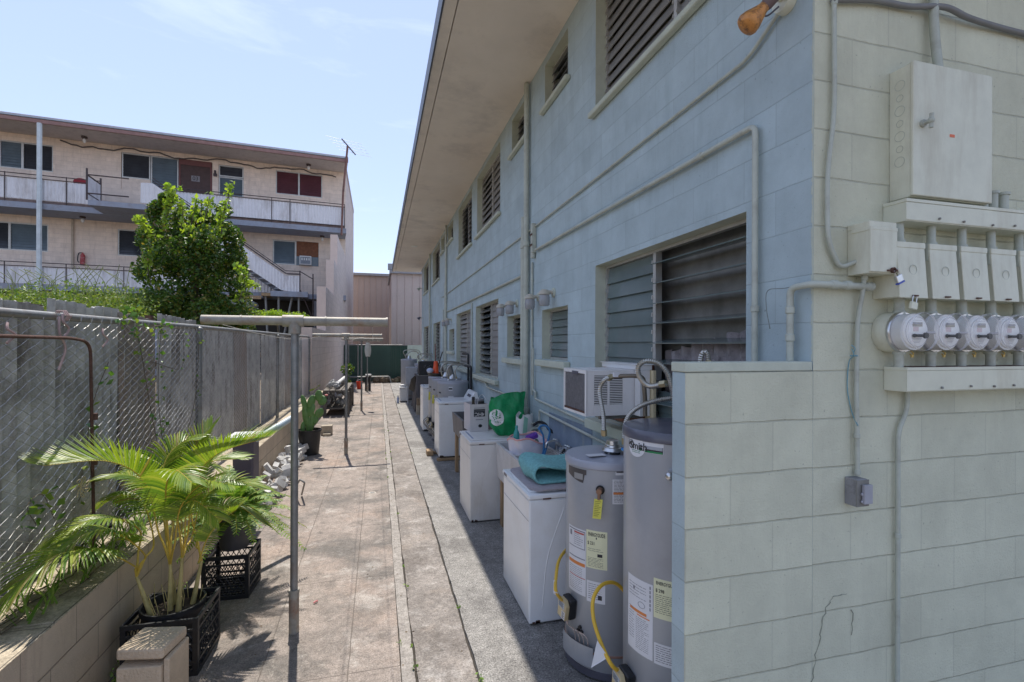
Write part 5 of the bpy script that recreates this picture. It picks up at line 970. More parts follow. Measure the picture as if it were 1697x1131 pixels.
can = T('drink_can', 'purple drink can lying on top of the bag contents', 'can', onY(881, 724, 4.62), world=False); Mx = Matrix.Rotation(R(72), 4, 'Y'); can.part('body', MB().lathe([(.025, -.06), (.033, -.052), (.033, .052), (.026, .06), (0, .058)], n=20, M=Mx), M_('purple_can', (.22, .08, .50), .2, .5, var=.2, stain=(.7, .65, .8), samt=.8, sscale=12), smooth=True); can.part('end', MB().lathe([(0, .0595), (.026, .0605), (.026, .057)], n=20, M=Mx), m_steel, smooth=True)
c2 = T('drink_can', 'green and dark can half buried in the white plastic bag', 'can', onY(884, 736, 4.64), world=False); c2.part('body', MB().lathe([(0, -.06), (.033, -.052), (.033, .052), (0, .06)], n=20, M=Matrix.Rotation(R(60), 4, 'Y') @ Matrix.Rotation(R(30), 4, 'X')), M_('green_can', (.05, .14, .04), .3, .3, var=.4, stain=(.6, .6, .5), samt=.8, sscale=20), smooth=True)
single('blue_hose', 'short bright blue hose looped over the edge of the sink', 'hose', MB().tube(spline([onY(900, 762, 4.45), onY(907, 735, 4.48), onY(911, 716, 4.50), onY(906, 707, 4.52), onY(897, 706, 4.55), onY(892, 712, 4.56)], 8), .011, 8).tube(spline([onY(893, 710, 4.55), onY(900, 722, 4.50), onY(901, 745, 4.48), onY(896, 762, 4.46)], 6), .009, 8), M_('bright_blue_rubber', (.02, .15, .35), .4), smooth=True)
single('black_hose', 'black rubber hose curled behind the white plastic bag', 'hose', MB().tube(spline([onY(884, 705, 4.9), onY(893, 700, 4.92), onY(903, 703, 4.9), onY(910, 712, 4.85), onY(922, 720, 4.8)], 6), .016, 8), m_black, smooth=True)
sk, rim = sackmesh(1.60, 5.33, .80, .13, .10, .34, .75, seed=9, crumple=.08, zwob=.08)
t = T('grocery_bag', 'white bag with pale green stripe slumped behind the green bag', 'bag', (1.60, 5.33, .80)); t.part('bag', sk, m_plastic_w, smooth=True); t.part('stripe', MB().prism([onY(866, 722, 5.16), onY(873, 724, 5.16), onY(875, 694, 5.2), onY(869, 690, 5.2)], (0, .004, 0)), M_('pale_green_stripe', (.25, .48, .36), .5))
# carton on the second washer
cp_ = onZ(779, 716, .896); cr = T('carton', 'white carton with upside down lettering full of bottles on the washer', 'carton', (cp_.x, cp_.y, .896), R(4), world=False)
bw_, bd_, bh_ = .225, .30, .325; q = MB(); q.box((0, 0, 0), (bw_, .004, bh_)).box((0, bd_-.004, 0), (bw_, bd_, bh_)).box((0, .004, 0), (.004, bd_-.004, bh_)).box((bw_-.004, .004, 0), (bw_, bd_-.004, bh_)).box((.004, .004, 0), (bw_-.004, bd_-.004, .004))
m_card = M_('white_card', (.60, .56, .56), .75, var=.05); body_ = cr.part('box', q, m_card); cr.part('lining', MB().box((.0045, .0045, .005), (bw_-.0045, bd_-.0045, .24)), m_woodbrown)
q = MB(); q.box((.045, -.0015, .175), (.185, -.0002, .265)); pn = cr.part('black_panel', q, m_ink, parent=body_); V, F = text_geo('4HC', .062, True); q = MB().add([(.115-x, -.0022, .205-y) for x, y, _ in V], F); cr.part('lettering', q, m_card, parent=pn)
q = MB()
for k in range(12): q.box((.05+k*.011, -.0022, .242), (.057+k*.011, -.0014, .250)); q.box((.05+k*.011, -.0010, .275), (.058+k*.011, -.0002, .284))
for k in range(9): q.box((.07+k*.010, -.0010, .135), (.078+k*.010, -.0002, .146))
cr.part('small_print', q, M_('soft_print', (.2, .2, .2)), parent=body_); cr.part('hand_hole', MB().add([(.125+.024*math.cos(a), -.0012, .065+.020*math.sin(a)) for a in [6.283*i/20 for i in range(20)]], [tuple(range(20))[::1]]), m_black, parent=body_)
for (dx, dy, r, h, mt_, lb) in ((.055, .09, .033, .40, M_('brown_bottle_glass', (.05, .04, .025), .1), 'dark brown glass bottle standing in the white carton'), (.15, .12, .045, .345, M_('dark_jar', (.03, .03, .03), .3), 'black jar leaning in the white carton'), (.16, .22, .05, .36, M_('grey_jar', (.3, .3, .33), .4), 'grey plastic tub at the back of the white carton')):
    bottle('bottle', lb, 'bottle', (cp_.x+dx, cp_.y+dy, .902), r, h, mt_, m_black if r < .04 else mt_, neck=.5 if r < .04 else .9)
bottle('jug', 'mint green jug behind the white carton', 'jug', (cp_.x+.12, cp_.y+.37, .896), .05, .36, M_('mint_plastic', (.22, .42, .36), .35), m_plastic_w, neck=.4)
t = T('headphone_cable', 'white looped cable hanging over the carton rim', 'cable', (cp_.x+.1, cp_.y+.05, 1.2)); t.part('cable', MB().tube(spline([(cp_.x+.09, cp_.y+.01, 1.22), (cp_.x+.11, cp_.y+.03, 1.30), (cp_.x+.16, cp_.y+.06, 1.33), (cp_.x+.20, cp_.y+.03, 1.27)], 6), .003, 5), m_plastic_w)
# green woven bag
gx, gy = 1.42, 5.50; q = MB(); n, m = 56, 24; vs = []; fs = []; rr = random.Random(4); ph = [rr.uniform(0, 6.28) for _ in range(12)]
for j in range(m+1):
    v = j/m; rx = .085+.11*min(v*3.2, 1)**.7+.012*v; ry = .07+.05*min(v*3, 1)**.7-.075*max(0, v-.45)/.55; z = .897+.455*v
    for i in range(n):
        a = 6.283*i/n; ca, sa = math.cos(a), math.sin(a); e = .72; bx_ = abs(ca)**e*(1 if ca > 0 else -1); by_ = abs(sa)**e*(1 if sa > 0 else -1)
        wv = .007*math.sin(5*a+ph[0]+v*6)+.006*math.sin(9*a+ph[1]-v*9)+.004*math.sin(14*a+v*17+ph[2])
        zz = z+(.018*math.cos(a*1+ph[3])+.012*math.sin(3*a))*v*1.2+.02*v*bx_
        vs.append((gx+(rx+wv)*bx_+.03*v, gy+(ry+wv)*by_, zz))
for j in range(m):
    for i in range(n): fs.append((j*n+i, j*n+(i+1) % n, (j+1)*n+(i+1) % n, (j+1)*n+i))
fs.append(tuple(range(n-1, -1, -1))); q.add(vs, fs)
t = T('shopping_bag', 'bright green woven shopping bag with a white round emblem on the washer', 'bag', (gx, gy, .897)); m_grn = M_('green_woven', (.0, .24, .075), .4, var=.25, scale=9, bump=.6, bscale=30); t.part('bag', q, m_grn, smooth=True); t.part('hem', MB().tube([vs[m*n+i] for i in range(n)]+[vs[m*n]], .003, 5), m_grn)
# emblem wraps the left part of the near side
def bagpt(px, py): return onY(px, py, gy-.130)
em = MB(); c_ = bagpt(815.5, 684); vs2 = [(c_.x, gy-.131, c_.z)]
def front(x, z):   # near side of the bag at (x, z)
    best = min(range(len(vs)), key=lambda i: (vs[i][0]-x)**2+(vs[i][2]-z)**2+(10 if vs[i][1] > gy else 0)); return vs[best][1]-.006
cxm = gx-.125; czm = 1.11; rings = 5; k_ = 28
vs2 = [(cxm, front(cxm, czm), czm)]
for r_i in range(1, rings+1):
    for i in range(k_): a = 6.283*i/k_; x = cxm+.075*r_i/rings*math.cos(a); z = czm+.092*r_i/rings*math.sin(a); vs2.append((x, front(x, z), z))
f2 = [(0, 1+i, 1+(i+1) % k_) for i in range(k_)]+[(1+(r_i-1)*k_+i, 1+r_i*k_+i, 1+r_i*k_+(i+1) % k_, 1+(r_i-1)*k_+(i+1) % k_) for r_i in range(1, rings) for i in range(k_)]
emo = t.part('emblem', em.add(vs2, f2), m_plastic_w); q = MB(); rr = random.Random(8)
for k in range(26): x = cxm+rr.uniform(-.05, .035); z = czm+rr.uniform(-.01, .06); y = front(x, z)-.002; s_ = rr.uniform(.005, .012); q.add([(x-s_, y, z), (x, y, z-s_*.6), (x+s_, y, z+.002), (x, y, z+s_*.8)], [(0, 1, 2, 3)])
for k in range(5): x = cxm-.045+k*.02; z = czm-.045; y = front(x, z)-.002; q.add([(x, y, z-.012), (x+.008, y, z-.012), (x+.010, y, z+.012), (x+.002, y, z+.012)], [(0, 1, 2, 3)])
t.part('emblem_print', q, m_grn, parent=emo)
# =================================================================== MIDDLE AND FAR APPLIANCES
for (x, y, r, h, lb) in ((1.38, 9.36, .29, 1.245, 'grey heater directly behind the washer with the console, nearest of the three'), (1.34, 9.98, .29, 1.25, 'middle grey heater of the three behind the console washer'), (1.32, 10.62, .28, 1.26, 'third grey heater behind the console washer, under the orange cone')):
    t = heater('water_heater', lb, x, y, r, h, 'water heaters', M_('grey_lid', (.36, .37, .42))); C = Cyl(x, y, r)
    q = MB(); C.patch(q, -2.0, -1.75, 1.08, 1.15, .001); C.patch(q, -2.02, -1.68, .55, .98, .001); t.part('label', q, m_paper); q = MB(); C.patch(q, -2.85, -2.6, 1.02, 1.05, .001); C.patch(q, -1.99, -1.76, 1.10, 1.13, .002); C.lines(q, -2.0, -1.7, .56, .95, .02, .004, .002); t.part('print', q, m_ink)
    t.part('relief_valve', MB().tube([C.p(-2.35, .93, -.01), C.p(-2.35, .93, .045)], .022, 10), m_steel, smooth=True)
    q = MB(); a = Vector(C.p(-2.75, .93, .03)); q.prism([a, a+Vector((.045, .0, 0)), a+Vector((.055, 0, -.17)), a+Vector((-.01, 0, -.17))], (0, .003, 0)); t.part('tag', q, M_('yellow_tag', (.66, .62, .10)))
    gas_control(t, C, -2.75, .33); q = MB()
    for k in range(5): q.tube(spline([C.p(-2.9+.15*k, .42-.05*k, .02), C.p(-3.0+.2*k, .3, .12), C.p(-2.8+.2*k, .18, .06), C.p(-2.6+.1*k, .12, .01)], 5), .008, 6)
    t.part('gas_tubes', q, m_galv, smooth=True)
    for k, dx in enumerate((-.09, .06)):
        q = MB().lathe([(.03, 0), (.034, .01), (.02, .02), (.014, .05), (0, .05)], (x+dx, y-.05, h+.005), 16); t.part('fitting', q, m_steel, smooth=True); t.part('blue_ring', MB().lathe([(.03, -.001), (.032, .005), (.028, .006)], (x+dx, y-.05, h+.002), 16, close=False), M_('blue_collar', (.05, .25, .60)))
        flex('flexible_connector', f'{"left" if k == 0 else "right"} connector hose arching from the {["nearest", "middle", "third"][int((y-9.3)/.62)]} grey heater of the three to the wall', [(x+dx, y-.05, h+.04), (x+dx-.03, y-.05, h+.20), (x+dx+.06, y-.03, h+.30), (x+.26, y, h+.30), (1.70, y+.02, h+.28)], .013, rib=False)
    if y < 10: t.part('draft_hood', MB().lathe([(.08, .02), (.085, .03), (.06, .06), (.045, .11), (0, .11)], (x, y+.05, h+.01), 20), m_steel, smooth=True)
    t.part('flue', MB().tube([(x, y+.05, h+.1), (x+.02, y+.05, h+.2)], .04, 14) if y > 9.9 else MB().tube([(x, y+.05, h+.05), (x-.06, y+.06, h+.30)], .045, 14), m_galv, smooth=True)
for k, (x, y, z0, z1, lb) in enumerate(((1.66, 9.0, 1.1, 1.53, 'black pipe bent at the top beside the first tall window'), (1.70, 9.5, 1.0, 1.75, 'black upright pipe behind the nearest heater of the three'))):
    conduit(lb, [(x, y, z0), (x, y, z1), (x-.05, y+.35, z1)], .022, m_black, name='conduit', cat='pipe')
# orange cone with sticks on a tray on the third heater
single('dark_tray', 'dark tray on the third grey heater under the orange cone', 'tray', MB().lathe([(0, 0), (.24, 0), (.27, .055), (.25, .055), (.23, .012), (0, .012)], (1.28, 10.62, 1.276), 24), m_black, smooth=True)
t = T('orange_cone', 'orange tapered container holding sticks on the third heater', 'container', (1.19, 10.58, 1.29)); t.part('body', MB().lathe([(.075, 0), (.07, .02), (.045, .27), (.035, .29), (.03, .28)], (1.19, 10.58, 1.29), 24), M_('bright_orange', (.85, .10, .02), .4), smooth=True)
t.part('stick', MB().tube([(1.19, 10.58, 1.35), (1.17, 10.56, 1.95)], .009, 6), M_('dark_red_stick', (.18, .02, .02), .5)); t.part('stick', MB().tube([(1.20, 10.58, 1.35), (1.32, 10.50, 1.78)], .011, 6), m_black)
single('glass_bowl', 'round pale blue bowl left of the orange cone', 'bowl', MB().ell((1.06, 10.5, 1.385), (.075, .075, .055)), M_('pale_blue_plastic', (.45, .52, .70), .3), smooth=True)
# concrete blocks in front of the covered box
t = T('concrete_block', 'pale hollow concrete block on the slab below a darker one', 'block', (1.20, 13.75, 0), 0, 'stacked concrete blocks'); t.part('block', MB().box((1.02, 13.70, 0), (1.10, 13.9, .26)).box((1.17, 13.70, 0), (1.26, 13.9, .26)).box((1.10, 13.70, 0), (1.17, 13.9, .06)).box((1.10, 13.70, .2), (1.17, 13.9, .26)).box((1.10, 13.86, .06), (1.17, 13.9, .2)), m_block)
single('concrete_block', 'brown solid block stacked on the pale hollow block', 'block', MB().box((1.03, 13.69, .262), (1.27, 13.9, .45)), M_('brown_block', (.24, .17, .11), .9, var=.2, bump=.5), bevel=.006, group='stacked concrete blocks')
# covered appliance
t = T('covered_appliance', 'boxy appliance under a dark grey fabric cover', 'covered box', (1.4, 15, 0)); q = MB(); n = 18; m = 12; vs = []; fs = []; rr = random.Random(6)
P = rrect(1.08, 1.72, 14.25, 15.5, .05, 3); n = len(P)
for j in range(m+1):
    v = j/m; z = .04+1.0*v
    for i, (x, y) in enumerate(P): k = 1+.10*(1-v)*(1+.5*math.sin(i*2.4)); vs.append((1.40+(x-1.40)*k-.05*(1-v)*(1 if x < 1.2 else 0), 14.875+(y-14.875)*(1+(k-1)*.4), z+(.02*math.sin(i*1.9) if j == 0 else 0)))
for j in range(m):
    for i in range(n): fs.append((j*n+i, j*n+(i+1) % n, (j+1)*n+(i+1) % n, (j+1)*n+i))
fs.append(tuple(m*n+i for i in range(n))); t.part('cover', q.add(vs, fs), M_('dark_grey_fabric', (.085, .08, .085), .8, var=.2, bump=.6, bscale=25), smooth=True)
t.part('side_flap', MB().add([(1.02, 14.6, 1.02), (.93, 14.7, .92), (.88, 15.0, .6), (1.05, 14.9, .5), (1.05, 14.6, .98)], [(0, 1, 2, 3, 4)]).add([(1.04, 14.62, 1.02), (.95, 14.72, .92), (.90, 15.02, .6), (1.07, 14.92, .5), (1.07, 14.62, .98)], [(4, 3, 2, 1, 0)]), m_black)
t = T('black_box', 'black box with curled grey markings on top of the covered appliance', 'box', (1.38, 14.45, 1.045)); t.part('case', MB().box((1.13, 14.28, 1.045), (1.60, 14.7, 1.45)), m_black, bevel=.02); q = MB(); rr = random.Random(2)
for k in range(7): c_ = Vector((1.26+rr.random()*.2, 14.275, 1.17+rr.random()*.17)); q.tube([c_+Vector((.035*math.cos(a), 0, .03*math.sin(a))) for a in [rr.random()*3+i*.35 for i in range(7)]], .004, 4)
t.part('markings', q, m_galv); t.part('base', MB().box((1.10, 14.25, 1.042), (1.64, 14.72, 1.056)), m_galv)
t = T('white_container', 'white plastic tub with lid on the sunlit slab near the far end', 'container', (.80, 17, 0)); t.part('body', MB().box((.70, 16.9, .02), (.97, 17.2, .44)), m_plastic_w, bevel=.03); t.part('lid', MB().box((.69, 16.89, .44), (.98, 17.21, .50)).box((.72, 16.95, .50), (.90, 17.15, .58)), m_plastic_w, bevel=.015)
bottle('spray_bottle', 'small white and blue bottle in front of the white tub', 'bottle', (.63, 16.6, 0), .04, .26, M_('pale_blue_plastic', (.45, .52, .70)), m_plastic_w)
for (x, y, h, lb) in ((1.45, 16.6, 1.30, 'far grey heater just behind the black box'), (1.05, 17.7, 1.42, 'farthest grey heater at the end of the row')):
    t = heater('water_heater', lb, x, y, .28, h, 'water heaters', M_('grey_lid', (.36, .37, .42))); q = MB(); q.tube(spline([(x-.1, y, h), (x-.1, y, h+.15), (x+.1, y, h+.28), (x+.3, y, h+.22), (x+.35, y, h)], 6), .02, 8); q.tube(spline([(x-.05, y, h), (x-.2, y, h+.25), (x, y, h+.33), (x+.32, y, h+.3), (x+.42, y, h+.1)], 6), .014, 8); t.part('connector', q, m_flex, smooth=True); t.part('draft_hood', MB().lathe([(.09, .02), (.06, .08), (.05, .12), (0, .12)], (x, y, h), 16), m_steel, smooth=True)
single('pale_cabinet', 'small pale metal cabinet left of the covered appliance', 'cabinet', MB().box((.86, 16.1, .65), (1.22, 16.4, 1.20)).box((.90, 16.12, 0), (.94, 16.16, .65)).box((1.14, 16.12, 0), (1.18, 16.16, .65)), M_('pale_grey_metal', (.40, .42, .46), .5), bevel=.01)
# =================================================================== PINK APARTMENT BUILDING ACROSS THE YARD
random.seed(51)
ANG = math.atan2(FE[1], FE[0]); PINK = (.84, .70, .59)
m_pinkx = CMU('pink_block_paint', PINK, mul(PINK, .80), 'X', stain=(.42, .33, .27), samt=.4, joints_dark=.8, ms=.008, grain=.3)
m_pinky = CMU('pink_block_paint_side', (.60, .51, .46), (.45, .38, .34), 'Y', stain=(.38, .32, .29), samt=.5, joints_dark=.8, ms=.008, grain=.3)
m_wsheet = M_('white_corrugated_sheet', (.76, .75, .77), .5, var=.05, stain=(.38, .34, .32), samt=.55, sscale=3, streak=.25)
m_slabg = M_('grey_blue_slab_edge', (.30, .33, .40), .7, var=.1, stain=(.25, .2, .18), samt=.5)
m_dkrail = M_('dark_brown_rail', (.07, .05, .05), .6, var=.3)
pk = T('apartment_building', 'pale pink three level apartment building with white corrugated balcony rails', 'building', (FO[0], FO[1], .5), ANG, world=False)
def L(b): return b
Z0 = .5
def lz(z): return z-Z0
UL = -24
fw = [(-15.6, -12.27, 9.5, 10.68), (-9.80, -6.15, 9.05, 10.76), (-5.89, -4.80, 9.18, 10.70), (-3.36, -1.16, 9.56, 10.76), (-15.6, -12.43, 5.96, 7.17), (-9.92, -8.0, 5.98, 7.2), (-3.49, -1.33, 5.98, 7.23)]
us = sorted({UL, 0}|{h[0] for h in fw}|{h[1] for h in fw}); zz_ = sorted({4.2, 11.05}|{h[2] for h in fw}|{h[3] for h in fw}); q = MB(); rv = MB()
for i in range(len(us)-1):
    for j in range(len(zz_)-1):
        a = (us[i]+us[i+1])/2; b = (zz_[j]+zz_[j+1])/2
        if any(h[0] < a < h[1] and h[2] < b < h[3] for h in fw): continue
        q.quad((us[i], 0, lz(zz_[j])), (us[i+1], 0, lz(zz_[j])), (us[i+1], 0, lz(zz_[j+1])), (us[i], 0, lz(zz_[j+1])))
pk.part('front_wall', q, m_pinkx)
for (a, b, c, d) in fw:
    rv = MB()
    for P in (((a, 0, c), (a, .12, c), (a, .12, d), (a, 0, d)), ((b, .12, c), (b, 0, c), (b, 0, d), (b, .12, d)), ((a, 0, d), (a, .12, d), (b, .12, d), (b, 0, d)), ((a, .12, c), (a, 0, c), (b, 0, c), (b, .12, c))): rv.quad(*[(x, y, lz(z)) for x, y, z in P])
    pk.part('window_reveal', rv, M_('pink_plain', mul(PINK, .9), .8))
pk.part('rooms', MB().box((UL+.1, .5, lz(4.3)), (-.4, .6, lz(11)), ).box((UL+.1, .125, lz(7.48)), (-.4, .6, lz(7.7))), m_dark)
# side wall parallel to the alley (world direction rotated into the local frame)
s2 = Vector((math.sin(ANG), math.cos(ANG), 0)); BK = 8.6; q = MB(); P0 = Vector((0, 0, 0)); P1 = s2*BK
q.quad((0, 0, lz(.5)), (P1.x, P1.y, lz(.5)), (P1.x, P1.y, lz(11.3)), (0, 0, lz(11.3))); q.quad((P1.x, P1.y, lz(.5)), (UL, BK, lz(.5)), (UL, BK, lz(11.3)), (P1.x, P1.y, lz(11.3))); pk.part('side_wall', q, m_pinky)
q = MB(); q.prism([(0, 0, lz(4.2)), (P1.x, P1.y, lz(4.2)), (P1.x-.22, P1.y, lz(4.2)), (-.22, 0, lz(4.2))], (0, 0, 0)) if False else None
m_roofred = M_('red_brown_fascia', (.30, .17, .15), .6, var=.2)
q = MB().box((UL, -1.55, lz(11.02)), (.02, 0, lz(11.10))); pk.part('roof_soffit', q, M_('pale_brown_soffit', (.56, .50, .47), .8, var=.08, stain=(.3, .26, .24), samt=.4))
q = MB(); q.prism([(UL, -1.6, lz(11.101)), (.05, -1.6, lz(11.101)), (.05, 0, lz(11.101)), (P1.x+.02, P1.y, lz(11.101)), (UL, BK, lz(11.101))], (0, 0, .22)); pk.part('roof', q, M_('pale_roof_edge', (.48, .42, .42), .7))
pk.part('fascia', MB().box((UL, -1.66, lz(11.02)), (.06, -1.602, lz(11.17))), m_roofred); pk.part('gutter_line', MB().box((UL, -1.68, lz(11.20)), (.06, -1.602, lz(11.26))), M_('pale_blue_gutter', (.42, .46, .52), .5))
# slabs / walkways
pk.part('walkway', MB().box((UL, -1.52, lz(7.50)), (-.02, 0, lz(7.74))).box((-9.95, -2.95, lz(7.52)), (-8.0, -1.525, lz(7.73))), m_slabg); pk.part('walkway', MB().box((UL, -1.52, lz(4.14)), (-.02, 0, lz(4.38))).box((-3.3, -2.95, lz(4.10)), (-1.75, -1.525, lz(4.34))), m_slabg)
pk.part('beam', MB().box((UL, -1.45, lz(7.745)), (-.1, -1.38, lz(7.86))), M_('rust_beam', (.20, .15, .14), .8, var=.3))
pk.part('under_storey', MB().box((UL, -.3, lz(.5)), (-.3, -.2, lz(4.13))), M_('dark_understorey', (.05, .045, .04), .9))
for u in (-1.0, -4.5, -8, -11.5, -15): pk.part('column', MB().box((u-.12, -1.45, lz(.5)), (u+.12, -1.2, lz(4.13))), m_slabg)
def sheetw(u0, u1, y, f0, f1, pitch=.13, amp=.018):
    mb = MB(); n = int((u1-u0)/pitch*4); vs = []; fs = []
    for i in range(n+1):
        u = u0+(u1-u0)*i/n; a = y+amp*[0, 1, 0, -1][i % 4]; vs += [(u, a, lz(f0(u))), (u, a, lz(f1(u)))]
    for i in range(n): fs.append((2*i, 2*i+2, 2*i+3, 2*i+1))
    mb.add(vs, fs); return mb
cst = lambda k: (lambda u: k)
for (a, b) in ((UL, -12.2), (-12.15, -10.05)): pk.part('rail_sheet', sheetw(a, b, -1.50, cst(7.88), cst(8.72)), m_wsheet)
pk.part('rail_sheet', sheetw(-7.95, -.1, -1.50, cst(7.86), cst(8.78)), m_wsheet); pk.part('rail_sheet', sheetw(UL, -3.4, -1.50, cst(4.40), cst(5.08)), m_wsheet)
q = MB()
for (z, a, b) in ((8.9, UL, -10.05), (8.75, UL, -10.05), (8.93, -7.95, -.1), (8.8, -7.95, -.1), (5.27, UL, -3.4), (5.11, UL, -3.4), (7.86, -7.95, -.1)): q.tube([(a, -1.52, lz(z)), (b, -1.52, lz(z))], .02, 6)
for u in [-13.2, -11.2, -10.05, -7.9, -5.2, -3.4, -2.6, -.1]: q.tube([(u, -1.52, lz(7.74)), (u, -1.52, lz(8.93))], .018, 6)
for u in [-13.2, -11.2, -9.2, -7.2, -5.2, -3.4]: q.tube([(u, -1.52, lz(4.38)), (u, -1.52, lz(5.27))], .018, 6)
pk.part('handrail', q, m_dkrail)
# landing gate frame and stairs
q = MB()
for (a, b) in (((-10.0, -1.6), (-10.0, -2.9)), ((-10.0, -2.9), (-8.6, -2.9))):
    for z in (8.75, 8.0): q.tube([(a[0], a[1], lz(z)), (b[0], b[1], lz(z))], .028, 6)
for p in ((-10.0, -1.6), (-10.0, -2.9)): q.tube([(p[0], p[1], lz(7.73)), (p[0], p[1], lz(9.0))], .035, 6)
pk.part('landing_rail', q, m_dkrail); pk.part('landing_sheet', MB().box((-10.02, -2.85, lz(7.85)), (-9.99, -1.65, lz(8.7))), m_wsheet)
yS = -2.85; f_top = [fac(233, 303, 2.85), fac(253, 304, 2.85), fac(399.5, 406, 2.85), fac(473, 457, 2.85), fac(497, 458, 2.85)]
def interp(P):
    def f(u):
        if u <= P[0][0]: return P[0][2]
        for a, b in zip(P, P[1:]):
            if u <= b[0]: return a[2]+(b[2]-a[2])*(u-a[0])/(b[0]-a[0])
        return P[-1][2]
    return f
tf = interp([(p.x, 0, p.z) for p in f_top]); f_bot = [fac(233, 336, 2.85), fac(253, 338, 2.85), fac(395, 434, 2.85), fac(466, 481, 2.85), fac(497, 486, 2.85)]; bf = interp([(p.x, 0, p.z) for p in f_bot])
uA, uB = f_top[0].x, f_top[-1].x
strs = pk.part('stair_sheet', sheetw(uA, uB, yS, bf, tf), m_wsheet); q = MB()
for dy, dz in ((0, .10), (0, .22), (1.15, .22)):
    pts = [(f_top[1].x, yS+dy, lz(f_top[1].z+dz)), (f_top[3].x, yS+dy, lz(f_top[3].z+dz)), (f_top[4].x, yS+dy, lz(f_top[4].z+dz))]; q.tube(pts, .018, 6)
q.tube([(uB, yS, lz(tf(uB)+.25)), (uB, yS, lz(4.3))], .03, 6); q.tube([(uB+.55, yS+.5, lz(tf(uB)+.2)), (uB+.55, yS+.5, lz(3.0))], .03, 6); q.tube([(uB, yS, lz(tf(uB)+.22)), (uB+.55, yS+.5, lz(tf(uB)-.05))], .02, 6); q.tube([(uB, yS, lz(tf(uB)-.6)), (uB+.75, yS+.5, lz(2.6))], .025, 6)
pk.part('stair_handrail', q, m_dkrail); st = MB(); us_, ue = f_bot[1].x, f_bot[3].x; n = 16
for i in range(n):
    u = us_+(ue-us_)*(i+.5)/n; z = bf(u)-.02; st.box((u-.14, yS+.05, lz(z-.04)), (u+.14, yS+1.1, lz(z)))
pk.part('stair_treads', st, M_('grey_treads', (.28, .29, .31), .7)); q = MB(); q.prism([(us_, yS+1.15, lz(bf(us_)+.1)), (ue, yS+1.15, lz(bf(ue)+.1)), (ue, yS+1.15, lz(bf(ue)-.18)), (us_, yS+1.15, lz(bf(us_)-.18))], (0, .05, 0)); pk.part('stringer', q, m_slabg)
q = MB()
for (u, du) in ((uB-.9, 0), (uB-1.2, -.25), (uB-.55, .25), (uB-.05, 0)): q.tube([(u+du, yS+.2, lz(bf(uB))), (u-(.15 if du else 0), yS+.2, lz(2.2))], .05, 8)
pk.part('props', q, m_galv); pk.part('lower_landing', MB().box((uB-1.6, yS, lz(bf(uB)-.18)), (uB+.1, yS+1.2, lz(bf(uB)-.05))).box((-7.0, yS+.0, lz(3.95)), (uB-1.6, yS+.08, lz(4.10))), M_('weathered_wood', (.34, .23, .13)))
pk.part('lower_steps', MB().box((-1.5, -2.3, lz(.5)), (-.5, -1.6, lz(4.0))), M_('grey_step_wall', (.17, .17, .19), .8)); 
cv = MB().ell((-4.6, -2.0, lz(3.7)), (.7, .3, .3), jit=.05); pk.part('stored_white_tarp', cv, M_('grey_white_tarp', (.35, .36, .36), .6), smooth=True)
# windows and doors
def fwin(a, b, c, d, cols, mats, lab=None, n=9):
    f = MB(); t_ = .05; f.box((a+.002, .03, lz(c)), (b-.002, .10, lz(c+t_))); f.box((a+.002, .03, lz(d-t_)), (b-.002, .10, lz(d-.002))); f.box((a+.002, .03, lz(c+t_)), (a+t_, .10, lz(d-t_))); f.box((b-t_, .03, lz(c+t_)), (b-.002, .10, lz(d-t_)))
    e = [a+(b-a)*k for k in cols]
    for m in e[1:-1]: f.box((m-.04, .028, lz(c+t_)), (m+.04, .11, lz(d-t_)))
    fo = pk.part('window', f, m_alum, label=lab)
    for i, m in enumerate(mats):
        lv = MB(); x0, x1 = e[i]+.045, e[i+1]-.045; 
        for k in range(n):
            z0 = c+t_+(d-c-2*t_)*k/n; z1 = c+t_+(d-c-2*t_)*(k+1)/n+.012; lv.hexa([(x0, .05, lz(z0)), (x1, .05, lz(z0)), (x1, .058, lz(z0)), (x0, .058, lz(z0))], [(x0, .085, lz(z1)), (x1, .085, lz(z1)), (x1, .093, lz(z1)), (x0, .093, lz(z1))])
        pk.part('louvres', lv, m, parent=fo)
    return fo
m_lblue = M_('blue_grey_louvre', (.13, .17, .20), .18, var=.15, scale=2); m_lmaroon = M_('maroon_louvre', (.11, .035, .045), .35, var=.2, scale=2); m_ldark = M_('near_black_louvre', (.045, .05, .06), .15, var=.2, scale=2)
fwin(*fw[0], (0, .45, .68, 1), (m_lblue, m_lblue, m_ldark)); fwin(*fw[3], (0, .49, 1), (m_lmaroon, m_lmaroon), 'two-part window with maroon louvres'); fwin(*fw[4], (0, .35, .58, 1), (m_lblue, m_ldark, m_lblue)); fwin(*fw[5], (0, 1), (m_ldark,))
fwin(-9.78, -8.68, 9.6, 10.75, (0, 1), (m_ldark,), n=8); fwin(-8.66, -7.56, 9.05, 10.75, (0, 1), (m_lblue,), n=13); fwin(-5.88, -4.81, 10.15, 10.69, (0, 1), (m_ldark,), n=2); fwin(-5.88, -4.81, 9.19, 10.13, (0, 1), (m_lblue,), n=9)
pk.part('wall_infill', MB().box((-9.79, .02, lz(9.051)), (-8.67, .1, lz(9.595))), M_('pink_plain', mul(PINK, .9)))
d_ = MB().box((-7.50, .03, lz(7.76)), (-6.22, .10, lz(10.72))); dr = pk.part('door', d_, M_('dark_brown_door', (.075, .04, .035), .6, var=.2), label='dark brown double door with a pale numbered plate'); pk.part('door_frame', MB().box((-7.54, .0, lz(10.5)), (-6.18, .028, lz(10.76))).box((-6.24, .0, lz(7.76)), (-6.16, .028, lz(10.5))).box((-7.54, 0, lz(7.76)), (-7.47, .028, lz(10.5))), M_('red_brown_frame', (.16, .06, .055), .6), parent=dr)
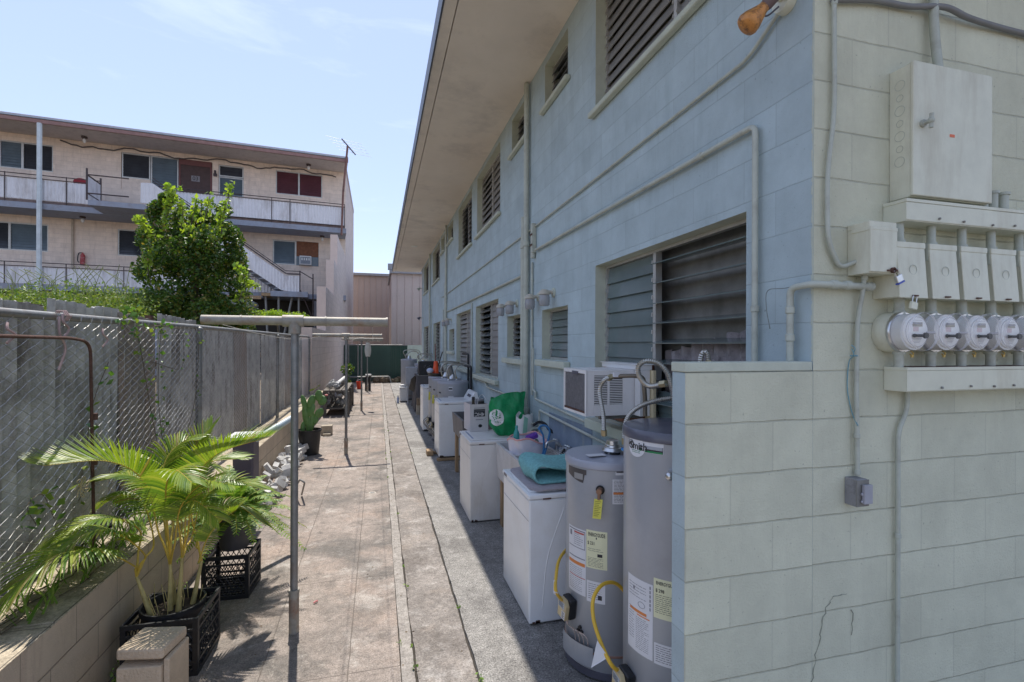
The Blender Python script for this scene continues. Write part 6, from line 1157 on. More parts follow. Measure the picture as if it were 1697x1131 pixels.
pk.part('door_plate', MB().box((-7.03, .015, lz(9.75)), (-6.68, .03, lz(10.02))), M_('grey_plate', (.24, .22, .23), .5), parent=dr); V, F = text_geo('03', .26, True); pk.part('lettering', MB().add([(-6.855+x*1.0, .013, lz(9.885+y)) for x, y, _ in V], F), M_('plate_number', (.06, .05, .05), .5), parent=dr)
f6 = fwin(-3.48, -2.42, 5.99, 7.22, (0, 1), (m_lblue,)); pk.part('plywood_infill', MB().box((-2.41, .03, lz(6.46)), (-1.34, .09, lz(7.22))), m_woodbrown, label='brown plywood filling half of the lower window'); pk.part('grey_infill', MB().box((-2.41, .03, lz(5.99)), (-1.34, .09, lz(6.455))), m_lblue)
pk.part('window_mullion', MB().box((-2.44, .0, lz(5.99)), (-2.39, .12, lz(7.22))), m_alum)
ac2 = T('air_conditioner', 'small white air conditioner in the boarded window of the pink building', 'air conditioner', (FO[0]+FE[0]*-1.95, FO[1]+FE[1]*-1.95, 5.98), ANG, world=False)
ac2.part('case', MB().box((-.28, -.28, .02), (.28, .10, .47)), m_plastic_w, bevel=.015); q = MB()
q.box((-.24, -.286, .06), (.24, -.281, .41)); ac2.part('grille', q, M_('ac_grille_grey', (.22, .24, .27), .5)); q = MB()
for k in range(4): q.box((-.19+k*.11, -.290, .24), (-.13+k*.11, -.287, .36))
ac2.part('grille_highlights', q, m_plastic_w)  # white blocks paint highlights onto the grille
# small fittings on the facade
def ftube(label, name, cat, pts, r, mat):
    M0 = Matrix.Translation((FO[0], FO[1], 0)) @ Matrix.Rotation(ANG, 4, 'Z'); P = [M0 @ Vector(p) for p in pts]; return single(name, label, cat, MB().tube(P, r, 8), mat, smooth=True)
P = []
random.seed(9)
for i in range(60):
    u = -12+i*.195; sag = .5*math.sin(u*1.9)+.25*math.sin(u*5.1); P.append((u, -.06, 10.84+.16*sag+random.uniform(-.03, .03)))
ftube('tangled string of dark wires sagging under the pink building roof', 'string_lights', 'string lights', P, .028, M_('dark_wire', (.10, .09, .09), .7))
ftube('white square post from the pink building roof down through both railings', 'roof_post', 'post', [(-12.05, -1.62, .6), (-12.05, -1.62, 11.02)], .09, M_('white_post_paint', (.62, .68, .70), .5)); 
ftube('beige drain pipe on the lower wall of the pink building', 'drain_pipe', 'pipe', [(-11.55, -.05, 4.4), (-11.55, -.05, 7.48)], .05, M_('beige_pipe', (.50, .42, .33), .6))
M0 = Matrix.Translation((FO[0], FO[1], 0)) @ Matrix.Rotation(ANG, 4, 'Z')
for (u, w, z, lb) in ((-10.9, -.7, 11.0, 'bare bulb lamp under the left part of the pink building roof'), (-1.8, -.7, 11.0, 'bare bulb lamp under the right end of the pink building roof'), (-10.95, -.7, 7.49, 'bare bulb lamp under the left part of the upper walkway'), (-1.15, -.5, 7.49, 'bare bulb lamp under the right end of the upper walkway')):
    p = M0 @ Vector((u, w, z)); t = T('ceiling_lamp', lb, 'ceiling lamp', p, 0, 'bare bulb lamps of the pink building'); t.part('base', MB().lathe([(.11, -.001), (.11, -.06), (0, -.07)], p, 12), m_dkrail); t.part('bulb', MB().ell(p+Vector((0, 0, -.17)), (.07, .07, .1)), m_plastic_w, smooth=True)
p = M0 @ Vector((-8.95, -.12, 4.9)); p = M0 @ Vector((fac(139, 433, 0).x, -.12, fac(139, 440, 0).z)); t = T('fire_extinguisher', 'red fire extinguisher hanging on the lower pink wall', 'extinguisher', p); t.part('body', MB().lathe([(0, 0), (.09, .02), (.09, .42), (.04, .5), (.03, .56), (0, .56)], p, 16), M_('red_paint', (.40, .04, .04), .4, stain=(.7, .65, .6), samt=.6, sscale=5), smooth=True); t.part('hose', MB().tube(spline([p+Vector((0, 0, .54)), p+Vector((-.14, -.02, .5)), p+Vector((-.18, -.02, .2)), p+Vector((-.12, -.02, .1))], 6), .02, 6), m_black)
p = M0 @ Vector((fac(133, 300, 1.3).x, -1.25, 8.72)); single('red_bundle', 'red cloth bundle resting behind the upper balcony rail', 'bundle', MB().ell(p+Vector((0, 0, .12)), (.27, .15, .18), jit=.05), M_('red_cloth', (.35, .04, .05), .9), smooth=True)
p = M0 @ Vector((-6.02, -.05, 10.1)); single('door_wall_lamp', 'small dark bracket lamp beside the brown door', 'wall lamp', MB().cbox(p+Vector((0, 0, .05)), (.14, .1, .12)).cbox(p+Vector((.0, -.02, .19)), (.07, .08, .14)), m_dkrail)
# TV antenna
a0 = M0 @ Vector((-.25, -1.70, 7.35)); a1 = M0 @ Vector((-.18, -1.72, 9.5)); a2 = M0 @ Vector(tuple([fac(576, 243, 1.72).x, -1.72, fac(576, 243, 1.72).z])); t = T('antenna', 'rusty mast with a branching rooftop television antenna at the corner of the pink building', 'antenna', a0)
t.part('mast', MB().tube([a0, a1, a2], .05, 8), M_('rust_brown_mast', (.20, .10, .08), .7, var=.4)); q = MB(); b0 = a2+Vector((-.25, 0, .12)); b1 = a2+Vector((.35, .3, -.35)); q.tube([a2+Vector((-.28, 0, .35)), a2+Vector((.38, .1, -.35))], .03, 6)
t.part('boom', q, m_dkrail); q = MB()
for k in range(5):
    f_ = k/4; c_ = (a2+Vector((-.22, 0, .30))).lerp(a2+Vector((.34, .08, -.28)), f_); l_ = .9-.1*f_; q.tube([c_+Vector((-l_*.9, -.1, .07)), c_+Vector((l_, .1, -.07))], .008, 4)
t.part('elements', q, M_('bright_rods', (.35, .36, .38), .5, .3))
# stepped property wall
sw = T('stepped_wall', 'pinkish block boundary wall rising in steps along the left of the alley', 'wall', (-1.7, 20, 0))
for (a, b, z) in ((13.95, 17.5, 2.38), (17.5, 20.5, 3.86), (20.5, 22.2, 5.25), (22.2, 27.45, 6.6)):
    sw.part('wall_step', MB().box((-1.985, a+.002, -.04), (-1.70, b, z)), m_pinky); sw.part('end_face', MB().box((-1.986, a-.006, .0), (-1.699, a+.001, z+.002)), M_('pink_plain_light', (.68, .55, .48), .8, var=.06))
for k, y in enumerate((14.6, 15.9, 17.9)): pass
# =================================================================== METAL SIDED BUILDINGS AND THE FAR FENCE
def siding(name, label, x0, x1, y, z1, col, depth, ribs=.42):
    t = T(name, label, 'building', ((x0+x1)/2, y, 0)); m = M_(name+label[:6], col, .5, var=.05, scale=.6, stain=mul(col, .75), samt=.3); q = MB(); x = x0; pts = []
    while x < x1: pts += [(x, 0), (x+ribs*.72, 0), (x+ribs*.76, -.035), (x+ribs*.86, -.035), (x+ribs*.90, 0)]; x += ribs
    pts.append((x1, 0)); pts = [p for p in pts if p[0] <= x1]
    for a, b in zip(pts, pts[1:]): q.quad((a[0], y+a[1], 0), (b[0], y+b[1], 0), (b[0], y+b[1], z1), (a[0], y+a[1], z1))
    q.quad((x0, y+depth, 0), (x0, y, 0), (x0, y, z1), (x0, y+depth, z1)); q.quad((x1, y, 0), (x1, y+depth, 0), (x1, y+depth, z1), (x1, y, z1)); t.part('siding', q, m)
    t.part('roof', MB().box((x0-.1, y-.08, z1), (x1+.1, y+depth, z1+.12)), M_('grey_roof_metal', (.36, .35, .36), .5)); t.part('gutter', MB().box((x0-.12, y-.24, z1-.02), (x1+.1, y-.085, z1+.16)).box((x0-.2, y-.24, z1+.18), (x0+.05, y+.1, z1+.5)), M_('grey_gutter_metal', (.30, .29, .30), .45, .3)); return t
siding('warehouse', 'beige ribbed metal sided warehouse beyond the eave end', .70, 9, 28.5, 5.95, (.56, .45, .40), 6)
siding('shed_building', 'dusky pink ribbed metal sided building farther back with a plain roof edge', -6, 3, 38.5, 7.1, (.44, .34, .29), 8)
gf = T('green_fence', 'dark green ribbed metal fence closing the far end of the alley', 'fence', (0, 26.3, 0)); q = MB(); x = -1.69; i = 0
while x < 1.44: q.box((x, 26.30+(.02 if i % 2 else 0), 0), (x+.115, 26.33+(.02 if i % 2 else 0), 1.88)); x += .117; i += 1
gf.part('sheet', q, M_('dark_green_metal', (.015, .055, .04), .5, var=.15)); gf.part('post', MB().tube([(-1.0, 26.2, 0), (-1.0, 26.2, 1.95)], .035, 8), m_galv); gf.part('post', MB().tube([(-1.45, 26.2, 0), (-1.45, 26.2, 1.95)], .03, 8), m_galv); gf.part('top_rail', MB().tube([(-1.65, 26.2, 1.90), (1.2, 26.2, 1.90)], .025, 8), m_galv)
q = MB(); s_ = .09
for k in range(-20, 46):
    for sgn in (1, -1):
        x0_ = -1.6+k*s_; a = (x0_, .1); b = (x0_+sgn*1.75, 1.85)
        def clip(xv): return max(-1.6, min(.6, xv))
        xa, xb = clip(a[0]), clip(b[0])
        if xa == xb: continue
        za = a[1]+(xa-a[0])*sgn; zb = a[1]+(xb-a[0])*sgn
        if max(za, zb) > 1.86 or min(za, zb) < .09: continue
        q.tube([(xa, 26.2, za), (xb, 26.2, zb)], .004, 3, caps=False)
gf.part('wire_mesh', q, M_('green_wire', (.10, .17, .15), .5))
single('low_pipe_rail', 'low white pipe rail in front of the green fence', 'rail', MB().tube(arc([(-1.6, 25.4, .32), (.55, 25.4, .32), (.62, 25.4, 0)], .08), .035, 8).tube([(-1.5, 25.4, 0), (-1.5, 25.4, .32)], .035, 8), m_galv, smooth=True)
q = MB(); random.seed(3)
for k in range(9): q.ell((-.1+k*.16, 25.7+.1*math.sin(k*2), .10), (.16, .16, .16+.05*math.sin(k)), 8, 6, jit=.15)
single('rubble_bank', 'low dark bank of dirt and rubble at the foot of the green fence', 'rubble', q, m_earth, kind='stuff')
single('end_wall_block', 'pale green low wall right of the green fence', 'wall', MB().box((1.46, 26.0, 0), (5, 26.2, 1.9)), M_('pale_green_paint', (.46, .52, .46), .7))
# =================================================================== CLOTHESLINE POLES
poles = [(-.541, 3.568), (-.543, 9.114), (-.468, 14.97), (-.43, 20.8)]
def make_pole():
    x, y = poles[0]; t = T('clothesline_pole', 'x', 'clothesline pole', (x, y, 0), 0, 'T shaped clothesline poles in a row'); zt = 2.09
    t.part('pole', MB().tube([(x, y, .0), (x, y, zt-.02)], .024, 14), m_galv, smooth=True); t.part('sleeve', MB().tube([(x, y, 0), (x, y, .27)], .032, 14).tube([(x, y, .262), (x, y, .29)], .0345, 14), m_galvold, smooth=True)
    t.part('arm', MB().tube([(x-.555, y, zt), (x+.60, y, zt)], .031, 14), m_galvold, smooth=True); q = MB().tube([(x-.075, y, zt), (x+.055, y, zt)], .040, 16); q.tube([(x, y, zt-.085), (x, y, zt)], .040, 16); q.tube([(x+.19, y, zt), (x+.20, y, zt)], .034, 12); q.tube([(x-.33, y, zt), (x-.32, y, zt)], .034, 12); q.tube([(x+.592, y, zt), (x+.604, y, zt)], .035, 12); t.part('tee_fitting', q, m_galvold, smooth=True)
    q = MB()
    for dx in (-.48, -.17, .22, .5): q.tube([(x+dx, y+.034, zt), (x+dx, y+.06, zt-.01), (x+dx, y+.055, zt-.03)], .004, 5)
    t.part('hooks', q, m_rust); return t.root
pm_ = make_pole()
for k, ((x, y), lb) in enumerate(zip(poles, ('nearest T shaped clothesline pole standing on the path', 'second clothesline pole, the one casting its arm shadow across the path', 'third clothesline pole along the path', 'fourth clothesline pole near the far fence'))):
    o = pm_ if k == 0 else copy_tree(pm_); o.location.x = x; o.location.y = y; o['label'] = lb
random.seed(61)
for k in range(3):
    (xa, ya), (xb, yb) = poles[k], poles[k+1]
    for j, dx in enumerate((-.48, -.17, .22, .5)):
        if (k == 0 and j == 1) or (k == 2 and j == 0): continue
        A = Vector((xa+dx, ya+.05, 2.07)); B = Vector((xb+dx*.9, yb, 2.07)); sag = .05+.05*random.random(); P = [A.lerp(B, i/12)-Vector((0, 0, sag*math.sin(math.pi*i/12))) for i in range(13)]
        single('clothesline', f'{["first", "second", "third", "fourth"][j]} line from the left between the {["nearest and second", "second and third", "third and fourth"][k]} poles', 'clothesline', MB().tube(P, .0016, 4), M_('pale_cord', (.50, .48, .44), .7), group='clotheslines strung between the poles')
q = MB(); c_ = Vector((-.30, 15.3, 1.99)); P = []
for j in range(7):
    v = j/6; w_ = .05+.045*math.sin(v*3.0)
    for i in range(10): a = 6.283*i/10; P.append((c_.x+w_*math.cos(a)*(1+.15*math.sin(3*a)), c_.y+.04*math.sin(a), c_.z-.42*v*(1+.04*math.cos(a*2))))
q.add(P, [(j*10+i, j*10+(i+1) % 10, (j+1)*10+(i+1) % 10, (j+1)*10+i) for j in range(6) for i in range(10)]+[tuple(60+i for i in range(10))]); single('peg_bag', 'small white cloth bag hanging from the line by the third pole', 'bag', q, M_('off_white_cloth', (.58, .56, .50), .9), smooth=True)
# =================================================================== THINGS ALONG THE LEFT OF THE PATH
def crate(label, x0, y0, w, d, h, rz=0):
    t = T('milk_crate', label, 'crate', (x0, y0, 0), rz, 'black milk crates', world=False); q = MB()
    for z0, z1, th in ((0, .03, .012), (h-.028, h, .014), (h-.075, h-.06, .008), (h*.52, h*.56, .008), (.07, .085, .008)):
        q.box((0, 0, z0), (w, th, z1)).box((0, d-th, z0), (w, d, z1)).box((0, th, z0), (th, d-th, z1)).box((w-th, th, z0), (w, d-th, z1))
    for (x, y) in ((0, 0), (w-.03, 0), (0, d-.03), (w-.03, d-.03)): q.box((x+.001, y+.001, .03), (x+.029, y+.029, h-.028))
    t.part('frame', q, m_black, bevel=.0015); q = MB(); n = 8
    for f_ in range(4):
        def P(a, z):
            return {0: (a*w, .006, z), 1: (w-.006, a*d, z), 2: (a*w, d-.006, z), 3: (.006, a*d, z)}[f_]
        for k in range(-3, n+3):
            for sg in (1, -1):
                a0_ = k/n; z0, z1 = .03, h-.07; a1_ = a0_+sg*.42
                t0_, t1_ = 0.0, 1.0
                # clip to the face
                for (lim, s__) in ((.06, 1), (.94, -1)):
                    va, vb = (a0_-lim)*s__, (a1_-lim)*s__
                    if va < 0 and vb < 0: t0_ = 2
                    elif va < 0: t0_ = max(t0_, va/(va-vb))
                    elif vb < 0: t1_ = min(t1_, va/(va-vb))
                if t0_ >= t1_-.02: continue
                q.tube([P(a0_+(a1_-a0_)*t0_, z0+(z1-z0)*t0_), P(a0_+(a1_-a0_)*t1_, z0+(z1-z0)*t1_)], .0036, 4)
    t.part('lattice', q, m_black); q = MB()
    for k in range(7): q.box((.012, .02+k*(d-.05)/6, .004), (w-.012, .032+k*(d-.05)/6, .012))
    t.part('floor', q, m_black); return t
crate('black lattice crate holding the potted palm, beside the stone blocks', -1.405, 3.255, .395, .39, .335, R(-1.5))
crate('black lattice crate under the fern pot behind the palm crate', -1.275, 4.15, .33, .33, .33, R(-3))
def pot(name, label, x, y, z0, r0, r1, h, mat, rim=.012):
    t = T(name, label, 'pot', (x, y, z0)); t.part('pot', MB().lathe([(r0, 0), (r1, h-.03), (r1+rim, h-.03), (r1+rim, h), (r1, h), (r1-.01, h-.03), (r0*.9, .05)], (x, y, z0), 36), mat, smooth=True); t.part('soil', MB().lathe([(0, h-.045), (r1-.008, h-.05)], (x, y, z0), 24, close=False), m_soil); return t
px_, py_ = -1.205, 3.45
pot('plant_pot', 'round black plant pot inside the front crate', px_, py_, .02, .14, .160, .335, m_black)
pot('plant_pot', 'dark grey plant pot standing on the rear crate', -1.09, 4.32, .335, .10, .125, .27, M_('dark_grey_pot', (.06, .055, .06), .6, var=.2))
t = T('concrete_block', 'tan concrete block standing on end in front of the palm crate', 'block', (-1.08, 2.85, 0), R(-8), 'loose blocks by the palm', world=False)
t.part('block', MB().box((-.115, -.10, 0), (.085, .10, .375)).box((.087, -.085, 0), (.115, .10, .40)), M_('tan_block', (.52, .41, .29), .9, var=.15, bump=.7, bscale=80, stain=(.38, .29, .2), samt=.4), bevel=.006)
t = T('stone_paver', 'small tan paver lying on top of the standing block', 'paver', (-1.085, 2.86, .402), R(-12), 'loose blocks by the palm', world=False); t.part('paver', MB().box((-.115, -.10, 0), (.105, .10, .055)), M_('tan_block', (.52, .41, .29)), bevel=.012)
# dark bin, board and PVC pipe
t = T('storage_bin', 'dark purple grey bin with a pale board on it behind the fern', 'bin', (-1.32, 5.9, 0)); t.part('body', MB().box((-1.47, 5.72, 0), (-1.27, 6.0, .93)), M_('purple_grey_plastic', (.10, .085, .11), .6), bevel=.02); t.part('board', MB().box((-1.52, 5.66, .935), (-1.22, 6.02, .965)), m_paper, bevel=.003)
single('pvc_pipe', 'grey plastic pipe leaning over the bin toward the nearest pole', 'pipe', MB().tube([onY(425, 728, 5.0), onY(484, 693, 5.4)], .031, 14), M_('grey_pvc', (.48, .55, .58), .4), smooth=True)
q = MB(); random.seed(71)
for k in range(170):
    y = random.uniform(6.3, 10.2); x = -1.42+random.uniform(0, .22); s_ = random.uniform(.03, .07); zb = random.uniform(0, .28)*(1-(x+1.42)*2.5)
    M1 = Matrix.Translation((x, y, s_*.5+zb)) @ Matrix.Rotation(random.uniform(0, 6), 4, Vector((random.random(), random.random(), random.random())).normalized()); q.box((-s_, -s_*.7, -s_*.4), (s_, s_*.7, s_*.4), M1)
single('rubble_pile', 'heap of broken white and grey rubble along the foot of the low wall', 'rubble', q, M_('white_rubble', (.50, .49, .47), .8, var=.35, scale=8), kind='stuff')
t = T('bent_tube', 'small bent grey tube lying on the path behind the nearest pole', 'tube frame', onZ(498, 805)); P = [onZ(500, 820, .02), onZ(505, 800, .25), onZ(497, 795, .28), onZ(488, 812, .05)]; t.part('tube', MB().tube(arc(P, .03), .011, 8), m_galv, smooth=True)
# cactus
cx_, cy_ = -1.13, 9.15; pot('plant_pot', 'black plant pot of the prickly pear cactus', cx_-.03, cy_+.12, .0, .15, .19, .44, m_black)
m_cact = M_('cactus_green', (.11, .23, .06), .5, var=.2, scale=12, stain=(.20, .30, .10), samt=.5, sscale=10)
t = T('prickly_pear_cactus', 'prickly pear cactus with flat round pads in a black pot', 'cactus', (cx_, cy_+.1, .4), 0)
def pad(px, py, w, h, rot, yy=9.2):
    c = onY(px, py, yy); k = 9.6/FPX; t.part('pad', MB().ell((0, 0, 0), (w*k/2, .028, h*k/2), 16, 10, Matrix.Translation(c) @ Matrix.Rotation(R(rot), 4, 'Y') @ Matrix.Rotation(R(random.uniform(-25, 25)), 4, 'Z')), m_cact, smooth=True)
for a in ((516, 666, 11, 20, 15), (528, 656, 12, 17, 5), (534, 664, 14, 15, 20), (514, 680, 14, 22, 25), (529, 685, 12, 16, 30), (517, 700, 8, 30, 5), (506, 690, 9, 34, -8), (504, 668, 8, 24, -15), (522, 697, 9, 14, 25), (511, 705, 8, 26, 0), (502, 710, 7, 20, 3)): pad(*a)
t.part('flower', MB().ell(onY(541, 655, 9.2), (.03, .02, .015)), M_('pink_flower', (.7, .25, .22), .6))
t = T('concrete_block', 'hollow concrete block lying by the pink wall behind the cactus', 'block', onZ(540, 722)); p = onZ(540, 722); t.part('block', MB().box((p.x-.10, p.y, 0), (p.x+.12, p.y+.2, .20)), m_block, bevel=.006); t.part('slab', MB().box((p.x-.05, p.y-.12, 0), (p.x+.10, p.y-.01, .05)), m_block, bevel=.004)
# potting table far left
t = T('potting_table', 'weathered potting table with pipes and pots against the pink wall', 'table', (-1.1, 15.2, 0)); q = MB()
for k in range(4): q.box((-1.42+k*.16, 13.95, .66), (-1.28+k*.16, 16.6, .70))
t.part('tabletop', q, M_('grey_old_wood', (.16, .14, .12), .85, var=.3))
for (x, y) in ((-.80, 14.0), (-1.38, 14.0), (-.80, 16.5), (-1.38, 16.5), (-.80, 15.2)): t.part('leg', MB().box((x-.045, y-.045, 0), (x+.045, y+.045, .66)), M_('grey_old_wood', (.16, .14, .12), .85, var=.3))
t.part('shelf', MB().box((-1.40, 14.05, .18), (-.80, 16.5, .21)), M_('grey_old_wood', (.16, .14, .12)))
single('white_pipe', 'pale pipe resting on the potting table and pointing toward the alley', 'pipe', MB().tube([onY(558, 637, 14.2), onY(571, 626, 16.5)], .05, 12), m_plastic_w, smooth=True)
q = MB(); random.seed(5)
for k in range(55): q.ell((random.uniform(-1.38, -.9), random.uniform(14.0, 16.3), random.choice([.75, .28, .5])+random.uniform(0, .12)), (random.uniform(.03, .1), .06, random.uniform(.04, .09)), 8, 6, jit=.2)
single('pot_clutter', 'clutter of small white and grey pots on the potting table', 'clutter', q, M_('mixed_grey_clutter', (.33, .33, .33), .7, var=.6, scale=6), kind='stuff')
p = onZ(595.5, 645); t = T('red_bucket', 'bright orange red bucket by the pink wall near the third pole', 'bucket', p); t.part('bucket', MB().lathe([(.10, 0), (.13, .30), (.14, .30), (.14, .32), (.12, .32), (.09, .02)], p, 20), M_('red_orange_plastic', (.80, .07, .02), .4), smooth=True); t.part('handle', MB().tube([p+Vector((.13*math.cos(a), 0, .30+.10*math.sin(a))) for a in [math.pi*i/10 for i in range(11)]], .006, 5), m_plastic_w)
t = T('rubber_boots', 'pair of tall dark rubber boots upside down beside the fourth pole', 'boots', onZ(609.5, 648)); p = onZ(609.5, 648)
for dx in (-.06, .07): t.part('boot', MB().tube(spline([p+Vector((dx, 0, .0)), p+Vector((dx, 0, .3)), p+Vector((dx+.01, 0, .52)), p+Vector((dx+.03, -.03, .62))], 5), .055, 12), m_black, smooth=True)
t.part('pale_soles', MB().cbox(p+Vector((.02, -.02, .66)), (.24, .16, .07)), m_plastic_w, bevel=.02)
# =================================================================== PLANTS
random.seed(101)
rnd = random.Random(77)
m_palm = LEAF('palm_leaflet', [(.08, .16, .02), (.15, .25, .025), (.26, .34, .035), (.12, .21, .02), (.32, .38, .05), (.17, .27, .03), (.36, .38, .07), (.24, .17, .07)], .38, .35)
m_palmstem = M_('palm_stem_orange', (.50, .36, .05), .45, var=.25, scale=12)
m_palmbase = M_('palm_base_tan', (.44, .36, .14), .6, var=.3, scale=14)
def frond(t, pts, n, L, mat, stem, start=.35, droop=.5, wid=.016, rr=rnd, up=Vector((0, 0, 1)), r0=.006, V=.35):
    P = spline(pts, 10); t.part('stem', MB().tube(P, r0, 6, rs=[r0*(1-.75*i/(len(P)-1)) for i in range(len(P))]), stem, smooth=True); q = MB(); m = len(P)
    cum = [0]
    for a, b in zip(P, P[1:]): cum.append(cum[-1]+(b-a).length)
    tot = cum[-1]
    for i in range(n):
        s_ = start+(1-start)*(i+.5)/n; d_ = s_*tot; j = 0
        while j < m-2 and cum[j+1] < d_: j += 1
        p = P[j].lerp(P[j+1], (d_-cum[j])/max(cum[j+1]-cum[j], 1e-6)); tg = (P[min(j+2, m-1)]-P[max(j-1, 0)]).normalized(); side = tg.cross(up)
        side = side.normalized() if side.length > .05 else tg.orthogonal().normalized(); nr = side.cross(tg).normalized()
        k = (i+.5)/n; ll = L*(math.sin(math.pi*(.18+.72*k))**.7)*rr.uniform(.9, 1.08)
        for sg in (1, -1):
            dv = (side*sg*(.95-.35*k)+tg*(.45+.55*k)+nr*V).normalized(); w_ = wid*rr.uniform(.8, 1.15)*(1-.3*k); wv = tg.cross(dv).cross(dv).normalized()*1.0; seg = 5; vs = []
            wd = dv.cross(nr).normalized()
            for s in range(seg+1):
                f = s/seg; c_ = p+dv*ll*f-up*droop*ll*f*f*rr.uniform(.95, 1.05); ww = w_*.5*(math.sin(math.pi*min(1, .12+f*.88)))**.6*(1 if f < .98 else .1); vs += [c_+wd*ww, c_+nr*ww*.35, c_-wd*ww]
            q.add(vs, [f_ for s in range(seg) for f_ in ((s*3, s*3+3, s*3+4, s*3+1), (s*3+1, s*3+4, s*3+5, s*3+2))])
    t.part('leaflets', q, mat)
def W(px, py, y): return onY(px, py, y)
palm = T('palm_plant', 'bright yellow green palm with arching fronds in the front crate', 'palm', (-1.205, 3.45, .3))
B = [(-1.30, 3.40), (-1.22, 3.44), (-1.17, 3.42), (-1.12, 3.50), (-1.22, 3.52)]
bases = []
for (x, y), (dx, h) in zip(B, ((-.08, .26), (.0, .30), (.02, .34), (.05, .28), (-.03, .25))):
    palm.part('trunk', MB().tube(spline([(x, y, .29), (x+dx*.5, y, .29+h*.5), (x+dx, y, .29+h)], 5), .02, 10, rs=[.017-.0009*i for i in range(11)]), m_palmbase, smooth=True); bases.append(Vector((x+dx, y, .29+h)))
F_ = [
    (bases[1], [W(280, 900, 3.50), W(262, 830, 3.55), W(222, 790, 3.60), W(150, 800, 3.65)], 28, .24, .35),
    (bases[2], [W(306, 900, 3.50), W(312, 820, 3.55), W(340, 770, 3.60), W(400, 760, 3.62)], 30, .24, .25),
    (bases[3], [W(326, 900, 3.60), W(350, 850, 3.66), W(392, 838, 3.72), W(440, 870, 3.8)], 24, .22, .35),
    (bases[4], [W(285, 860, 3.65), W(250, 800, 3.75), W(225, 770, 3.8), W(185, 748, 3.9)], 26, .22, .35),
    (bases[0], [W(240, 920, 3.38), W(205, 890, 3.25), W(160, 880, 3.15), W(110, 900, 3.05)], 24, .22, .5),
    (bases[1], [W(290, 900, 3.3), W(300, 840, 3.2), W(340, 800, 3.1), W(385, 805, 3.0)], 24, .20, .35),
    (bases[2], [W(300, 860, 3.7), W(290, 800, 3.8), W(312, 765, 3.85), W(362, 775, 3.9)], 24, .22, .5),
    (bases[0], [W(222, 938, 3.35), W(170, 915, 3.15), W(95, 920, 2.95), W(22, 975, 2.85)], 30, .30, .55),
    (bases[0], [W(232, 880, 3.50), W(195, 862, 3.40), W(140, 866, 3.30), (W(85, 905, 3.2))], 24, .24, .6),
    (bases[1], [W(262, 880, 3.42), W(240, 800, 3.36), W(180, 765, 3.25), W(70, 772, 3.10)], 34, .26, -.1),
    (bases[1], [W(285, 860, 3.60), W(270, 780, 3.70), W(300, 735, 3.80), W(345, 730, 3.95)], 28, .24, .3),
    (bases[2], [W(312, 880, 3.40), W(322, 800, 3.36), W(362, 752, 3.30), W(448, 724, 3.22)], 34, .24, .0),
    (bases[2], [W(318, 890, 3.55), W(336, 830, 3.62), W(380, 800, 3.70), W(440, 812, 3.8)], 26, .24, .25),
    (bases[3], [W(330, 930, 3.45), W(345, 890, 3.42), W(368, 862, 3.40), W(392, 845, 3.38)], 20, .18, .1),
    (bases[4], [W(270, 850, 3.75), W(262, 790, 3.9), W(290, 750, 4.0), W(330, 760, 4.1)], 26, .26, .5),
    (bases[1], [W(278, 880, 3.3), W(275, 810, 3.15), W(290, 780, 3.02), W(318, 800, 2.9)], 24, .20, .4),
    (bases[3], [W(318, 860, 3.6), W(312, 790, 3.75), W(322, 745, 3.85), W(352, 705, 3.95)], 24, .22, .1),
    (bases[0], [W(255, 900, 3.5), W(240, 840, 3.6), W(215, 815, 3.75), W(185, 830, 3.9)], 22, .22, .6),
    (bases[2], [W(300, 900, 3.35), W(296, 850, 3.25), W(322, 830, 3.15), W(360, 860, 3.05)], 18, .18, .4),
]
for (b, pts, n, L_, dr) in F_:
    frond(palm, [b, b.lerp(pts[0], .5)+Vector((0, 0, .01))]+pts, int(n*1.5), L_*1.0, m_palm, m_palmstem, start=.42, droop=dr, r0=.007)
q = MB()
for k in range(26): a = rnd.uniform(0, 6.28); r = rnd.uniform(0, .14); q.tube([(-1.205+r*math.cos(a), 3.45+r*math.sin(a), .33), (-1.205+r*1.1*math.cos(a)+rnd.uniform(-.03, .03), 3.45+r*1.1*math.sin(a), .33+rnd.uniform(.05, .16))], .0022, 4)
palm.part('dry_stalks', q, m_palmbase)
# fern
m_fern = LEAF('fern_leaf', [(.07, .15, .02), (.14, .26, .04), (.22, .34, .06), (.30, .40, .12)], .5, .35)
fern = T('fern_plant', 'bushy green fern spilling from the pot on the rear crate', 'fern', (-1.09, 4.32, .58)); q = MB(); st = MB(); c_ = Vector((-1.09, 4.32, .58))
for k in range(84):
    a = 6.283*k/84*2.63+rnd.uniform(-.2, .2); el = rnd.uniform(.1, 1.35); L_ = rnd.uniform(.38, .66); d = Vector((math.cos(a)*math.cos(el), math.sin(a)*math.cos(el), math.sin(el))); dr = rnd.uniform(.25, .65)
    P = [c_+d*L_*f-Vector((0, 0, dr*L_*f*f*1.1)) for f in [i/16 for i in range(17)]]; st.tube(P[::2], .0018, 4)
    for i in range(2, 17):
        for h in (0, .5):
            p = P[i].lerp(P[min(i+1, 16)], h); tg = (P[min(i+1, 16)]-P[i-1]).normalized(); sd_ = tg.cross(Vector((0, 0, 1))); sd_ = sd_.normalized() if sd_.length > .1 else Vector((1, 0, 0)); ll = .046*math.sin(math.pi*min(.98, .1+i/17*.88))+.006
            for sg in (1, -1):
                b = p+sd_*sg*ll+Vector((0, 0, -.006+rnd.uniform(-.008, .008)))+tg*.008; q.add([p-tg*.006, p+tg*.006, b+tg*.004, b-tg*.003], [(0, 1, 2, 3)])
fern.part('fronds', q, m_fern); fern.part('stems', st, m_palmstem)
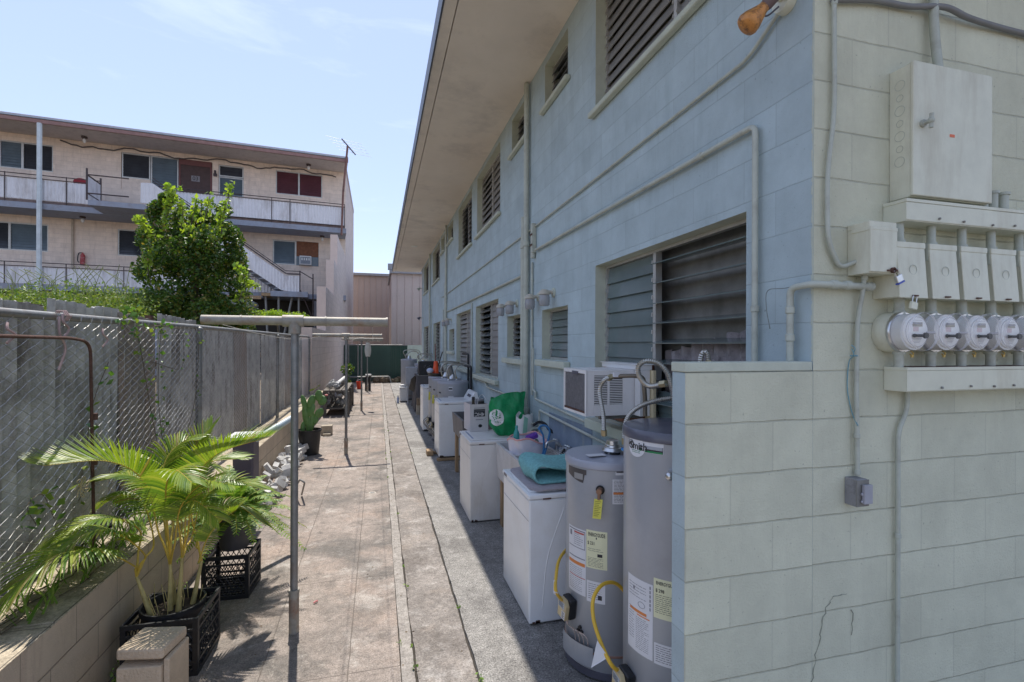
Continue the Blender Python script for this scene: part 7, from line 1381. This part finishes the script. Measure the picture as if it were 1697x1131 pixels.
# generic leaf cloud
def leaf(q, p, s, rr, asp=.5, upb=.4):
    n = Vector((rr.gauss(0, 1), rr.gauss(0, 1), rr.gauss(0, 1)+upb)).normalized(); a = n.orthogonal().normalized(); b = n.cross(a); t = rr.uniform(0, 6.28); d = a*math.cos(t)+b*math.sin(t); w = n.cross(d)
    q.add([p-d*s*.5, p+w*s*asp*.5+n*s*.06, p+d*s*.5, p-w*s*asp*.5+n*s*.06], [(0, 1, 2), (0, 2, 3)])
m_tree = LEAF('shrub_leaf', [(.035, .08, .015), (.06, .13, .02), (.10, .19, .03), (.045, .10, .018), (.08, .16, .025), (.20, .26, .05), (.30, .22, .05)], .4, .32)
m_light = LEAF('young_leaf', [(.25, .38, .05), (.40, .48, .07), (.18, .30, .05)], .35, .45)
m_hedge = LEAF('hedge_leaf', [(.08, .16, .03), (.16, .25, .04), (.28, .32, .08), (.07, .12, .02)], .5, .3)
m_bark = M_('bark', (.13, .10, .07), .9, var=.3, scale=14, bump=.6)
rr = random.Random(12)
yT = 9.3
def clump(q, c, rad, n, s, rr, shell=.75, asp=.5):
    for _ in range(n):
        d = Vector((rr.gauss(0, 1), rr.gauss(0, 1), rr.gauss(0, 1))).normalized(); k = rr.uniform(shell, 1.05) if rr.random() < .8 else rr.uniform(0, 1); leaf(q, Vector((c[0]+d.x*rad[0]*k, c[1]+d.y*rad[1]*k, c[2]+d.z*rad[2]*k)), s*rr.uniform(.6, 1.3), rr, asp)
tree = T('vine_covered_tree', 'tall dense vine covered shrub tree with upright leafy shoots behind the fence', 'tree', (-2.95, yT, .55)); q = MB()
prof = [(262, 300, 350), (322, 385, 368), (250, 385, 388), (242, 395, 415), (244, 396, 445), (248, 402, 480), (248, 408, 515), (250, 412, 550)]
for (pl, pr, py) in prof:
    a = W(pl, py, yT); b = W(pr, py, yT); wd = b.x-a.x; n = 6 if pr-pl > 100 else 3
    for k in range(n):
        f = (k+.5)/n; c = (a.x+wd*f, yT+rr.uniform(-.45, .45), a.z+rr.uniform(-.12, .12)); r = wd/n*.85*rr.uniform(.8, 1.25); clump(q, (c[0]+rr.uniform(-.08, .08), c[1], c[2]), (r, r*1.2, r*1.1), 400, .062, rr, asp=.62)
for (px, py, r) in ((250, 372, .15), (258, 350, .13), (300, 362, .14), (240, 388, .12), (262, 352, .16), (285, 340, .18), (305, 365, .2), (345, 352, .17), (372, 350, .12), (380, 385, .15), (395, 430, .14), (236, 400, .10)): clump(q, W(px, py, yT), (r, r, r*1.2), 260, .06, rr)
for (px, py) in ((270, 400), (300, 440), (325, 430), (345, 470), (300, 500), (370, 510), (270, 520), (330, 530), (390, 520), (290, 380), (340, 400), (375, 440)): clump(q, W(px, py, yT+.35), (.34, .3, .40), 330, .08, rr, .2, .7)
for (px, py, r) in ((405, 500, .14), (412, 525, .16), (245, 500, .12), (240, 450, .12), (400, 465, .13), (250, 525, .15)): clump(q, W(px, py, yT-.3), (r, r, r*1.5), 300, .055, rr, .6)
tree.part('crown', q, m_tree); tree.part('trunk', MB().tube(spline([(-2.95, yT+.2, .5), (-2.9, yT+.2, 1.6), (-3.0, yT+.1, 2.8), (-2.85, yT+.1, 3.6)], 5), .07, 8, rs=[.09-.003*i for i in range(16)]), m_bark, smooth=True)
q = MB(); sh = MB()
for pts in (((268, 380), (275, 345), (282, 322), (276, 308)), ((276, 360), (285, 335), (292, 312)), ((312, 390), (322, 350), (326, 330)), ((335, 380), (344, 345), (348, 325)), ((366, 390), (371, 350), (378, 325), (383, 306)), ((262, 400), (245, 380), (232, 368), (226, 360)), ((250, 470), (244, 440), (248, 425), (256, 412)), ((350, 400), (362, 372), (368, 345)), ((300, 380), (303, 350), (297, 335)), ((395, 500), (412, 470), (425, 478)), ((390, 440), (402, 452), (406, 470))):
    P = spline([W(a, b, yT-.5) for a, b in pts], 8); sh.tube(P, .006, 5)
    for i, p in enumerate(P):
        for _ in range(3): leaf(q, p+Vector((rr.uniform(-.06, .06), rr.uniform(-.05, .05), rr.uniform(-.03, .05))), rr.uniform(.06, .12), rr, .55, .2)
tree.part('young_shoots', q, m_light); tree.part('branches', sh, m_bark)
hedge = T('hedge', 'loose pale green hedge of small leaves behind the corrugated fence', 'hedge', (-4.6, 8.2, .55)); q = MB()
for k in range(62):
    px = rr.uniform(-30, 245); top = 482-6*math.sin(px*.05)+(rr.random()**2)*20-(12 if 60 < px < 120 else 0); c = W(px, top+rr.uniform(0, 35), rr.uniform(7.6, 8.8)); clump(q, c, (.26, .26, .17), 150, .038, rr, .5, .55)
for k in range(40):
    px = rr.uniform(-20, 240); c = W(px, rr.uniform(490, 525), 8.9); clump(q, c, (.35, .25, .22), 160, .045, rr, .2)
hedge.part('foliage', q, m_hedge); q = MB()
for k in range(36):
    px = rr.uniform(-10, 235); a = W(px, 500, rr.uniform(7.7, 8.6)); q.tube(spline([a, a+Vector((rr.uniform(-.1, .1), 0, .25)), a+Vector((rr.uniform(-.25, .25), 0, .36+rr.uniform(0, .15)))], 4), .004, 4)
hedge.part('twigs', q, M_('green_twig', (.22, .24, .08), .7))
low = T('creeper', 'bright green creeper spilling over the far part of the corrugated fence', 'creeper', (-2.2, 11.5, .55)); q = MB()
for k in range(26):
    px = rr.uniform(405, 500); c = W(px, rr.uniform(519, 532), 12.2); clump(q, c, (.22, .2, .09), 120, .05, rr, .4)
low.part('foliage', q, m_light); low.part('stem', MB().tube(spline([(-2.15, 12, .5), (-2.1, 12, 1.5), (-2.2, 12.1, 2.4)], 4), .02, 6), m_bark)
# vine climbing through the chain link
vine = T('fence_vine', 'thin vine with small heart leaves climbing through the chain link', 'vine', (-1.75, 4.3, .6)); q = MB(); st = MB()
def vstrand(pts, n, s):
    P = spline([onX(a, b, -1.745) for a, b in pts], 8); st.tube(P, .0025, 4)
    for _ in range(n):
        p = P[rr.randrange(len(P))]+Vector((rr.uniform(-.01, .04), rr.uniform(-.07, .07), rr.uniform(-.06, .06))); leaf(q, p, rr.uniform(.5, 1.3)*s, rr, .85, .1)
vstrand([(196, 523), (210, 545), (228, 560), (235, 590), (240, 620), (250, 680), (262, 740)], 60, .035); vstrand([(215, 530), (245, 545), (262, 540), (300, 545)], 26, .035); vstrand([(205, 523), (215, 518), (225, 530)], 24, .045)
vstrand([(130, 830), (150, 790), (145, 740), (150, 690), (160, 650), (180, 600)], 18, .05); vstrand([(60, 870), (45, 840), (70, 820), (90, 860)], 22, .05); vstrand([(270, 740), (262, 650), (266, 560), (270, 535)], 50, .035); vstrand([(250, 600), (300, 610), (305, 560)], 16, .03)
vstrand([(330, 560), (325, 650), (310, 720)], 14, .03); vine.part('leaves', q, LEAF('vine_leaf', [(.06, .16, .03), (.12, .24, .04), (.30, .36, .06)], .4, .3)); vine.part('stems', st, m_bark)
# plants at the foot of the fence and behind the palm
for (lb, cx_, cy_, cz_, n, L_, seed) in (('darker green palm seedling growing at the foot of the chain link', -1.62, 4.2, .62, 9, .55, 3), ('grassy weeds at the foot of the wire fence on the left', -1.66, 3.3, .62, 10, .4, 4)):
    r2 = random.Random(seed); t = T('weed_clump', lb, 'weeds', (cx_, cy_, cz_)); q = MB()
    for k in range(70):
        a = r2.uniform(0, 6.28); l = L_*r2.uniform(.5, 1); d = Vector((math.cos(a)*.5, math.sin(a)*.9, 1.1)).normalized(); b = Vector((cx_+r2.uniform(-.1, .1), cy_+r2.uniform(-.5, .5), cz_)); s_ = d.cross(Vector((0, 0, 1))).normalized()*.006; vs = []
        for i in range(6): f = i/5; c = b+d*l*f-Vector((0, 0, .35*l*f*f)); vs += [c-s_*(1-f*.9), c+s_*(1-f*.9)]
        q.add(vs, [(2*i, 2*i+1, 2*i+3, 2*i+2) for i in range(5)])
    t.part('blades', q, m_fern)
t = T('potted_shrub', 'dark leafed potted shrub on the potting table by the pink wall', 'shrub', (-1.0, 16.8, 0)); q = MB(); c = onY(576, 612, 17); clump(q, c, (.22, .2, .22), 260, .09, rr, .3); clump(q, c+Vector((0, 0, -.4)), (.15, .15, .25), 120, .08, rr, .3); t.part('foliage', q, m_tree); t.part('stem', MB().tube([(c.x, 17, 0), (c.x, 17, c.z)], .02, 6), m_bark)
t = T('climbing_twig', 'small yellowing twig on the pink wall above the cactus', 'twig', onX(520, 655, -1.66)); q = MB(); st = MB()
P = spline([onX(513, 648, -1.66), onX(520, 646, -1.66), onX(528, 640, -1.66)], 5); st.tube(P, .004, 4)
for p in P: leaf(q, p, .07, rr); leaf(q, p+Vector((.02, .1, .02)), .06, rr)
t.part('leaves', q, m_light); t.part('stem', st, m_bark)
# leaves creeping over the top block course in the front left
t = T('dry_branches', 'dry twigs lying on top of the low block wall', 'branches', (-1.65, 3.2, .61)); q = MB()
for k in range(16):
    y = rr.uniform(2.6, 5); x = rr.uniform(-1.74, -1.56); q.tube(spline([(x, y, .615), (x+rr.uniform(-.05, .05), y+.12, .625), (x+rr.uniform(-.06, .06), y+.25, .615)], 4), .0035, 4)
t.part('twigs', q, m_bark)
# small weeds rooted in the joints
q = MB(); r3 = random.Random(88)
for k in range(46):
    x = r3.choice([.22, .572, -1.46, -1.45, .135]); y = r3.uniform(2.4, 15); 
    for _ in range(r3.randint(3, 9)): leaf(q, Vector((x+r3.uniform(-.015, .015), y+r3.uniform(-.03, .03), .008+r3.uniform(0, .02))), r3.uniform(.010, .028), r3, .6, .2)
for k in range(14):
    y = r3.uniform(2.6, 4.6); c = Vector((-1.45, y, .0))
    for _ in range(22): leaf(q, c+Vector((r3.uniform(0, .05), r3.uniform(-.05, .05), r3.uniform(0, .12))), r3.uniform(.012, .03), r3, .6, .2)
tag(mkobj('joint_weeds', q, MC['fern_leaf']), 'tiny green weeds rooted in the paving joints', 'weeds', kind='stuff')
